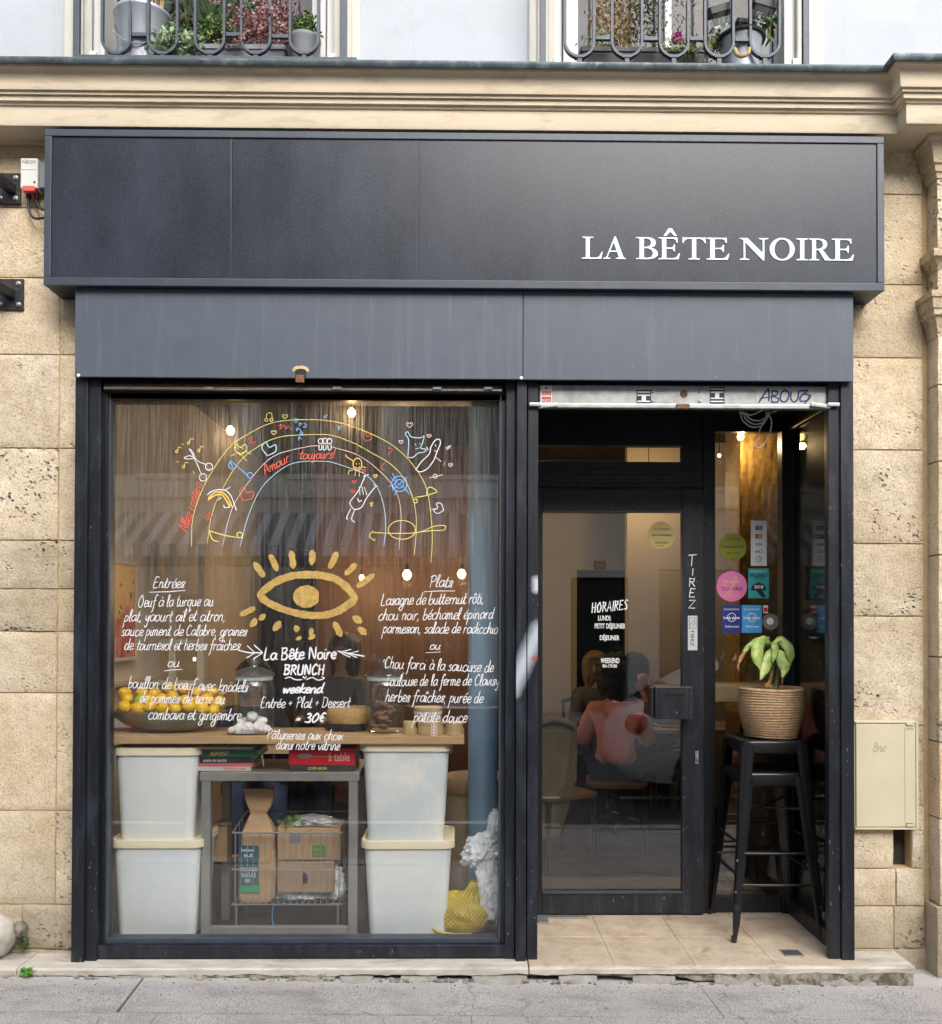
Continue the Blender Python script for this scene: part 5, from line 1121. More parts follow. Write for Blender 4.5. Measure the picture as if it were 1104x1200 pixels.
# the pale blotches beside the door are mixed into the post material
# ================================================================ the room behind the glass
XW0, XW1, YB = -1.84, 2.6, 6.4
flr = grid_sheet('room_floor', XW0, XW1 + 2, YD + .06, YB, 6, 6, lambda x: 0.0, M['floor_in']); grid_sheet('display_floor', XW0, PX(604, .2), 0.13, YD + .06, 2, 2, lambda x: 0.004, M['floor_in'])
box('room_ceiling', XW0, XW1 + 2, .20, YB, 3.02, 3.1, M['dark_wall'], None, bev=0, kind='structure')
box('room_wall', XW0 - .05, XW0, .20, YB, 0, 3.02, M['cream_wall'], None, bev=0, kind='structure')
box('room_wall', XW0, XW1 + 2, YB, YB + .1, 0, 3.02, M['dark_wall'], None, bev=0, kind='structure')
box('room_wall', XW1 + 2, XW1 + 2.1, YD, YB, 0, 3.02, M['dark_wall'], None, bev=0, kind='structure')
box('room_wall', 1.776, XW1 + 2, YD + .02, YD + .1, 0, 3.02, M['dark_wall'], None, bev=0, kind='structure')
box('room_wall', PX(735, 3.4), 3.6, 3.4, 3.5, 0, 3.02, M['cream_wall'], None, bev=0, kind='structure')
box('room_wall', PX(600, 4.6), PX(676, 4.6), 4.6, 4.7, 0, PZ(668, 4.6, 700) - .001, M['cream_wall'], None, bev=0, kind='structure')
box('room_wall', PX(600, 4.6), 3.6, 4.6, 4.7, PZ(668, 4.6, 700), 3.02, M['cream_wall'], None, bev=0, kind='structure')
box('room_wall', PX(370, 3.6), PX(560, 3.6), 3.6, 3.7, 0, 3.02, M['brown_wall'], None, bev=0, kind='structure')
# back shelves with bottles (dark bar) seen through the display window
sh_ = thing('wall_shelf', 'dark shelf unit deep inside the room behind the menu lettering', 'shelf', (-1.0, 4.6, 0))
for k in range(5): box('board', -1.75, -.75, 4.3, 4.6, .5 + k * .42, .53 + k * .42, M['brown_wall'], sh_)
for xx in (-1.78, -.75): box('upright', xx, xx + .03, 4.3, 4.6, 0, 2.25, M['brown_wall'], sh_)
random.seed(21)
bcol = [flat('bottle_a', (.03, .06, .02), .2), flat('bottle_b', (.12, .05, .015), .2), flat('bottle_c', (.4, .35, .25), .3)]
for k in range(4):
    for i in range(6):
        if random.random() < .3: continue
        bm = bmesh.new(); lathe(bm, [(.036, 0), (.037, .17), (.03, .2), (.013, .235), (.013, .29), (.0, .29)], (-1.68 + i * .16, 4.42, .53 + k * .42), 12)
        o = fin('bottle', bm, random.choice(bcol), None, smooth=50); tag(o, 'bottle on the %s board of the dark shelf unit, place %s' % (('lowest', 'second', 'third', 'topmost')[k], ('at the left end', 'second from left', 'third from left', 'third from right', 'second from right', 'at the right end')[i]), 'bottle', 'bottles on the back shelves')
# partition with panes at the left
pt = thing('glazed_partition', 'pale glazed partition inside the window behind the left menu text', 'partition', (-1.4, 1.5, 0))
for px in (178, 203, 236): x = PX(px, 1.5); box('mullion', x - .02, x + .02, 1.48, 1.52, 0, 2.0, M['cream_wall'], pt)
for py in (700, 752, 800): z = PZ(py, 1.5, 210); box('glazing_bar', PX(178, 1.5) + .02, PX(236, 1.5) - .02, 1.485, 1.515, z - .015, z + .015, M['cream_wall'], pt)
box('pane', PX(178, 1.5), PX(236, 1.5), 1.498, 1.502, .9, 2.0, M['gl'], pt, bev=0)
# abstract painting on the left wall, seen at a slant
pt = thing('painting', 'red and yellow abstract painting on the cream wall at the window edge', 'painting', (XW0, .7, 1.3))
def paint_mat():
    m, n, l, b = new_mat('red_yellow_painting'); v = coords(n, l)
    a = noi(n, l, v, 7, 6, .6, 1.0); c = mixc(n, l, ramp(n, l, a, [(.45, 0.0), (.55, 1.0)]), (.55, .06, .05), (.75, .22, .16))
    g = n.new('ShaderNodeNewGeometry'); sp = n.new('ShaderNodeSeparateXYZ'); l.new(g.outputs['Position'], sp.inputs[0])
    h = mth(n, l, 'ADD', sp.outputs['Z'], mth(n, l, 'MULTIPLY', noi(n, l, v, 9, 5, .7), .5))
    c = mixc(n, l, ramp(n, l, mth(n, l, 'SUBTRACT', h, 1.0), [(.80, 0.0), (.86, 1.0)]), c, (.8, .42, .04))
    c = mixc(n, l, ramp(n, l, noi(n, l, v, 18, 3), [(.6, 0.0), (.64, 1.0)]), c, (.04, .015, .02))
    l.new(c, b.inputs['Base Color']); b.inputs['Roughness'].default_value = .5; return m
ya, yb = .42, 1.0
box('canvas', XW0 + .001, XW0 + .03, ya, yb, 1.33, 1.83, paint_mat(), pt, bev=.002)
for a, b, c, d in ((ya - .02, ya, 1.31, 1.85), (yb, yb + .02, 1.31, 1.85)): box('frame', XW0 + .001, XW0 + .035, a, b, c, d, M['cream_wall'], pt)
for c, d in ((1.31, 1.33), (1.83, 1.85)): box('frame', XW0 + .001, XW0 + .035, ya, yb, c, d, M['cream_wall'], pt)
box('ledge', XW0 + .001, XW0 + .06, .25, 1.3, 1.18, 1.2, M['wood_light'], pt)
# blue round column
bm = bmesh.new(); R_ = .076; cx = PX(566, .62); lathe(bm, [(R_ + .02, .004), (R_ + .02, .06), (R_, .08), (R_, 3.0)], (cx, .62, 0), 40)
col_ = thing('blue_column', 'blue round column inside the window beside the right menu text', 'column', (cx, .62, 0)); fin('shaft', bm, M['blue'], col_, smooth=50)
box('pipe_collar', cx - .1, cx + .1, .52, .72, 2.94, 3.02, M['blue'], col_)
# gold plastered pier behind the side pane
gp = thing('gold_pier', 'rough gold plastered pier behind the narrow side pane', 'pier', (PX(900, 1.1), 1.2, 0))
a, b = PX(868, 1.1), PX(935, 1.1)
def rough_box(name, xa, xb, ya, yb, za, zb, mat, parent, amp=.006, n=26, m=70):
    bm = bmesh.new(); V = [[bm.verts.new((xa + (xb - xa) * i / n, ya + amp * nz(i * .7, j * .7, 1) * 2, za + (zb - za) * j / m)) for i in range(n + 1)] for j in range(m + 1)]
    for j in range(m):
        for i in range(n): bm.faces.new((V[j][i], V[j][i + 1], V[j + 1][i + 1], V[j + 1][i]))
    v, f = bx(bm, xa, xb, ya + amp * 2.5, yb, za, zb); bm.faces.remove(f[2])
    return fin(name, bm, mat, parent, smooth=60)
rough_box('face', a, b, 1.1, 1.4, 1.0, 3.0, M['gold'], gp); box('lower_face', a, b, 1.11, 1.4, 0.0, .999, M['brown_wall'], gp, bev=0)
# wooden bar ledge behind the side pane
z0, z1 = PZ(822.5, .80, 870), PZ(803.5, .80, 870)
bar = thing('bar_ledge', 'oak bar ledge running behind the side pane and potted plant', 'ledge', (1.6, .9, z0))
box('board', PX(838, .8), 2.3, .80, 1.1, z0, z1, M['wood_light'], bar, bev=.003)
for x in (1.25, 2.2): box('bracket', x, x + .03, .84, 1.08, z0 - .2, z0, M['black'], bar)

# ---- lamps that are lit
def bulb(px, py, Y, r, w, label, st=5, cord=True):
    c = at(px, py, Y); t = thing('pendant_lamp', label, 'lamp', c, 'lit warm bulbs inside the room')
    bm = bmesh.new(); lathe(bm, [(0, -r), (r * .6, -r * .8), (r, 0), (r * .8, r * .6), (r * .35, r * 1.2), (0.0, r * 1.25)], c, 28); fin('bulb', bm, emat('warm_bulb', (1, .58, .20), st), t, smooth=60)
    bm = bmesh.new(); lathe(bm, [(r * .42, r * 1.1), (r * .42, r * 2.2), (r * .2, r * 2.4), (0, r * 2.4)], c, 12); fin('socket', bm, M['black'], t, smooth=40)
    bm = bmesh.new(); tube(bm, [(c.x, c.y, c.z + r * 2.3), (c.x, c.y, 3.02)], .003, 6); fin('cord', bm, M['black'], t)
    L = bpy.data.lights.new('bulb_light', 'POINT'); L.energy = w; L.color = (1, .66, .34); L.shadow_soft_size = r; L.cycles.is_caustics_light = False
    lo = bpy.data.objects.new('bulb_light', L); COL.objects.link(lo); lo.location = (c.x, c.y, c.z - r - .03)
bulb(270, 505, .150, .020, 0.9, 'bare lit bulb glowing at top left behind the misted window')
bulb(412, 484, .150, .020, 0.9, 'bare lit bulb glowing at top centre behind the rainbow drawing')
bulb(477, 674, 2.6, .035, 4.84, 'lit bulb deep in the room left of the word Plats')
bulb(541, 673, 3.0, .035, 2.64, 'lit bulb deep in the room next to the blue column')
bulb(424, 677, 3.2, .022, 2.20, 'small lit bulb behind the right end of the golden eye')
bulb(868, 512, .98, .02, 1.76, 'lit bulb at the top of the gold pier')
bulb(760, 560, 2.9, .03, 3.52, 'lit bulb above the diners behind the entrance door', st=5)
bulb(843, 534, 2.2, .012, 0.44, 'tiny lit bulb behind the narrow side pane', st=5)

# ================================================================ goods in the display window
def W(px, Y, py=900): return at(px, py, Y).x
# plank
pY0, pY1 = .155, .50
pa, pb = XW0 + .02, W(544, pY0, 870); pz0, pz1 = PZ(872.0, pY0, 340), PZ(862.5, pY0, 340)
plank = box('shelf_plank', pa, pb, pY0, pY1, pz0, pz1, M['dirt_wood'], None, bev=.003); tag(plank, 'long oak plank laid across the storage bins in the window', 'shelf')
# bins
def bin_(px0, px1, pyt, pyb, Y, label, m, below=False):
    xa, xb = W(px0, Y, pyt), W(px1, Y, pyt); cx = (xa + xb) / 2; hw_ = (xb - xa) / 2; zt_, zb = PZ(pyt, Y, 340), PZ(pyb, Y, 340)
    hd = .17; cy_ = Y + hd; t = thing('storage_bin', label, 'storage bin', (cx, cy_, zb), 'lidded plastic storage bins'); H = zt_ - zb
    bm = bmesh.new(); loft(bm, [(0, hw_ * .80, hd * .84, .03), (.01, hw_ * .82, hd * .86, .04), (H - .025, hw_ * .93, hd * .95, .045)], (cx, cy_, zb + .001), n=6)
    fin('tub', bm, m, t, smooth=50)
    bm = bmesh.new(); loft(bm, [(H - .040, hw_ * .95, hd * .97, .05), (H - .036, hw_ * 1.0, hd * 1.0, .055), (H - .008, hw_ * 1.0, hd * 1.0, .055), (H, hw_ * .985, hd * .985, .05), (H, hw_ * .93, hd * .93, .045), (H - .008, hw_ * .92, hd * .92, .04)], (cx, cy_, zb), n=6)
    fin('lid', bm, M['binlid'], t, smooth=45)
    for sx in (-1, 1): box('handle_lip', cx + sx * hw_ * .93 - .010, cx + sx * hw_ * .93 + .010, cy_ - .05, cy_ + .05, zb + H - .062, zb + H - .040, M['binlid'], t, bev=.004)
    return t, zt_
bin_(125.5, 237, 985, 1099, .165, 'pale lidded bin on the floor at the left window edge, lower of its pair', M['binwhite'])
bin_(128, 233.5, 876.5, 989, .175, 'pale lidded bin under the plank at the left window edge, upper of its pair', M['binwhite'])
bin_(422, 533, 986, 1099, .165, 'pale lidded bin on the floor right of the steel table, lower of its pair', M['binwhite'])
bin_(420.5, 530, 871.5, 990, .175, 'lidded bin half full of flour under the right end of the plank', M['binpale'])
def barrel(px0, px1, pyt, pyb, Y, label):
    xa, xb = W(px0, Y), W(px1, Y); cx = (xa + xb) / 2; r = (xb - xa) / 2; zt_, zb = PZ(pyt, Y, 550), 0.0; t = thing('cream_tub', label, 'tub', (cx, Y + r, zb), 'round cream tubs at the back')
    bm = bmesh.new(); lathe(bm, [(r * .85, .0), (r * .97, zt_ - .08)], (cx, Y + r, .0), 32); fin('tub', bm, pmat('cream_tub', (.5, .42, .28), .5, bst=0), t, smooth=50)
    bm = bmesh.new(); lathe(bm, [(r * 1.0, zt_ - .08), (r * 1.02, zt_ - .05), (r, zt_ - .01), (r * .94, zt_), (r * .9, zt_ - .004)], (cx, Y + r, .0), 32); fin('lid', bm, M['cardlid'], t, smooth=50)
M['cardlid'] = pmat('tub_lid', (.42, .30, .18), .5, bst=0)
barrel(517, 600, 915, 1100, .72, 'round cream tub with brown lid behind the blue column')
bm = bmesh.new(); 
# steel table
tY = .20
ta, tb = W(234, tY), W(421, tY); tz = PZ(905, tY, 330); tzu = PZ(915.5, tY, 330)
tab = thing('steel_table', 'grey steel table frame in the window with cookbooks on top', 'table', ((ta + tb) / 2, tY + .15, 0))
box('table_top', ta, tb, tY, tY + .42, tzu, tz, M['tablesteel'], tab, bev=.004)
lw_ = W(246.5, tY) - W(236, tY)
for x in (W(236, tY), W(419, tY) - lw_):
    for y in (tY + .004, tY + .37): box('leg', x, x + lw_, y, y + lw_, .004, tzu, M['tablesteel'], tab, bev=.003)
box('foot_rail', W(236, tY) + lw_, W(419, tY) - lw_, tY + .006, tY + .04, PZ(1096, tY, 330), PZ(1087, tY, 330), M['tablesteel'], tab, bev=.003)
# books, left pile and right pile
def book(px0, px1, pyt, pyb, col, label, txt=None, tcol='white', dx=0, rot180=False, Y=.225, grp=None, pages='white', tx=None, bold=.02):
    xa, xb = W(px0, Y, 890), W(px1, Y, 890); za, zb = PZ(pyb, Y, 300), PZ(pyt, Y, 300); d = .25; cx = (xa + xb) / 2
    t = thing('book', label, 'book', (cx, Y + d / 2, za), grp)
    c = pmat('cover', col, .45, var=.05, bst=0)
    h = zb - za; bm = bmesh.new(); bx(bm, xa, xb, Y, Y + .004, za + .0005, zb); bx(bm, xa, xb, Y + .0041, Y + d, za + .0005, za + .003); bx(bm, xa, xb, Y + .0041, Y + d, zb - .003, zb); fin('cover', bm, c, t)
    box('pages', xa + .004, xb - .005, Y + .0042, Y + d - .006, za + .0033, zb - .0033, M[pages], t, bev=0)
    if txt:
        w = xb - xa; t0, t1 = tx or (.15, .6)
        text_obj('spine_lettering', txt, xa + w * t0, xa + w * t1, za + h * .24, h * .52, Y - .0002, M[tcol], t, rot180=rot180, bold=bold)
    return t
G1 = 'cookbooks piled on the steel table'
book(229, 294, 898.5, 903.6, (.55, .55, .5), 'bottom book of the left pile, white with PITAYA upside down on its spine', 'PITAYA', 'm_red', rot180=True, grp=G1, tx=(.50, .9))
book(228.5, 296, 894.5, 898.4, (.62, .13, .17), 'thin pink book second from the bottom of the left pile', grp=G1)
book(235, 296, 887.6, 894.4, (.03, .03, .03), 'black book in the middle of the left pile', 'cuisine du marché', 'white', grp=G1, tx=(.05, .5), bold=0)
book(234.5, 302, 878.6, 887.5, (.02, .12, .07), 'green book with golden word ADVENT on its spine', 'ADVENT', 'm_amber', grp=G1, tx=(.17, .5))
zpl = 874.9
book(236, 297, 874.9 + .6, 878.5, (.5, .48, .40), 'beige book on top of the left pile', grp=G1)
book(340, 416, 896.5, 903.6, (.06, .06, .05), 'dark book with yellow word DÎNER under the red book', 'DÎNER', 'm_yellow', grp=G1, tx=(.28, .58))
rb = book(338.5, 416, 877.2, 896.4, (.62, .02, .03), 'thick red cookbook with a spoon drawn on its spine', 'à table', 'm_pink', grp=G1, tx=(.6, .92), bold=0)
sketchY = .2245
def sk_(pts, w, m, parent, name): 
    bm = bmesh.new(); q = [at(a, b, sketchY) for a, b in pts]; ribbon(bm, [(v.x, v.z) for v in q], w, sketchY); fin(name, bm, M[m], parent, recalc=False)
sk_([(360, 886), (395, 887.5)], .004, 'galv', rb, 'spoon_handle')
bm = bmesh.new(); c = at(357, 886, sketchY); bm.faces.new([bm.verts.new((c.x + .035 * math.cos(t), sketchY, c.z + .012 * math.sin(t))) for t in [2 * math.pi * k / 20 for k in range(20)]][::-1]); fin('spoon_bowl', bm, M['galv'], rb, recalc=False)
# string loop hanging from the books
bm = bmesh.new(); tube(bm, catmull([at(300, 876, .3), at(305, 880, .24), at(308, 890, .22), at(309, 898, .23)], 6), .003, 6); o = fin('string', bm, M['wood_light'], None, smooth=60); tag(o, 'loose loop of string hanging beside the left pile of books', 'string')

# wire basket trolley
cY = .27; cYb = .52
ca, cb = W(272, cY, 1010), W(401, cY, 1010); cz0, cz1, czm = PZ(1060, cY, 336), PZ(976, cY, 336), PZ(1019, cY, 336)
tro = thing('wire_basket', 'wire basket on legs under the steel table holding a flour sack', 'basket', ((ca + cb) / 2, cY + .1, 0))
for nm, z, r in (('rim_wire', cz1, .0042), ('middle_wire', czm, .0035), ('bottom_wire', cz0, .0042)):
    bm = bmesh.new(); zb_ = z + (.05 if nm == 'rim_wire' else 0); tube(bm, [(ca, cY, z), (cb, cY, z), (cb + .01, cYb, zb_), (ca + .01, cYb, zb_)], r, 6, closed=True); fin(nm, bm, M['steel'], tro, smooth=60)
for k in range(18):
    x = ca + (cb - ca) * (k + .5) / 18; bm = bmesh.new(); tube(bm, [(x, cY - .003, cz1), (x, cY - .003, cz0), (x, cYb, cz0)], .0019, 5); fin('upright_wire', bm, M['steel'], tro, smooth=60)
for y in (.34, .41, .48):
    for x in (ca, cb): bm = bmesh.new(); tube(bm, [(x, y, cz0), (x, y, cz1 + .02)], .0019, 5); fin('upright_wire', bm, M['steel'], tro)
for x in (ca + .02, cb - .02):
    for y in (cY + .005, cYb - .01): bm = bmesh.new(); tube(bm, [(x, y, cz0), (x + (.0), y, .006)], .006, 8); fin('leg', bm, M['steel'], tro, smooth=60)
bm = bmesh.new(); tube(bm, catmull([at(320, 1061, .33), at(319, 1075, .33), at(321, 1086, .33), at(326, 1090, .30)], 5), .003, 6); o = fin('blue_cord', bm, M['m_blue'], None, smooth=60); tag(o, 'thin blue cord dangling under the wire basket', 'cord')
# kraft flour sack: body and twisted neck in one skin
def sack(name, pxl, px_r, Y, d, rows, label, cat):
    """rows: (py, left px, right px, depth factor)"""
    t = thing(name, label, cat, at((pxl + px_r) / 2, rows[0][0], Y)); bm = bmesh.new(); rings = []; n = 40
    R2 = []
    for i in range(len(rows) - 1):
        for k in range(5):
            u = k / 5; R2.append(tuple(rows[i][q] * (1 - u) + rows[i + 1][q] * u for q in range(4)))
    R2.append(rows[-1])
    for py, xl, xr, df in R2:
        a, b = at(xl, py, Y), at(xr, py, Y); cx = (a.x + b.x) / 2; hw_ = (b.x - a.x) / 2; z = a.z; hd = d / 2 * df; ring = []
        for x, y in rrect(hw_, hd, min(hw_, hd) * .45, 9):
            f = 1 + .16 * nz(x * 18, y * 18, z * 13) + .09 * abs(nz(x * 40, z * 30, y * 40))
            pl = .008 * math.sin(x * 130 + z * 20) * (1.0 if df < .6 else .15)
            ring.append(bm.verts.new((cx + x * f, Y + d / 2 + y * f + pl, z)))
        rings.append(ring)
    m = len(rings[0])
    for i in range(len(rings) - 1):
        for k in range(m): bm.faces.new((rings[i][k], rings[i][(k + 1) % m], rings[i + 1][(k + 1) % m], rings[i + 1][k]))
    bm.faces.new(rings[0][::-1]); bm.faces.new(rings[-1])
    fin('paper_body', bm, M['paper'], t, smooth=70); return t
fs = sack('flour_sack', 278, 322, .30, .10, [(1058, 281, 318, .95), (1050, 279, 321, 1), (1000, 280, 322, 1), (978, 281, 321, .9), (968, 285, 316, .7), (955, 292, 310, .45), (947, 289, 315, .42), (935, 285, 318, .38), (926, 283, 317, .3)], 'tall kraft flour sack with dark green label in the wire basket', 'flour sack')
ly = .2955
def lrect(nm, a, b, c, d, y, m): o = rect(nm, a, b, c, d, y, m, fs); return o
lrect('green_label', 280.5, 991, 302.5, 1041, ly - .004, flat('label_teal', (.02, .10, .13))); lrect('label_foot', 280.5, 1038, 304, 1046, ly - .0045, flat('label_green', (.03, .35, .12)))
for s, a, b, y, h in (('FARINE', 283, 298, 998, 3), ('BLÉ', 286, 296, 1004, 3), ('BIOLOGIQUE', 281.5, 301, 1021, 4.5), ('NATURE', 283, 300, 1028, 5.5), ('80', 287, 293, 1034, 4)): ptext('lettering', s, a, b, y, h, ly - .0055, M['white'], fs, bold=.02)
# cardboard boxes
def carton(px0, px1, pyt, pyb, Y, d, m, label, rot=0.0, txt=None):
    xa, xb = W(px0, Y, 1000), W(px1, Y, 1000); za, zb = PZ(pyb, Y, 350), PZ(pyt, Y, 350); cx = (xa + xb) / 2
    t = thing('carton', label, 'box', (cx, Y + d / 2, za), 'cardboard cartons behind the glass')
    box('carton_body', xa, xb, Y, Y + d, za, zb - .004, m, t, bev=.003)
    for q, (u, v) in enumerate(((xa, cx - .001), (cx + .001, xb))):
        bm = bmesh.new(); s = [(u, Y), (v, Y), (v, Y + d), (u, Y + d)]; lift = [.0, .008, .010, .0] if q == 0 else [.010, .0, .0, .008]
        A = [bm.verts.new((x, y, zb - .003 + l)) for (x, y), l in zip(s, lift)]; B = [bm.verts.new((x, y, zb - .0005 + l)) for (x, y), l in zip(s, lift)]
        bm.faces.new(A[::-1]); bm.faces.new(B)
        for i in range(4): bm.faces.new((A[i], A[(i + 1) % 4], B[(i + 1) % 4], B[i]))
        fin('flap', bm, m, t)
    return t
c1 = carton(325, 399, 969, 1007.5, .31, .17, M['card'], 'upper cardboard carton with green square emblem in the wire basket')
rect('green_emblem', 366, 991, 381, 1004, .3094, flat('emblem_green', (.05, .25, .07)), c1); ptext('lettering', 'BIO', 369, 378, 997, 4, .3086, M['card'], c1, bold=.02); ptext('lettering', 'FRAIS', 368, 379, 1002.5, 3.6, .3086, M['card'], c1, bold=.02)
rect('grey_label', 339, 976, 352, 988, .3094, flat('label_grey', (.26, .24, .27)), c1); rect('tape', 362, 970, 366, 992, .3094, M['card2'], c1)
c2 = carton(326, 392, 1008.5, 1046, .315, .16, M['card2'], 'lower cardboard carton with torn hand hole in the wire basket')
bm = bmesh.new(); c = at(357, 1030, .3142); bm.faces.new([bm.verts.new((c.x + .014 * math.cos(t) * random.uniform(.7, 1.3), .3142, c.z + .03 * math.sin(t) * random.uniform(.7, 1.2))) for t in [2 * math.pi * k / 14 for k in range(14)]][::-1]); fin('torn_hole', bm, M['black'], c2, recalc=False)
carton(238.5 + 8, 266, 968, 1010, .47, .1, M['card2'], 'cardboard carton in shadow behind the left table leg')
# crumpled plastic bags
def blob(name, c, rad, mat, parent, amp=.25, sub=4, f=3.0, flatb=None, seed=0, ridge=True, crumple=0):
    bm = bmesh.new(); bmesh.ops.create_icosphere(bm, subdivisions=sub, radius=1)
    for v in bm.verts:
        p = v.co.copy(); q = p * f + Vector((seed, seed * 2, 0)); k = noise.noise(q)
        k2 = (abs(noise.noise(q * 2.1)) * 1.6 - .4) if ridge else noise.noise(q * 2)
        s = 1 + amp * k + amp * .45 * k2 + (crumple * (abs(noise.noise(q * 3.1)) + .6 * abs(noise.noise(q * 6.5)) + random.uniform(-.12, .12) - .3) if crumple else 0); v.co = Vector((p.x * rad[0], p.y * rad[1], p.z * rad[2])) * s + Vector(c)
        if flatb is not None and v.co.z < flatb: v.co.z = flatb + (v.co.z - flatb) * .05
    return fin(name, bm, mat, parent, smooth=None if crumple else 60)
def q3(px, py, Y): return at(px, py, Y)
bg = blob('plastic_bag', q3(352, 1048, .40), (.135, .055, .048), M['plastic'], None, .3, seed=3, flatb=cz0 + .003, crumple=.5); tag(bg, 'crumpled white plastic bag at the bottom of the wire basket', 'plastic bag')
bg = blob('plastic_bag', q3(394, 1036, .36), (.038, .035, .085), M['plastic'], None, .3, seed=8, flatb=cz0 + .003, crumple=.5); tag(bg, 'white plastic wrap sticking up at the right end of the wire basket', 'plastic bag')
sal = thing('salad_bag', 'clear bag of salad leaves lying on the upper carton', 'bag', q3(362, 966, .36))
blob('clear_film', q3(366, 963, .37), (.125, .06, .034), pmat('film', (.42, .40, .43), .15, bst=.6, bs=20, bd=.01, coat=.5), sal, .25, seed=5)
bm = bmesh.new(); foliage(bm, q3(345, 964, .345), (.06, .03, .025), 110, .035); fin('salad_leaves', bm, M['green2'], sal)
big = thing('white_bag', 'large crumpled white plastic bag leaning at the right window edge', 'plastic bag', q3(565, 1000, .3))
blob('bag_top', q3(566, 998, .30), (.095, .075, .085), M['plastic'], big, .30, seed=12, sub=4, f=1.3, crumple=.45); blob('bag_tail', q3(574, 1040, .25), (.055, .045, .14), M['plastic'], big, .26, seed=14, sub=4, f=1.3, crumple=.45); blob('bag_neck', q3(581, 968, .34), (.04, .04, .075), M['plastic'], big, .26, seed=17, sub=4, f=1.3, crumple=.45)
net = thing('net_bag', 'yellow net bag of onions on the floor at the right window corner', 'net bag', q3(545, 1095, .25))
blob('onions', q3(541, 1070, .28), (.152, .09, .100), pmat('onion_heap', (.42, .31, .03), .6, bst=.5), net, .12, seed=2, flatb=.012, ridge=False)
def netshell(c, rad, amp, seed, flatb, nu=46, nv=30):
    bm = bmesh.new()
    def P(u, v, o=1.035):
        p = Vector((math.cos(u) * math.sin(v), math.sin(u) * math.sin(v), math.cos(v))); q = p * 3 + Vector((seed, seed * 2, 0))
        s = (1 + amp * noise.noise(q)) * o; w = Vector((p.x * rad[0], p.y * rad[1], p.z * rad[2])) * s + Vector(c)
        if w.z < flatb: w.z = flatb + .002
        return w
    for i in range(nu):
        for sgn in (-1, 1): tube(bm, [P(2 * math.pi * i / nu + sgn * k * .09, .12 + 2.9 * k / 22, 1.03 + .02 * math.sin(k * 2.)) for k in range(23)],   .0021, 3, caps=False)
    return bm
fin('netting', netshell(q3(541, 1070, .28), (.152, .09, .100), .12, 2, .012), M['net'], net, kind='stuff')
bm = bmesh.new(); c_ = q3(556, 1044, .26)
for k in range(16):
    a = 2 * math.pi * k / 16; tube(bm, catmull([c_ + Vector((.07 * math.cos(a), .05 * math.sin(a), -.035)), c_ + Vector((.035 * math.cos(a + .2), .03 * math.sin(a + .2), .012)), c_ + Vector((.018 * math.cos(a + .5), .018 * math.sin(a + .5), .045))], 4), .0035, 4)
fin('net_neck', bm, M['net'], net, kind='stuff')
bm = bmesh.new(); tube(bm, catmull([q3(505, 1086, .20), q3(514, 1092, .18), q3(532, 1095, .175), q3(552, 1095, .18)], 8), .007, 8); fin('net_seam', bm, M['net'], net, smooth=60)

# on the plank: bowl of lemons, jars, meringues, loaf, wooden boxes
ptop = pz1
bw = thing('fruit_bowl', 'wide dark ceramic bowl full of lemons at the left end of the plank', 'bowl', (W(200, .33, 850), .33, ptop))
bcx = W(198, .33, 850); bm = bmesh.new()
sx_ = (W(268, .33, 830) - W(131, .33, 830)) / 2; hB = .10
prof = [(.35, 0), (.45, .004), (.75, .035), (.95, .075), (1.0, hB), (.97, hB), (.9, .07), (.7, .035), (.3, .015), (0, .015)]
lathe(bm, [(r * sx_, z) for r, z in prof], (bcx, .335, ptop + .001), 48, sy=.55); fin('bowl', bm, M['bowl'], bw, smooth=50)
def lemon(c, r, m='lemon', lab='yellow lemon', rz=0):
    bm = bmesh.new(); lathe(bm, [(0, -1.28), (.10, -1.22), (.2, -1.1), (.55, -.86), (.86, -.45), (.97, 0), (.88, .42), (.6, .8), (.25, 1.02), (.10, 1.15), (0, 1.18)], (0, 0, 0), 18)
    R = Matrix.Rotation(rz, 3, 'Z') @ Matrix.Rotation(math.radians(random.uniform(60, 120)), 3, 'X')
    for v in bm.verts: v.co = R @ (v.co * r) + Vector(c)
    return bm
random.seed(31); spots = []
for row, (n, py, Y) in enumerate(((8, 830, .27), (9, 821, .31), (7, 812, .36))):
    for i in range(n):
        px = 144 + (262 - 144) * (i + (0.5 if row == 1 else .25)) / n + random.uniform(-2, 2); spots.append((px, py + random.uniform(-2, 2) - (3 if row and i in (3, 4) else 0), Y, row, i))
wh = ('in the front row', 'in the middle layer', 'on top of the heap')
ORD = ('leftmost', 'second from the left', 'third from the left', 'fourth from the left', 'fifth from the left', 'sixth from the left', 'seventh from the left', 'eighth from the left', 'ninth from the left')
for k, (px, py, Y, row, ii) in enumerate(spots):
    c = q3(px, py, Y); isl = (k == 9); r = random.uniform(.029, .035)
    o = fin('lime' if isl else 'lemon', lemon(c, r, rz=random.uniform(-1.3, 1.3)), M['lime' if isl else 'lemon'], None, smooth=60)
    tag(o, 'greenish lime between the lemons at the left of the bowl' if isl else 'yellow lemon %s of the ceramic bowl, %s' % (wh[row], ORD[ii]), 'lime' if isl else 'lemon', None if isl else 'lemons heaped in the bowl')
for k, (px, py) in enumerate(((222, 812), (238, 813), (252, 814))):
    bm = bmesh.new(); c = q3(px, py, .40); tube(bm, catmull([c + Vector((-.05, 0, 0)), c + Vector((-.015, 0, .012)), c + Vector((.02, .01, -.004)), c + Vector((.055, 0, .008))], 4), [.012, .018, .022, .019, .017, .021, .024, .02, .016, .018, .015, .012, .008], 10); o = fin('ginger_root', bm, M['ginger'], None, smooth=60)
    tag(o, 'knobbly ginger root behind the lemons, ' + ('left one', 'middle one', 'right one')[k], 'ginger root', 'ginger roots behind the lemons')
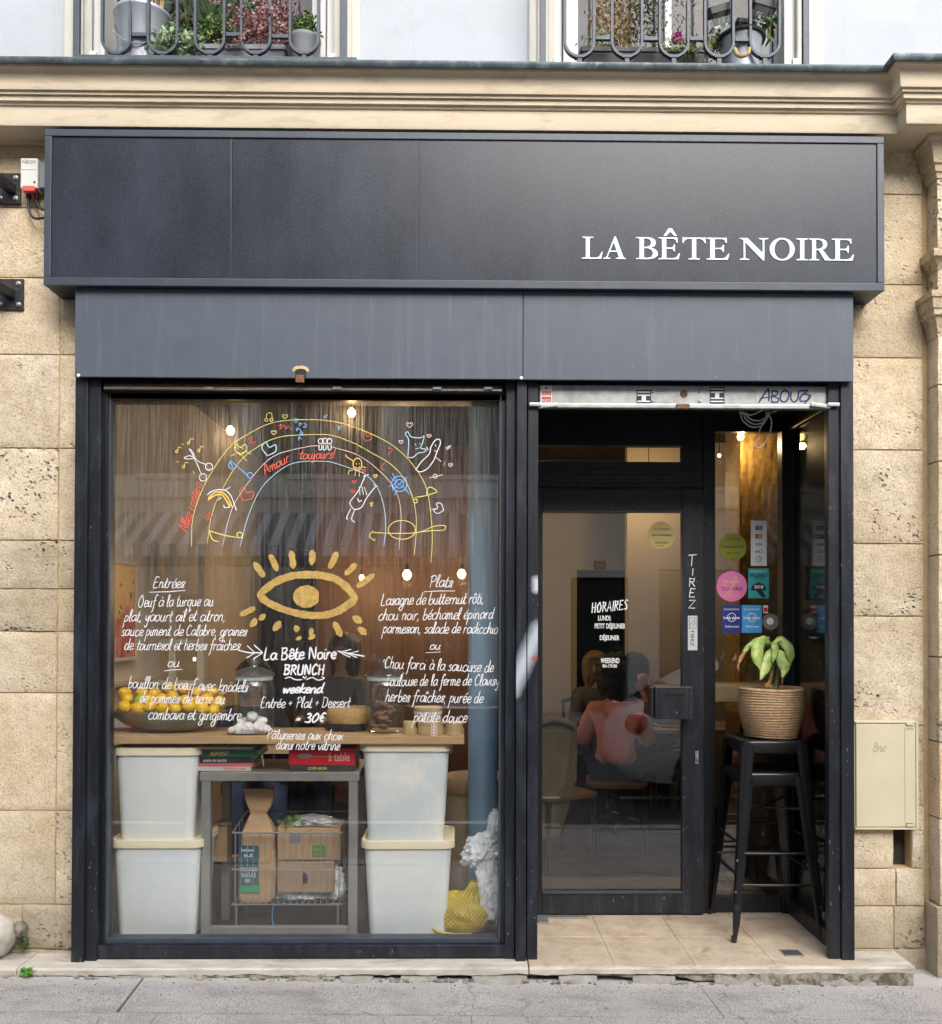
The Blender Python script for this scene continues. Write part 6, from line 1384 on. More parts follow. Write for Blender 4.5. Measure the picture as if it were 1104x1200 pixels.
def jar(px0, px1, Y, label, fill=None):
    xa, xb = W(px0, Y, 830), W(px1, Y, 830); cx = (xa + xb) / 2; r = (xb - xa) / 2; z0 = ptop + .001; H = PZ(800, Y, 400) - z0 + .01; cy_ = Y + r
    t = thing('glass_jar', label, 'jar', (cx, cy_, z0), 'lidded glass biscuit jars')
    bm = bmesh.new(); lathe(bm, [(r * .85, 0), (r * .95, .006), (r, .02), (r, H * .86), (r * .93, H * .94), (r * .82, H)], (cx, cy_, z0), 36, capt=False); fin('jar_body', bm, M['jar'], t, smooth=50)
    bm = bmesh.new(); lathe(bm, [(r * .80, 0), (r * .93, .002), (r * .96, .010), (r * .93, .018), (r * .86, .018)], (cx, cy_, z0 + H - .006), 36, capb=False, capt=False); fin('rim', bm, flat('rim_glass', (.55, .62, .6), .2), t, smooth=50)
    bm = bmesh.new(); lathe(bm, [(r * .9, .012), (r * 1.04, .018), (r * 1.04, .028), (r * .85, .040), (r * .5, .052), (r * .22, .06), (r * .18, .07), (r * .3, .08), (r * .34, .095), (r * .22, .108), (0, .11)], (cx, cy_, z0 + H), 36); fin('lid', bm, M['jarlid'], t, smooth=50)
    return cx, cy_, r, z0, t
M['jarlid'] = glass_mat('lid_glass', 0.12, (0.80, 0.86, 0.84), dirt=0.10)
jar(268.5, 316, .20, 'lidded glass jar on the plank behind the white meringues')
cx, cy_, r, z0, jt = jar(426, 472, .22, 'lidded glass jar of biscuits on the right half of the plank')
for k in range(16):
    a = random.uniform(0, 6.28); d = random.uniform(0, .6) * r; c = Vector((cx + d * math.cos(a), cy_ + d * math.sin(a), z0 + .03 + (k % 6) * .022)); bm = bmesh.new(); lathe(bm, [(.024, -.006), (.028, 0), (.024, .006)], (0, 0, 0), 14)
    R = Matrix.Rotation(random.uniform(-.5, .5), 3, 'X') @ Matrix.Rotation(random.uniform(-.4, .4), 3, 'Y')
    for v in bm.verts: v.co = R @ v.co + c
    fin('biscuit', bm, M['bisc'] if 'bisc' in M else M.setdefault('bisc', pmat('biscuit', (.42, .20, .09), .8, var=.2, vs=60, bs=60, bst=.5)), jt, smooth=40)
pl_ = thing('plate', 'round white plate under the meringues on the plank', 'plate', (W(292, .165, 860), .22, ptop))
bm = bmesh.new(); lathe(bm, [(.06, 0), (.098, .006), (.104, .010), (.098, .010), (.06, .004), (0, .004)], (W(291, .24, 860), .262, ptop + .001), 40, sy=.95); fin('plate_dish', bm, M['white'], pl_, smooth=50)
for k, (px, py, Y, r) in enumerate(((280, 856, .20, .030), (291, 853, .20, .034), (303, 853, .20, .034), (311, 856, .21, .026), (285, 847, .23, .03), (296, 840, .22, .028), (272, 859, .19, .02), (306, 845, .23, .028))):
    c = q3(px, py, Y); c.z = max(c.z, ptop + .012 + r * .5); bm = bmesh.new(); bmesh.ops.create_icosphere(bm, subdivisions=3, radius=1)
    for v in bm.verts: v.co = Vector((v.co.x * r, v.co.y * r, v.co.z * r * .8)) * (1 + .35 * noise.noise(v.co * 2.2 + Vector((k, 0, 0))) + .15 * noise.noise(v.co * 5)) + c
    o = fin('meringue', bm, M['meringue'], None, smooth=70); tag(o, 'craggy white meringue ' + ('at the front left of the plate', 'at the front centre of the plate', 'at the front right of the plate', 'small, at the right rim of the plate', 'behind left, leaning on the jar', 'on top of the pile', 'small, at the far left rim of the plate', 'behind right, below the topmost one')[k], 'meringue', 'meringues on the plate')
lo = thing('sponge_cake', 'round sandwiched sponge cake on dark base behind the menu', 'cake', (W(410, .33, 850), .38, ptop)); lx = W(406, .3, 850)
bm = bmesh.new(); lathe(bm, [(.118, 0), (.122, .01), (.118, .035)], (lx, .42, ptop + .001), 36); fin('cake_board', bm, M['black'], lo, smooth=40)
bm = bmesh.new(); lathe(bm, [(.105, 0), (.113, .03), (.111, .062), (.1, .075), (0, .078)], (lx, .42, ptop + .036), 36, jit=.002); fin('sponge', bm, pmat('sponge', (.52, .33, .14), .9, var=.2, vs=80, bs=90, bst=.8, bd=.004), lo, smooth=60)
def wbox(px0, px1, pyt, Y, label, h0=None, txt=False):
    xa, xb = W(px0, Y, 855), W(px1, Y, 855); cx = (xa + xb) / 2; r = (xb - xa) / 2; zt_ = PZ(pyt, Y, 500); z0 = ptop + .001 if h0 is None else h0; t = thing('round_wooden_box', label, 'box', (cx, Y + r, z0), 'small round wooden boxes')
    bm = bmesh.new(); lathe(bm, [(r * .96, 0), (r * .96, zt_ - z0 - .012)], (cx, Y + r, z0), 32); fin('box_side', bm, M['wood_light'], t, smooth=40)
    bm = bmesh.new(); lathe(bm, [(r, 0), (r, .014), (r * .97, .0155), (0, .0155)], (cx, Y + r, zt_ - .0155), 32, capb=True); fin('box_lid', bm, M['wood_light'], t, smooth=40)
    return t, cx, r, zt_
wbox(472, 487, 846, .19, 'small round wooden box at the left beside the jar'); w2, cx2, r2, zt2 = wbox(487, 521, 846, .18, 'wide round wooden box with red dotted ribbon, centre of the three on the plank')
wbox(521, 543, 846.5, .19, 'round wooden box at the right end of the plank')
w3, cx3, r3, zt3 = wbox(484, 518, 830, .185, 'round wooden box with red dotted rim stacked on the wide one', h0=zt2 + .001)
def dotband(xa, xb, za, zb, y, parent, n, rows):
    box('ribbon', xa, xb, y - .0006, y, za, zb, M['white'], parent, bev=0)
    for j in range(rows):
        for i in range(n):
            bm = bmesh.new(); c = (xa + (xb - xa) * (i + .5) / n, 0, za + (zb - za) * (j + .5) / rows); rr = min((xb - xa) / n, (zb - za) / rows) * .3
            bm.faces.new([bm.verts.new((c[0] + rr * math.cos(t), y - .0012, c[2] + rr * math.sin(t))) for t in [2 * math.pi * k / 8 for k in range(8)]][::-1]); fin('dot', bm, M['m_red'], parent, recalc=False)
dotband(W(505, .18, 850), W(512, .18, 850), PZ(862, .18, 500), PZ(848, .18, 500), .1785, w2, 2, 4)
bm = bmesh.new(); lathe(bm, [(r3 * 1.004, zt3 - .032), (r3 * 1.004, zt3 - .018)], (cx3, .185 + r3, 0), 32, capb=False, capt=False); fin('rim_band', bm, M['white'], w3, smooth=40)
for k in range(9):
    a = math.radians(200 + k * 17); bm = bmesh.new(); p = Vector((cx3 + r3 * 1.01 * math.cos(a), .185 + r3 + r3 * 1.01 * math.sin(a), zt3 - .025 + (.003 if k % 2 else -.003))); bmesh.ops.create_icosphere(bm, subdivisions=1, radius=.0028, matrix=Matrix.Translation(p)); fin('dot', bm, M['m_red'], w3)
# ================================================================ stacked stools with the potted plant
def stool(cx, cy_, z0, zs, label, half_t=.135, half_b=.205):
    t = thing('bar_stool', label, 'stool', (cx, cy_, z0), 'black metal stools stacked in the doorway')
    bm = bmesh.new(); loft(bm, [(zs - .062, half_t + .018, half_t + .018, .045), (zs - .012, half_t + .022, half_t + .022, .05), (zs - .002, half_t + .016, half_t + .016, .048), (zs, half_t + .006, half_t + .006, .045), (zs - .004, half_t - .01, half_t - .01, .04)], (cx, cy_, 0), capb=False, n=7)
    fin('seat', bm, M['stool'], t, smooth=50)
    bm = bmesh.new(); loft(bm, [(zs - .075, half_t + .003, half_t + .003, .04), (zs - .06, half_t + .020, half_t + .020, .045), (zs - .058, half_t + .012, half_t + .012, .045)], (cx, cy_, 0), capb=False, capt=False, n=7); fin('seat_skirt', bm, M['stool'], t, smooth=50)
    def L(sx, sy, u):    # point on a leg, u from 0 top to 1 floor
        h = half_t + .008 + (half_b - half_t) * u; return Vector((cx + sx * h, cy_ + sy * h, zs - .02 - (zs - .02 - z0) * u))
    for sx in (-1, 1):
        for sy in (-1, 1):
            bm = bmesh.new(); secs = []
            for k in range(9):
                u = k / 8; c = L(sx, sy, u); w = .082 * (1 - u) + .030 * u; dp = .022 * (1 - u) + .013 * u
                if k == 8: w, dp = .017, .009
                o = Vector((sx, sy, 0)).normalized(); s = Vector((-o.y, o.x, 0))
                # folded sheet: ridge outwards
                secs.append([bm.verts.new(c + s * w * .5 - o * dp), bm.verts.new(c + s * w * .32 + o * dp * .3), bm.verts.new(c + o * dp * .8), bm.verts.new(c - s * w * .32 + o * dp * .3), bm.verts.new(c - s * w * .5 - o * dp), bm.verts.new(c - o * dp * .3)])
            for k in range(8):
                for j in range(6): bm.faces.new((secs[k][j], secs[k][(j + 1) % 6], secs[k + 1][(j + 1) % 6], secs[k + 1][j]))
            bm.faces.new(secs[0]); bm.faces.new(secs[-1][::-1]); lg = fin('leg', bm, M['stool'], t, smooth=50)
            p = L(sx, sy, 1.0); bm = bmesh.new(); loft(bm, [(0, .011, .011, .006), (.028, .0125, .0125, .006)], p + Vector((0, 0, 0)), n=3); fin('rubber_foot', bm, M['black'], lg)
            c = L(sx, sy, .70); bm = bmesh.new(); bmesh.ops.create_icosphere(bm, subdivisions=1, radius=.006, matrix=Matrix.Translation(c + Vector((sx, sy, 0)) * .008)); fin('rivet', bm, M['steel'], lg)
    H = zs - z0
    for (a, b, u) in (((-1, -1), (1, -1), .66), ((-1, 1), (1, 1), .58), ((-1, -1), (-1, 1), .60), ((1, -1), (1, 1), .60)):
        p, q = L(*a, u), L(*b, u); m = (p + q) / 2; bm = bmesh.new(); out = Vector((a[0] + b[0], a[1] + b[1], 0)).normalized() * .006
        tube(bm, catmull([p, m + out, q], 6), .0075, 8); fin('cross_bar', bm, M['stool'], t, smooth=60)
    for a, b in (((-1, -1), (1, 1)), ((1, -1), (-1, 1))):
        p, q = L(*a, .2), L(*b, .2); bm = bmesh.new(); tube(bm, [p, (p + q) / 2 + Vector((0, 0, -.02)), q], .006, 6); fin('brace', bm, M['stool'], t)
    return t
scx, scy = 1.522, .445
stool(scx, scy, .0045, .80, 'lower black metal bar stool of the stacked pair in the doorway')
s2 = stool(scx + .006, scy + .004, .150, .955, 'upper black metal bar stool of the stacked pair, carrying the woven plant basket', half_t=.137, half_b=.198)
pcx, pcy = at(903.5, 840, .44).x, .44; pr = .158; pzb = .956
bsk = thing('woven_basket', 'round woven seagrass basket standing on the stacked stools', 'basket', (pcx, pcy, pzb))
HB_ = at(903, 806, .44).z - pzb; bm = bmesh.new(); prof = []
nco = 19
def brad(u): return pr * (.76 + .24 * math.sin(min(1, u * 1.35) * math.pi / 2) - .035 * max(0, u - .6) * 2.5)
for k in range(nco):
    for j in range(4):
        u = (k + j / 4) / nco; prof.append((brad(u) + .0042 * math.sin(math.pi * (j + .5) / 4) * 1.0 - (.003 if j == 0 else 0), u * HB_))
ring = [(0, .002), (brad(0) - .01, .0)] + prof + [(brad(1) - .004, HB_ + .003), (brad(1) - .014, HB_), (brad(1) - .02, HB_ - .03), (0, HB_ - .045)]
seg = 72; rings = []
for r, z in ring: rings.append([bm.verts.new((pcx + (r + .0018 * math.sin(k * 2.2 + z * 900) * (r > .05)) * math.cos(2 * math.pi * k / seg), pcy + (r + .0018 * math.sin(k * 2.2 + z * 900) * (r > .05)) * math.sin(2 * math.pi * k / seg), pzb + z + .0022 * math.sin(2 * math.pi * k / seg * 2 + z * 30))) for k in range(seg)])
for i in range(len(rings) - 1):
    for k in range(seg): bm.faces.new((rings[i][k], rings[i][(k + 1) % seg], rings[i + 1][(k + 1) % seg], rings[i + 1][k]))
fin('woven_coils', bm, M['rope'], bsk, smooth=60)
bm = bmesh.new(); lathe(bm, [(brad(1) - .03, 0), (0, .004)], (pcx, pcy, pzb + HB_ - .03), 24, capb=False); fin('soil', bm, M['earth'], bsk)
pln = thing('potted_plant', 'wilting plant with drooping pale green leaves in the woven basket', 'plant', (pcx, pcy, pzb + HB_ - .03))
YPl = .42
def P3(px, py, dy=0): return at(px, py, YPl + dy)
for pts, r in (([(903, 812), (903, 800), (906, 785), (908, 770), (905, 757)], .0075), ([(909, 812), (911, 795), (913, 785)], .011), ([(899, 812), (901, 800), (905, 782)], .006)):
    bm = bmesh.new(); tube(bm, catmull([P3(a, b) for a, b in pts], 4), r, 8); fin('stalk', bm, M['stalk'], pln, smooth=60)
def drooping(mid, wid, dy, mat='leaf', name='leaf'):
    """leaf blade folded along its mid rib: mid points, half widths and depth offsets"""
    bm = bmesh.new(); C = catmull([P3(a, b, d) for (a, b), d in zip(mid, dy)], 5); n = len(C); rows = []
    for i, c in enumerate(C):
        u = i / (n - 1) * (len(wid) - 1); k = min(int(u), len(wid) - 2); w = (wid[k] * (1 - (u - k)) + wid[k + 1] * (u - k)) * 4.52 / F_PX
        t = (C[min(n - 1, i + 1)] - C[max(0, i - 1)]).normalized(); s = Vector((t.z, 0, -t.x)); s = s.normalized() if s.length > .05 else Vector((1, 0, 0)); row = []
        for j in range(-3, 4):
            v = j / 3; row.append(bm.verts.new(c + s * w * v + Vector((0, .35 * w * abs(v) ** 1.3 + .006 * nz(c.x * 30 + v, c.z * 40, v * 2), .004 * math.sin(v * 9 + i * .9)))))
        rows.append(row)
    for i in range(n - 1):
        for j in range(6): bm.faces.new((rows[i][j], rows[i][j + 1], rows[i + 1][j + 1], rows[i + 1][j]))
    o = fin(name, bm, M[mat], pln, smooth=180); md = o.modifiers.new('thickness', 'SOLIDIFY'); md.thickness = .0012
drooping([(905, 757), (897, 752), (890, 757), (888, 770), (891, 786)], [1.5, 6, 8, 7, .5], [0, -.02, -.05, -.07, -.075])
drooping([(907, 757), (903, 768), (897, 784), (891, 797)], [1.5, 6, 7, .5], [-.02, -.05, -.075, -.09])
drooping([(905, 755), (915, 751), (923, 757), (927, 768), (926, 780)], [2, 5, 6.5, 5, .5], [0, .0, -.01, -.02, -.02])
drooping([(907, 758), (914, 768), (920, 782), (917, 795)], [1.5, 6.5, 7, .5], [-.01, -.05, -.07, -.08])
drooping([(908, 753), (909, 758), (908, 768), (906, 777)], [3.5, 4.5, 3.5, .6], [-.03, -.05, -.06, -.07])
drooping([(903, 755), (890, 752), (880, 756), (872, 765)], [1, 4.5, 3.5, 2.2], [.02, .02, .02, .0])
drooping([(911, 757), (921, 759), (925, 768), (921, 778)], [1, 3.5, 3.5, .5], [.03, .02, .01, .0], 'leaf')
drooping([(873, 764), (869, 771), (866, 777)], [2.4, 2.6, 1.5], [.0, -.01, -.02], 'leafbrown'); drooping([(867, 775), (865, 781), (866, 787)], [1.6, 1.5, .4], [-.02, -.02, -.02], 'leafbrown')
drooping([(904, 797), (900, 803), (899, 808)], [1, 3.2, 1], [-.03, -.05, -.05], 'leafbrown'); drooping([(913, 788), (917, 795), (916, 803)], [1, 2, .4], [-.02, -.04, -.05], 'leafbrown')

# ================================================================ fixtures on the wall
bmx = YW
def bracket(px0, px1, py0, py1, arm, label):
    a, b = at(px0, py0, YW - .012), at(px1, py1, YW - .012); t = thing('wall_bracket', label, 'bracket', ((a.x + b.x) / 2, YW, b.z), 'black iron brackets at the left picture edge')
    box('plate', a.x, b.x, YW - .012, YW + .004, b.z, a.z, M['brackets'], t, bev=.002)
    p, q = arm; P = at(p[0], p[1], YW - .012); Q = at(q[0], q[1], YW - .20); bm = bmesh.new(); d = .020
    v0 = [bm.verts.new(P + Vector((x, 0, z))) for x, z in ((-d, -d), (d, -d), (d, d), (-d, d))]; v1 = [bm.verts.new(Q + Vector((x, 0, z))) for x, z in ((-d, -d), (d, -d), (d, d), (-d, d))]
    bm.faces.new(v0); bm.faces.new(v1[::-1])
    for k in range(4): bm.faces.new((v0[k], v1[k], v1[(k + 1) % 4], v0[(k + 1) % 4]))
    bmesh.ops.bevel(bm, geom=bm.edges[:], offset=.002, segments=1, affect='EDGES'); fin('arm', bm, M['brackets'], t)
    for px, py in ((px1 - 5, py0 + 6), (px1 - 5, py1 - 6), (px0 + 2.0, py1 - 6)):
        c = at(px, py, YW - .012); bm = bmesh.new(); lathe(bm, [(.012, 0), (.012, .003), (.008, .004), (.008, .010), (0, .011)], (0, 0, 0), 6); bmesh.ops.rotate(bm, verts=bm.verts, cent=(0, 0, 0), matrix=Matrix.Rotation(math.radians(90), 3, 'X')); bmesh.ops.translate(bm, verts=bm.verts, vec=c); fin('bolt', bm, M['galv'], t)
bracket(-1.5, 23.5, 202.5, 238.5, ((14, 222), (-20, 196)), 'black iron wall bracket beside the small electrical box')
bracket(-1.5, 27, 326.5, 363, ((13, 345), (-22, 326)), 'black iron wall bracket below the sign box level, lower of the two')
# neon transformer
a, b = at(24, 185, YW - .07), at(44, 223, YW - .07)
nb = thing('electrical_box', 'small white electrical box marked NEON with red switch and two black cables', 'electrical box', ((a.x + b.x) / 2, YW, b.z))
box('casing', a.x, b.x, YW - .07, YW, b.z + .01, a.z, M['shutter'], nb, bev=.006); box('side_casing', b.x + .001, b.x + .030, YW - .055, YW, b.z + .02, a.z - .01, M['pot'], nb, bev=.003)
box('red_switch', a.x + .012, b.x - .012, YW - .074, YW - .0, b.z - .004, b.z + .020, bpy.data.materials['red_marker'], nb, bev=.003)
text_obj('lettering', 'NEON', a.x + .010, b.x - .010, a.z - .026, .016, YW - .0702, M['pot'], nb, bold=.01)
box('cover_seam', a.x + .004, b.x - .004, YW - .0708, YW - .069, a.z - .055, a.z - .053, M['pot'], nb, bev=0); box('button', b.x - .018, b.x - .010, YW - .073, YW - .069, b.z + .034, b.z + .042, M['black'], nb)
for dx, ex in ((.022, 0), (.058, .01)):
    x = a.x + dx; bm = bmesh.new(); lathe(bm, [(.010, 0), (.012, .006), (.012, .02), (.009, .022)], (x, YW - .035, b.z - .024), 12); fin('gland', bm, M['black'], nb, smooth=40)
    bm = bmesh.new(); tube(bm, catmull([(x, YW - .035, b.z - .02), (x + .001, YW - .035, b.z - .07 + ex * 3), (x + .03, YW - .04, b.z - .115 + ex * 4), (at(53, 255, YW - .04).x + .03, YW - .05, b.z - .112 + ex * 4)], 6), .0055, 8); fin('cable', bm, M['black'], nb, smooth=60)
# meter cabinet
yc = YW - .028; a, b = at(1001.5, 845, yc), at(1076, 972, yc)
mc = thing('meter_cabinet', 'cream metal meter cabinet fixed to the stone wall right of the shopfront', 'cabinet', ((a.x + b.x) / 2, YW, b.z))
box('casing', max(a.x, XR + .003), b.x, yc + .006, YW + .01, b.z, a.z, M['cream_box'], mc, bev=.004)
box('door_leaf', max(a.x, XR + .003) + .006, b.x - .012, yc - .003, yc + .0055, b.z + .012, a.z - .012, M['cream_box'], mc, bev=.003)
box('rim', b.x - .011, b.x, yc - .006, yc + .006, b.z, a.z, M['cream_box'], mc, bev=.002); box('rim', max(a.x, XR + .003), b.x - .0115, yc - .006, yc + .006, b.z, b.z + .009, M['cream_box'], mc, bev=.002); box('rim', max(a.x, XR + .003), b.x - .0115, yc - .006, yc + .006, a.z - .009, a.z, M['cream_box'], mc, bev=.002)
for py in (848.5, 967): p = at(1066, py, yc); box('hinge', p.x - .018, p.x + .012, yc - .009, yc - .003, p.z - .006, p.z + .006, M['cream_box'], mc, bev=.002); box('hinge_gap', p.x - .020, p.x + .014, yc - .0036, yc - .0028, p.z - .009, p.z + .009, M['black'], mc, bev=0)
box('door_line', at(1060, 900, yc).x - .001, at(1060, 900, yc).x + .001, yc - .0038, yc - .0025, b.z + .03, a.z - .03, flat('seam_tone', (.35, .29, .18)), mc, bev=0)
text_obj('lettering', '4567', at(1062, 856, yc).x, at(1070, 856, yc).x, at(1062, 855, yc).z, .008, yc - .0035, flat('pen_grey', (.2, .2, .2)), mc)
handwrite('scratched_lettering', 'Bne', 1023, 1038, 881, yc - .0036, 6, .8, bpy.data.materials['seam_tone'], mc)
# white guard stone at the foot of the wall, left edge
gs = blob('guard_stone', at(-13, 1096, YW - .05), (.125, .10, .105), pmat('white_guard_stone', (.52, .49, .43), .8, var=.1, vs=8, bs=50, bst=.6, bd=.004, col2=(.36, .30, .20), c2t=(.55, .7), c2s=9), None, .12, sub=4, f=1.6, seed=1, flatb=.0, ridge=False); tag(gs, 'rounded white guard stone at the foot of the wall at the far left', 'guard stone')
gs2 = blob('loose_stone', at(23, 1090, YW - .03), (.035, .03, .04), M['rubble'], None, .2, sub=3, seed=3); tag(gs2, 'small grey stone wedged beside the white guard stone', 'stone')
def weed(px, py, y, rad, n, size, label, m='moss'):
    c = at(px, py, y); bm = bmesh.new(); foliage(bm, c, rad, n, size); o = fin('weed', bm, M[m], None); tag(o, label, 'weed'); return o
weed(32, 1139, -.09, (.026, .02, .012), 110, .018, 'bright green weed in the pavement joint at the left')
weed(27, 1106, .07, (.03, .02, .03), 130, .014, 'mossy weed beside the white guard stone', 'green3')
weed(724, 1160, -.10, (.022, .012, .008), 50, .013, 'small green weed below the threshold under the door')
weed(682, 1158, -.09, (.018, .01, .008), 35, .010, 'tiny dull weed under the threshold left of the door', 'green3')
weed(545, 1160, -.09, (.02, .01, .005), 30, .008, 'tiny weed tuft under the middle of the threshold', 'green3')
# coil of pale cable hanging in the doorway head
cc = thing('cable_coil', 'coil of thin white cable hanging under the shutter bar', 'cable coil', at(890, 482, .20)); yk = .20
for k, pts in enumerate(([(868, 482), (870, 492), (880, 500), (892, 499), (899, 490), (901, 482)], [(871, 482), (874, 491), (884, 497), (895, 494), (900, 484)], [(874, 483), (878, 490), (888, 493), (897, 489), (898, 482)],
                         [(910, 482), (903, 484), (895, 493), (888, 510), (884, 520), (889, 525), (897, 518), (903, 504), (904, 492), (899, 484)], [(866, 483), (880, 486), (893, 481)])):
    bm = bmesh.new(); tube(bm, catmull([at(a, b, yk - .01 * k) for a, b in pts], 6), .0034, 7); fin('loop', bm, M['shutter'], cc, smooth=60)
bm = bmesh.new(); tube(bm, [at(893, 483, .2), at(893, 483, .2) + Vector((0, 0, .06))], .004, 6); fin('cable_tie', bm, M['black'], cc)

# ================================================================ plants behind the upstairs railings
YPf = .06; zsill = zu
def q(px, py, y=YPf): return at(px, py, y)
def sill_fix(z): return zsill
def conepot(px0, px1, pyt, pyb, y, m, label, cat='pot', taper=.78, ear=False):
    a, b = q(px0, pyt, y), q(px1, pyt, y); cx = (a.x + b.x) / 2; r = (b.x - a.x) / 2; zt_ = a.z; t = thing('flower_pot', label, cat, (cx, y, zsill)); H = zt_ - zsill
    bm = bmesh.new(); lathe(bm, [(r * taper, 0), (r * .985, H - .02), (r, H - .018), (r * 1.02, H - .008), (r, H), (r * .94, H), (r * .9, H - .05), (0, H - .05)], (cx, y, zsill), 32); fin('pot_body', bm, m, t, smooth=45); return t, cx, zt_
t, cx, z_ = conepot(135, 201, 20, 70, .12, M['potlight'], 'large galvanised bucket of dry reeds behind the left railing', 'bucket')
bm = bmesh.new(); tube(bm, catmull([(cx - .125, .12, z_ - .02), (cx - .10, .03, z_ - .13), (cx, -.0, z_ - .2), (cx + .09, .03, z_ - .16)], 6), .004, 6); fin('bucket_handle', bm, M['steel'], t)
rd = thing('dry_reeds', 'bundle of dry straw-coloured reeds in the galvanised bucket', 'reeds', (cx, .12, z_ - .05)); bm = bmesh.new()
for k in range(70):
    a = random.uniform(0, 6.28); d = random.random() * .09; p = Vector((cx + d * math.cos(a), .12 + d * math.sin(a) * .7, z_ - .05)); l = random.uniform(.3, .6); t_ = Vector((random.uniform(-.14, .14), random.uniform(-.1, .1), 1)).normalized(); tube(bm, [p, p + t_ * l * .5 + Vector((.004, 0, 0)), p + t_ * l], .0035, 4)
fin('stems', bm, M['straw'], rd, kind='stuff')
def plant(name, label, cat, c, parts, stems=None):
    t = thing(name, label, cat, c)
    for nm, cc_, rad, n, size, m, dr in parts: bm = bmesh.new(); foliage(bm, cc_, rad, n, size, droop=dr); fin(nm, bm, M[m], t, kind='stuff')
    bm = bmesh.new()
    for k in range(12 if stems is None else stems):
        p = Vector(c) + Vector((random.uniform(-.03, .03), 0, 0)); e = Vector(parts[0][1]) + Vector((random.uniform(-.8, .8) * parts[0][2][0], 0, random.uniform(-.5, .8) * parts[0][2][2])); tube(bm, [p, (p + e) / 2 + Vector((0, 0, .02)), e], .002, 4)
    fin('stems', bm, M['stalk'], t, kind='stuff'); return t
plant('ivy', 'trailing variegated ivy spilling in front of the galvanised bucket', 'ivy', q(215, 60, .05), [('leaves', q(205, 52, .04), (.125, .05, .085), 420, .030, 'ivyp', .5), ('dark_leaves', q(215, 48, .08), (.11, .05, .08), 220, .03, 'green1', .3)])
tp, tpcx, tz_ = conepot(338, 376, 46, 70, .08, M['pot'], 'round grey pot at the right end of the left window sill'); plant('green_plant', 'small light green plant in the round grey pot', 'plant', q(357, 46, .08), [('leaves', q(357, 32, .08), (.06, .05, .06), 260, .022, 'green2', -.2), ('dark_leaves', q(360, 38, .1), (.06, .05, .04), 120, .022, 'green3', 0)])
def trough(px0, px1, pyt, y, m, label):
    a, b = q(px0, pyt, y), q(px1, pyt, y); t = thing('planter_trough', label, 'planter', ((a.x + b.x) / 2, y, zsill)); cx = (a.x + b.x) / 2; hw_ = (b.x - a.x) / 2; H = a.z - zsill
    bm = bmesh.new(); loft(bm, [(0, hw_ * .93, .07, .01), (H - .02, hw_ * .985, .08, .012)], (cx, y + .08, zsill)); fin('trough_body', bm, m, t, smooth=40)
    bm = bmesh.new(); loft(bm, [(H - .02, hw_, .085, .012), (H, hw_, .085, .012), (H, hw_ * .97, .072, .01), (H - .03, hw_ * .96, .07, .01)], (cx, y + .08, zsill)); fin('trough_rim', bm, m, t, smooth=40)
trough(235, 335, 52, .05, M['pot'], 'long grey planter under the pink heather behind the left railing')
plant('shrub', 'leafy green shrub with small yellow flowers left of the pink heather', 'shrub', q(250, 52, .12), [('leaves', q(252, 38, .13), (.09, .06, .07), 320, .026, 'green1', 0), ('young_leaves', q(250, 34, .1), (.08, .05, .05), 160, .02, 'green2', 0), ('yellow_flowers', q(252, 36, .07), (.08, .04, .05), 30, .012, 'm_yellow', 0)])
hb = thing('spiky_plant', 'spiky dark green grass plant behind the left railing', 'plant', q(255, 50, .14)); bm = bmesh.new()
for k in range(90):
    p = Vector(q(random.uniform(240, 262), 45, .16)); d = Vector((random.uniform(-.5, .6), random.uniform(-.4, .2), 1)).normalized(); l = random.uniform(.15, .35); s = Vector((.006, 0, 0)); e = p + d * l + Vector((d.x * .08, 0, -.02)); mm = p + d * l * .5
    v = [bm.verts.new(x) for x in (p - s, p + s, mm + s, e, mm - s)]; bm.faces.new(v)
fin('blades', bm, M['green3'], hb, kind='stuff')
ht_ = thing('heather', 'drooping dusty pink heather in the left window planter', 'heather', q(305, 50, .1)); bm = bmesh.new()
for k in range(46):
    p = Vector(q(random.uniform(290, 322), 44 - random.random() * 8, .11)); d = Vector((random.uniform(-1, .9), random.uniform(-.9, .1), random.uniform(.1, 1.3))).normalized(); L_ = random.uniform(.14, .32); pts = [p + d * L_ * t + Vector((0, 0, -.16 * t * t)) for t in (0, .25, .5, .75, 1)]
    if k % 3 == 0: pts = [p + Vector((d.x * L_ * .45 * t, -.05 * t, .01 - .10 * t * t)) for t in (0, .25, .5, .75, 1)]
    for i in range(22):
        u = i / 21 * 4; a = min(3, int(u)); c = pts[a].lerp(pts[a + 1], u - a)
        for w in range(3): foliage(bm, c, (.008, .008, .008), 1, .013, thin=.7)
for k in range(26):
    p = Vector(q(random.uniform(296, 340), 38, .13)); d = Vector((random.uniform(-.25, .35), 0, 1)).normalized(); L_ = random.uniform(.15, .4)
    for i in range(30): c = p + d * L_ * i / 29; foliage(bm, c, (.011, .011, .009), 2, .013, thin=.7)
fin('flower_spikes', bm, M['heather'], ht_, kind='stuff')
bg_ = plant('climbing_plant', 'tall leafy plant at the back of the left window', 'plant', q(215, 30, .2), [('leaves', q(217, 8, .2), (.10, .05, .18), 300, .03, 'green3', 0), ('bright_leaves', q(270, 2, .2), (.14, .05, .10), 220, .035, 'green1', 0)])
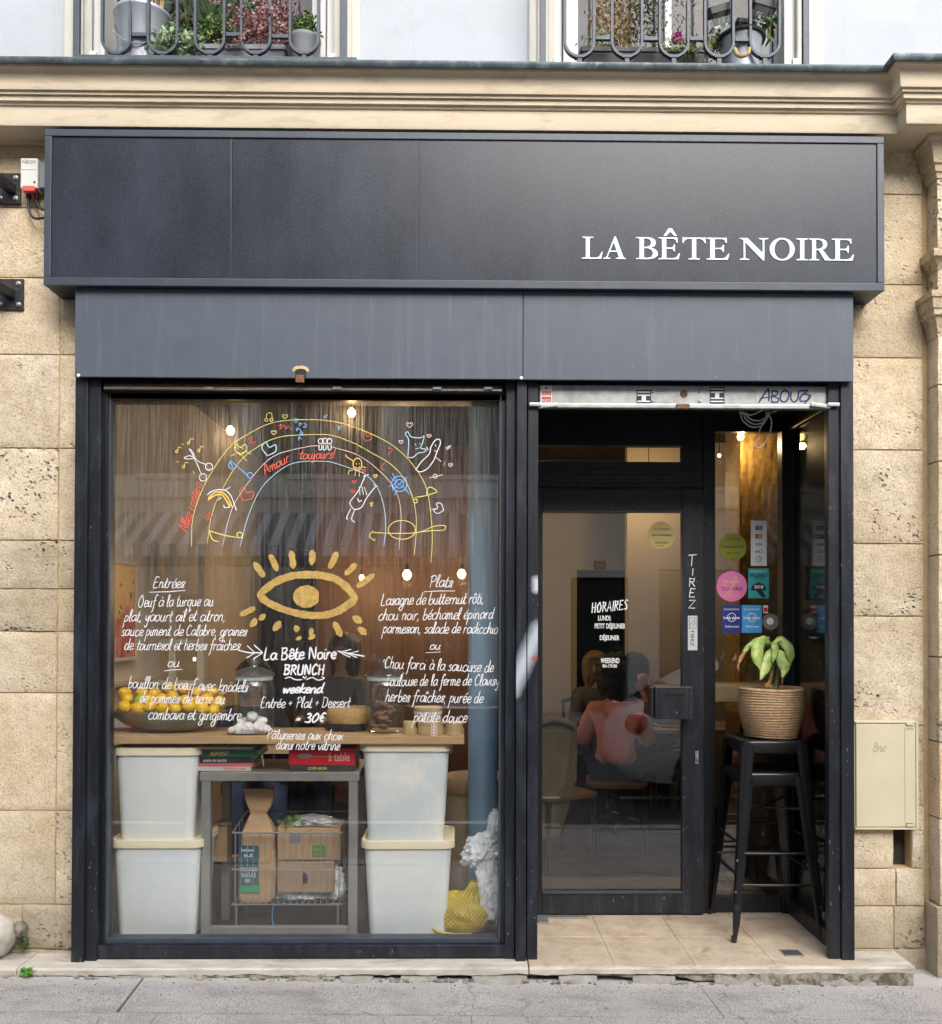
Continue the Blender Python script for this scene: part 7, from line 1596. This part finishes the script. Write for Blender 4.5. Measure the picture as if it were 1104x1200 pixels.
# right window
trough(680, 829, 55, .06, M['potdark'], 'long dark planter under the autumn bush behind the right railing')
plant('autumn_bush', 'rusty brown and green bush filling the left of the right window', 'bush', q(735, 54, .14), [('brown_leaves', q(722, 22, .13), (.13, .06, .17), 900, .017, 'autumn', 0), ('yellow_leaves', q(712, 20, .12), (.09, .05, .12), 300, .015, 'straw', 0), ('green_leaves', q(757, 20, .13), (.10, .06, .17), 520, .018, 'green3', 0), ('pale_leaves', q(700, 48, .1), (.09, .05, .035), 90, .018, 'green2', 0)])
cl = plant('trailing_sprigs', 'loose trailing green sprigs with small leaves at the middle of the right window', 'plant', q(790, 50, .1), [('leaves', q(795, 56, .02), (.12, .04, .05), 150, .018, 'green2', .3), ('upper_leaves', q(795, 22, .06), (.13, .04, .10), 90, .016, 'green1', 0)])
fl = thing('magenta_flower', 'small bright pink flower behind the right railing', 'flower', q(793, 46, .04)); bm = bmesh.new(); foliage(bm, q(793, 44, .05), (.025, .02, .018), 60, .018, thin=.8); fin('petals', bm, M['magenta'], fl); bm = bmesh.new(); tube(bm, [q(793, 46, .05), q(792, 56, .06)], .002, 5); fin('stem', bm, M['stalk'], fl)
t, cx, z_ = conepot(844, 892, 48, 72, .10, M['potlight'], 'pale bucket with a straw smile behind the right railing', 'bucket', .85)
bm = bmesh.new(); tube(bm, catmull([q(861, 57, -.04), q(864, 64, -.055), q(870, 66, -.06), q(877, 62, -.055), q(878, 57, -.04)], 5), .009, 6); fin('straw_handle', bm, M['straw'], t, smooth=60)
bm = bmesh.new(); lathe(bm, [(.0, .0), (.11, .0), (.115, .01), (.05, .02)], (cx, .10, z_ - .005), 24); fin('dark_lid', bm, M['potdark'], t, smooth=40)
def solar(px, py, px2, py2, label, wd=.05):
    a = q(px, py, .08); b = q(px2, py2, .06); d = (b - a).normalized(); t = thing('solar_lamp', label, 'garden lamp', a, 'solar garden lamps in the right window'); L_ = (b - a).length
    R = Vector((0, 0, 1)).rotation_difference(d).to_matrix(); bm = bmesh.new(); loft(bm, [(0, .006, .006, .003), (L_ * .5, .006, .006, .003), (L_ * .52, wd * .45, .02, .008), (L_ * .80, wd * .5, .025, .008)], (0, 0, 0)); [setattr(v, 'co', R @ v.co + a) for v in bm.verts]; fin('lantern', bm, M['jarlid'], t, smooth=40)
    bm = bmesh.new(); loft(bm, [(L_ * .80, wd * .62, .03, .01), (L_ * .98, wd * .62, .03, .01), (L_, wd * .5, .02, .01)], (0, 0, 0)); [setattr(v, 'co', R @ v.co + a) for v in bm.verts]; fin('solar_cap', bm, M['black'], t, smooth=40)
solar(852, 52, 842, 8, 'clear solar lamp with black cap tilted left behind the right railing', .09); solar(868, 50, 872, 24, 'short solar lamp with black cap in the middle of the trio', .06); solar(884, 46, 897, 1, 'clear solar lamp with black cap tilted right behind the right railing', .09)
plant('holly_sprig', 'dark green leafy sprig at the right end of the right window', 'plant', q(895, 45, .16), [('leaves', q(899, 20, .16), (.05, .03, .11), 60, .05, 'green1', 0)]); plant('dark_shrub', 'small dark shrub between planter and pale bucket', 'shrub', q(836, 56, .10), [('leaves', q(838, 52, .1), (.06, .04, .07), 160, .02, 'green3', 0)])

# ================================================================ people in the room
def skinmesh(V, E, sub=2):
    """V: name -> (pos, radius); E: pairs. Returns one continuous mesh."""
    names = list(V); me = bpy.data.meshes.new('s'); me.from_pydata([V[n][0] for n in names], [(names.index(a), names.index(b)) for a, b in E], [])
    o = bpy.data.objects.new('s', me); COL.objects.link(o); md = o.modifiers.new('skin', 'SKIN'); md.use_smooth_shade = True
    for i, n in enumerate(names):
        r = V[n][1]; r = (r, r) if not isinstance(r, tuple) else r; me.skin_vertices[0].data[i].radius = r
    me.skin_vertices[0].data[0].use_root = True; s = o.modifiers.new('sub', 'SUBSURF'); s.levels = sub; s.render_levels = sub
    bpy.context.view_layer.update(); out = bpy.data.meshes.new_from_object(o.evaluated_get(bpy.context.evaluated_depsgraph_get())); bpy.data.objects.remove(o); return out
def person(label, base, rz, lean=0.0, look=0.0, nod=0.0, hair='hair_brown', hairlen=.1, top='navy_cloth', legs='jeans', curly=False, seat=.46, bald=False, arms='table', H=1.0):
    x0, y0 = base; R = Matrix.Rotation(rz, 3, 'Z'); t = thing('person', label, 'person', (x0, y0, 0))
    def T(p): return R @ Vector(p) + Vector((x0, y0, 0))
    L = math.radians(lean)
    def B(h, f=0.0, s=0.0):      # point on the leaning spine, facing -Y locally
        return (s, -f - math.sin(L) * h, seat + math.cos(L) * h)
    P = {'pelvis': (B(.06), .125), 'waist': (B(.22), .115), 'chest': (B(.40), .13), 'neckb': (B(.52), .06), 'neck': (B(.585, .01), .048), 'skull': (B(.68, .015), .085), 'crown': (B(.755, .0), .070), 'chin': (B(.63, .055), .045)}
    E = [('pelvis', 'waist'), ('waist', 'chest'), ('chest', 'neckb'), ('neckb', 'neck'), ('neck', 'skull'), ('skull', 'crown'), ('skull', 'chin')]
    for s, k in ((-1, 'l'), (1, 'r')):
        el = B(.22, .10, s * .24); ha = B(.25, .36, s * .10) if arms == 'table' else B(.02, .20, s * .16)
        ha = (ha[0], ha[1], max(ha[2], .79 if arms == 'table' else .6))
        P.update({'sh' + k: (B(.46, 0, s * .155), .058), 'el' + k: (el, .042), 'wr' + k: (ha, .028), 'hd' + k: ((ha[0] * .9, ha[1] - .06, ha[2] + .005), (.032, .016)), 'hp' + k: (B(.03, .04, s * .09), .09), 'kn' + k: ((s * .13, -.44, seat + .03), .06), 'an' + k: ((s * .12, -.40, .09), .040), 'ft' + k: ((s * .13, -.54, .04), .038)})
        E += [('chest', 'sh' + k), ('sh' + k, 'el' + k), ('el' + k, 'wr' + k), ('wr' + k, 'hd' + k), ('pelvis', 'hp' + k), ('hp' + k, 'kn' + k), ('kn' + k, 'an' + k), ('an' + k, 'ft' + k)]
    V = {n: (T(p), r) for n, (p, r) in P.items()}
    me = skinmesh(V, E); o = link('body', me, t, None); me.materials.clear(); me.materials.append(M['skin'])
    # clothing follows the body
    cl_n = ['pelvis', 'waist', 'chest', 'neckb'] + [a + k for k in 'lr' for a in ('sh', 'el')]
    V2 = {n: (V[n][0], V[n][1] * 1.13 + .006 if not isinstance(V[n][1], tuple) else V[n][1]) for n in cl_n}; V2['neckb'] = (V['neckb'][0], .068)
    for k in 'lr': V2['cuff' + k] = (V['el' + k][0].lerp(V['wr' + k][0], .82), .037)
    me = skinmesh(V2, [('pelvis', 'waist'), ('waist', 'chest'), ('chest', 'neckb')] + [p for k in 'lr' for p in (('chest', 'sh' + k), ('sh' + k, 'el' + k), ('el' + k, 'cuff' + k))]); o = link('jumper', me, t, None); me.materials.clear(); me.materials.append(M[top])
    V3 = {n: (V[n][0], V[n][1] * 1.10 + .006) for n in ['pelvis'] + [a + k for k in 'lr' for a in ('hp', 'kn', 'an')]}
    me = skinmesh(V3, [p for k in 'lr' for p in (('pelvis', 'hp' + k), ('hp' + k, 'kn' + k), ('kn' + k, 'an' + k))]); o = link('trousers', me, t, None); me.materials.clear(); me.materials.append(M[legs])
    c = V['skull'][0]; f = R @ Vector((0, -1, 0)); sd = R @ Vector((1, 0, 0)); up = Vector((0, 0, 1))
    for s in (-1, 1):
        bm = bmesh.new(); bmesh.ops.create_icosphere(bm, subdivisions=2, radius=.012, matrix=Matrix.Translation(c + f * .075 + sd * s * .032 + up * .008)); fin('eye', bm, M['black'], t, smooth=60)
        bm = bmesh.new(); bmesh.ops.create_icosphere(bm, subdivisions=2, radius=.02, matrix=Matrix.Translation(c + sd * s * .088) @ Matrix.Diagonal((.4, .8, 1.4, 1))); fin('ear', bm, M['skin'], t, smooth=60)
    bm = bmesh.new(); lathe(bm, [(.016, -.02), (.012, .0), (.005, .03)], c + f * .088 + up * -.012, 10); fin('nose', bm, M['skin'], t, smooth=60)
    bm = bmesh.new(); tube(bm, [c + f * .078 + sd * -.02 + up * -.045, c + f * .086 + up * -.047, c + f * .078 + sd * .02 + up * -.045], .005, 6); fin('mouth', bm, flat('lips', (.35, .10, .08)), t)
    for k in 'lr':
        p = (V['ft' + k][0] + V['an' + k][0]) / 2; bm = bmesh.new(); loft(bm, [(0, .045, .13, .04), (.035, .05, .135, .045), (.075, .045, .10, .04), (.10, .03, .05, .02)], (0, 0, 0))
        for v in bm.verts: w = R @ v.co; v.co = Vector((p.x + w.x, p.y + w.y, .004 + w.z))
        fin('shoe', bm, M['black'], t, smooth=50)
    if not bald:
        hc = (V['skull'][0] + V['crown'][0]) / 2 - f * .022; rr = .118 if not curly else .145; bm = bmesh.new(); bmesh.ops.create_icosphere(bm, subdivisions=5 if curly else 4, radius=1)
        for v in bm.verts:
            p = v.co.copy(); s = 1 + (.16 * noise.noise(p * 5) + .10 * noise.noise(p * 14) if curly else .05 * noise.noise(p * 6)); w = p * rr * s
            if w.dot(f) > .045: w -= f * (w.dot(f) - .045) * (.85 if w.z < .05 else .4)
            if w.z < 0: w.z *= 1 + hairlen / rr * (1 if w.dot(f) < .03 else .3)
            v.co = w + hc
        fin('hair', bm, M[hair], t, smooth=70)
    return t
def ppos(px, Y): return (at(px, 800, Y).x, Y)
person('person seated with back to the door, dark curly hair and salmon knitted jumper', ppos(722, 2.15), math.radians(172), lean=8, hair='hair_black', curly=True, hairlen=.05, top='salmon', legs='navy_cloth')
person('person with long dark brown hair sitting beyond the salmon jumper', ppos(742, 3.1), math.radians(150), lean=4, hair='hair_brown', hairlen=.22, top='navy_cloth')
person('bald person leaning over the table behind the letter box', ppos(790, 2.75), math.radians(-70), lean=22, bald=True, top='grey_cloth')
person('blond person sitting deep in the room behind the opening hours', ppos(694, 3.7), math.radians(20), lean=6, hair='hair_blond', hairlen=.16, top='grey_cloth')
person('person in dark clothes behind the left glass jar', ppos(297, 1.9), math.radians(15), lean=6, hair='hair_black', hairlen=.06, top='navy_cloth')
person('person in dark clothes behind the golden eye', ppos(400, 2.3), math.radians(-25), lean=-2, hair='hair_brown', hairlen=.2, top='grey_cloth', seat=.62)
def stand_table(x0, x1, y0, y1, label, grp):
    t = thing('dining_table', label, 'table', ((x0 + x1) / 2, (y0 + y1) / 2, 0), grp); box('table_top', x0, x1, y0, y1, .735, .765, M['wood_light'], t, bev=.004)
    cx, cy_ = (x0 + x1) / 2, (y0 + y1) / 2; bm = bmesh.new(); tube(bm, [(cx, cy_, .02), (cx, cy_, .735)], .03, 12); fin('pedestal', bm, M['black'], t, smooth=40); box('foot_plate', cx - .22, cx + .22, cy_ - .22, cy_ + .22, .002, .02, M['black'], t); return t
t1x = at(760, 800, 2.6).x; stand_table(t1x - .25, t1x + .75, 2.35, 2.95, 'wooden cafe table with dishes between the diners behind the door', 'cafe tables'); stand_table(at(340, 800, 1.8).x - .4, at(340, 800, 1.8).x + .4, 1.35, 1.75, 'wooden cafe table behind the display window', 'cafe tables')
for k, (dx, dy, r) in enumerate(((.0, .25, .11), (.3, .15, .12), (.5, .4, .09), (.2, .42, .07))):
    bm = bmesh.new(); lathe(bm, [(r * .5, 0), (r * .9, .01), (r, .022), (r * .95, .022), (r * .5, .008), (0, .008)], (t1x - .15 + dx, 2.4 + dy, .766), 24); o = fin('dish', bm, M['white'], None, smooth=50); tag(o, 'pale dish on the cafe table behind the letter box, ' + ('nearest left', 'nearest right', 'far right', 'small one at the back')[k], 'dish', 'dishes on the cafe table')
def chair(cx, cy_, rz, label, coat=None):
    t = thing('cafe_chair', label, 'chair', (cx, cy_, 0), 'dark cafe chairs'); R = Matrix.Rotation(rz, 3, 'Z')
    def O(nm, bm, m): [setattr(v, 'co', R @ v.co + Vector((cx, cy_, 0))) for v in bm.verts]; return fin(nm, bm, m, t, smooth=40)
    bm = bmesh.new(); loft(bm, [(.42, .2, .2, .06), (.445, .205, .205, .06)], (0, 0, 0)); O('seat', bm, M['brown_wall'])
    for sx in (-1, 1):
        bm = bmesh.new(); tube(bm, [(sx * .17, -.17, .42), (sx * .19, -.19, .005)], .014, 8); O('leg', bm, M['black']); bm = bmesh.new(); tube(bm, [(sx * .19, .21, .005), (sx * .17, .18, .42), (sx * .17, .23, .86)], .014, 8); O('leg', bm, M['black'])
    bm = bmesh.new(); tube(bm, catmull([(-.17, .23, .84), (0, .26, .86), (.17, .23, .84)], 5), .018, 8); O('back_rail', bm, M['black'])
    for x in (-.08, 0, .08): bm = bmesh.new(); tube(bm, [(x, .2, .44), (x, .25, .85)], .008, 6); O('spindle', bm, M['black'])
for px, Y, rz, lb in ((722, 2.15, -.14, 'dark cafe chair under the salmon jumper'), (652, 1.75, .5, 'dark cafe chair with khaki coat near the left side of the door glass'), (742, 3.1, -.5, 'dark cafe chair under the long-haired person'), (790, 2.75, 1.2 + math.pi, 'dark cafe chair under the bald person'), (694, 3.7, math.pi * .1 , 'dark cafe chair under the blond person'), (297, 1.9, .26, 'dark cafe chair behind the left glass jar'), (400, 2.3, -.4, 'dark cafe chair behind the golden eye')):
    x_, y_ = ppos(px, Y); chair(x_, y_, rz, lb)
cx, cy_ = ppos(652, 1.75); cx -= .03; ct = thing('coat', 'khaki coat hung over the chair back behind the door glass', 'coat', (cx, cy_ - .15, .4)); bm = bmesh.new(); rows = []
for j in range(22):
    u = j / 21; z = .92 - u * .72; row = []
    for i in range(24):
        a = 2 * math.pi * i / 24; w = .13 + .03 * math.sin(u * 3) - .05 * u; d = .035 + .015 * u; f_ = 1 + .12 * math.sin(a * 5 + u * 2) ; row.append(bm.verts.new((cx + w * f_ * math.cos(a) - .07 * u * u, cy_ - .17 + d * f_ * math.sin(a), z - .02 * abs(math.cos(a)))))
    rows.append(row)
for j in range(21):
    for i in range(24): bm.faces.new((rows[j][i], rows[j][(i + 1) % 24], rows[j + 1][(i + 1) % 24], rows[j + 1][i]))
bm.faces.new(rows[0]); bm.faces.new(rows[-1][::-1]); fin('cloth', bm, M['khaki'], ct, smooth=70)
bm = bmesh.new(); tube(bm, catmull([(cx - .12, cy_ - .2, .88), (cx, cy_ - .23, .93), (cx + .12, cy_ - .2, .88)], 5), .022, 8); fin('collar', bm, M['khaki'], ct, smooth=60)

# ================================================================ across the street (seen as reflections in the panes)
YO = -11.0
M['opp'] = pmat('opposite_plaster', (.74, .69, .61), .85, var=.05, vs=1, bst=.2); M['awn_a'] = flat('awning_pale', (.80, .78, .76)); M['awn_b'] = flat('awning_grey', (.24, .23, .23)); M['opshut'] = pmat('opposite_shutter', (.035, .035, .038), .6, bst=.1)
ob = thing('opposite_building', 'pale building across the street with striped awning and dark shutters, seen reflected in the panes', 'building', (0, YO, -.2)); TOPZ = 8.3
ops = [(-9.6, -6.9, .0, 2.45), (-6.3, .2, .0, 2.5), (2.0, 3.05, -.08, 2.35), (3.6, 6.5, .3, 2.5)]
# ground floor piers between openings
xs = [-26] + [v for o_ in ops for v in o_[:2]] + [26]
for i in range(0, len(xs), 2): box('ground_floor_pier', xs[i], xs[i + 1], YO - .4, YO, -.08, 3.6, M['opp'], ob, bev=0)
for (a, b, c, d) in ops:
    box('lintel_wall', a, b, YO - .4, YO, d, 3.6, M['opp'], ob, bev=0)
    if c > -.05: box('stall_riser', a, b, YO - .25, YO - .05, -.08, .35, M['framedark'], ob, bev=0)
    box('shop_glass', a, b, YO - .3, YO - .29, c, d, M['gl'], ob, bev=0) if b - a > 1.2 else box('street_door', a + .05, b - .05, YO - .3, YO - .22, -.08, d, M['framedark'], ob, bev=.01)
    box('dark_interior', a, b, YO - 1.6, YO - 1.5, -.08, d, M['dark_wall'], ob, bev=0)
bandc = box('string_course', -26, 26, YO - .3, YO + .14, 3.6, 3.85, M['opp'], ob, bev=.02)
wx = [-9.9, -7.35, -4.85, -2.35, .15, 2.65, 5.15, 7.65]
for fl_, zb in enumerate((4.0, 6.55)):
    zt_ = zb + (1.75, 1.5)[fl_]; prev = -26
    for x in wx:
        box('facade_wall', prev, x - .5, YO - .4, YO, zb - .15 if fl_ == 0 else zb - .8, zt_, M['opp'], ob, bev=0); prev = x + .5
        if fl_: box('apron_wall', x - .5, x + .5, YO - .4, YO - .001, zb - .8, zb, M['opp'], ob, bev=0)
        else: box('apron_wall', x - .5, x + .5, YO - .4, YO - .001, 3.85, zb, M['opp'], ob, bev=0)
        w_ = box('window', x - .5, x + .5, YO - .3, YO - .25, zb, zt_, M['opshut'], ob, bev=.01); box('sill', x - .6, x + .6, YO, YO + .08, zb - .08, zb, M['opp'], ob)
        for s in (-1, 1):
            sh2 = box('shutter', x + s * .51, x + s * 1.0, YO + .001, YO + .05, zb, zt_, M['opshut'], ob, bev=.01)
        if fl_ == 0:
            for k in range(9): box('slat', x - .46, x + .46, YO - .25, YO - .22, zb + .1 + k * .18, zb + .22 + k * .18, M['opshut'], w_, bev=0)
    box('facade_wall', prev, 26, YO - .4, YO, zb - .15 if fl_ == 0 else zb - .8, zt_, M['opp'], ob, bev=0)
box('attic_wall', -26, 26, YO - .4, YO, 8.05, TOPZ, M['opp'], ob, bev=0); box('rear_mass', -26, 26, YO - 9, YO - 1.65, -.2, TOPZ, M['opp'], ob, bev=0); box('roof', -26, 26, YO - 9, YO - .2, TOPZ + .02, TOPZ + .1, M['zinc'], ob, bev=0); box('attic_storey', -26, -.9, YO - 8, YO - .1, TOPZ + .26, 12.2, M['opp'], ob, bev=0)
box('shop_ceiling', -26, 26, YO - 1.66, YO - .4, 2.9, 3.1, M['dark_wall'], ob, bev=0); box('roof_cornice', -26, 26, YO - .4, YO + .25, TOPZ, TOPZ + .25, M['opp'], ob, bev=.03)
box('upper_string', -26, 26, YO + .001, YO + .1, 5.76, 5.9, M['opp'], ob, bev=.01)
# striped awning
x = -6.2; k = 0
while x < .1:
    bm = bmesh.new(); v = [bm.verts.new(c) for c in ((x, YO + .02, 3.35), (x + .14, YO + .02, 3.35), (x + .14, YO + 1.1, 2.72), (x, YO + 1.1, 2.72), (x, YO + 1.1, 2.55), (x + .14, YO + 1.1, 2.55))]
    bm.faces.new(v[:4]); bm.faces.new((v[3], v[2], v[5], v[4])); o = fin('awning_stripe', bm, M['awn_a' if k % 2 else 'awn_b'], ob); o.modifiers.new('t', 'SOLIDIFY').thickness = .004; x += .14; k += 1
rect_ = box('house_number', 2.42, 2.62, YO + .001, YO + .015, 2.5, 2.64, flat('number_enamel', (.02, .03, .08)), ob)
o = text_obj('number_lettering', '14', -.06, .06, 0, .09, 0, M['white'], ob)
for v in o.data.vertices: v.co = (2.52 - v.co.x, YO + .016 - v.co.y, 2.525 + v.co.z)
# parked cars
def car(cx, cy_, col, label, flip=1):
    t = thing('parked_car', label, 'car', (cx, cy_, -.22)); m = pmat('car_paint', col, .3, 0, var=.03, bst=0, coat=.8); zg = -.22
    st = [(-2.05, .34, .30, .62, .55), (-2.0, .52, .22, .80, .80), (-1.75, .70, .20, .92, 0), (-1.2, .82, .20, .95, 0), (-.7, .86, .20, .98, 0), (0, .87, .20, .98, 0), (.8, .87, .20, .98, 0), (1.3, .85, .20, .96, 0), (1.7, .80, .22, .93, 0), (1.95, .68, .25, .80, 0), (2.05, .5, .32, .62, 0)]
    bm = bmesh.new(); rings = []
    for x, hw_, zl, zh, _ in st:
        pr = [(-hw_ * .92, zl), (-hw_, zl + .12), (-hw_ * 1.02, (zl + zh) / 2), (-hw_ * .97, zh - .05), (-hw_ * .86, zh), (0, zh + .03), (hw_ * .86, zh), (hw_ * .97, zh - .05), (hw_ * 1.02, (zl + zh) / 2), (hw_, zl + .12), (hw_ * .92, zl)]
        rings.append([bm.verts.new((cx + flip * x, cy_ + y, zg + z)) for y, z in pr])
    for i in range(len(rings) - 1):
        for k in range(11): bm.faces.new((rings[i][k], rings[i][(k + 1) % 11], rings[i + 1][(k + 1) % 11], rings[i + 1][k]))
    bm.faces.new(rings[0]); bm.faces.new(rings[-1]); fin('body', bm, m, t, smooth=50)
    cab = [(-1.15, .70, .96), (-.45, .60, 1.38), (.1, .58, 1.45), (.9, .58, 1.42), (1.45, .64, 1.12), (1.72, .68, .95)]; bm = bmesh.new(); rings = []
    for x, hw_, zh in cab: rings.append([bm.verts.new((cx + flip * x, cy_ + y, zg + z)) for y, z in ((-.76, .93), (-hw_ * 1.05, (zh + .93) / 2), (-hw_, zh - .03), (-hw_ * .8, zh), (hw_ * .8, zh), (hw_, zh - .03), (hw_ * 1.05, (zh + .93) / 2), (.76, .93))])
    for i in range(5):
        for k in range(7):
            f_ = bm.faces.new((rings[i][k], rings[i][k + 1], rings[i + 1][k + 1], rings[i + 1][k])); f_.material_index = 1 if (k in (0, 1, 5, 6) or i in (0, 4)) else 0
    bm.faces.new(rings[0]); bm.faces.new(rings[-1]); fin('cabin', bm, [m, pmat('car_glass', (.01, .012, .014), .08, bst=0, rvar=0, coat=1)], t, smooth=40)
    for x in (-1.3, 1.28):
        for s in (-1, 1):
            def ring_(nm, prof, mm, par):
                bm = bmesh.new(); lathe(bm, prof, (0, 0, 0), 28); bmesh.ops.rotate(bm, verts=bm.verts, cent=(0, 0, 0), matrix=Matrix.Rotation(math.radians(90) * s, 3, 'X')); bmesh.ops.translate(bm, verts=bm.verts, vec=(cx + flip * x, cy_ + s * .80, zg + .31)); return fin(nm, bm, mm, par, smooth=40)
            w = ring_('wheel', [(.19, -.06), (.30, -.06), (.31, -.03), (.31, .05), (.29, .08), (.20, .085)], M['black'], t); ring_('rim', [(0, .05), (.06, .06), (.19, .07), (.20, .085), (.205, .06)], M['galv'], w)
    for s in (-1, 1):
        x_ = cx + flip * 1.9; o = blob('tail_light', (x_, cy_ + s * .66, zg + .78), (.12, .10, .11), pmat('tail_red', (.5, .01, .015), .15, bst=0, coat=1), t, .05, sub=3, ridge=False); o = blob('headlight', (cx - flip * 1.88, cy_ + s * .60, zg + .66), (.15, .13, .08), flat('headlight_glass', (.6, .62, .65), .1), t, .05, sub=3, ridge=False)
    for x in (-.6, .35, 1.1): box('door_handle', cx + flip * x, cx + flip * x + .12, cy_ + .875, cy_ + .90, zg + .82, zg + .85, M['black'], t) if x < 1 else None
    bm = bmesh.new(); 
    for s in (-1, 1): blob('wing_mirror', (cx - flip * .75, cy_ + s * .92, zg + 1.0), (.07, .10, .07), m, t, .05, sub=2, ridge=False)
car(-1.3, -5.45, (.012, .013, .016), 'parked black car behind the viewer, seen reflected at the left of the door', flip=-1)
car(3.60, -3.98, (.80, .82, .84), 'parked silver car behind the viewer, its red rear light reflected in the door', flip=-1)
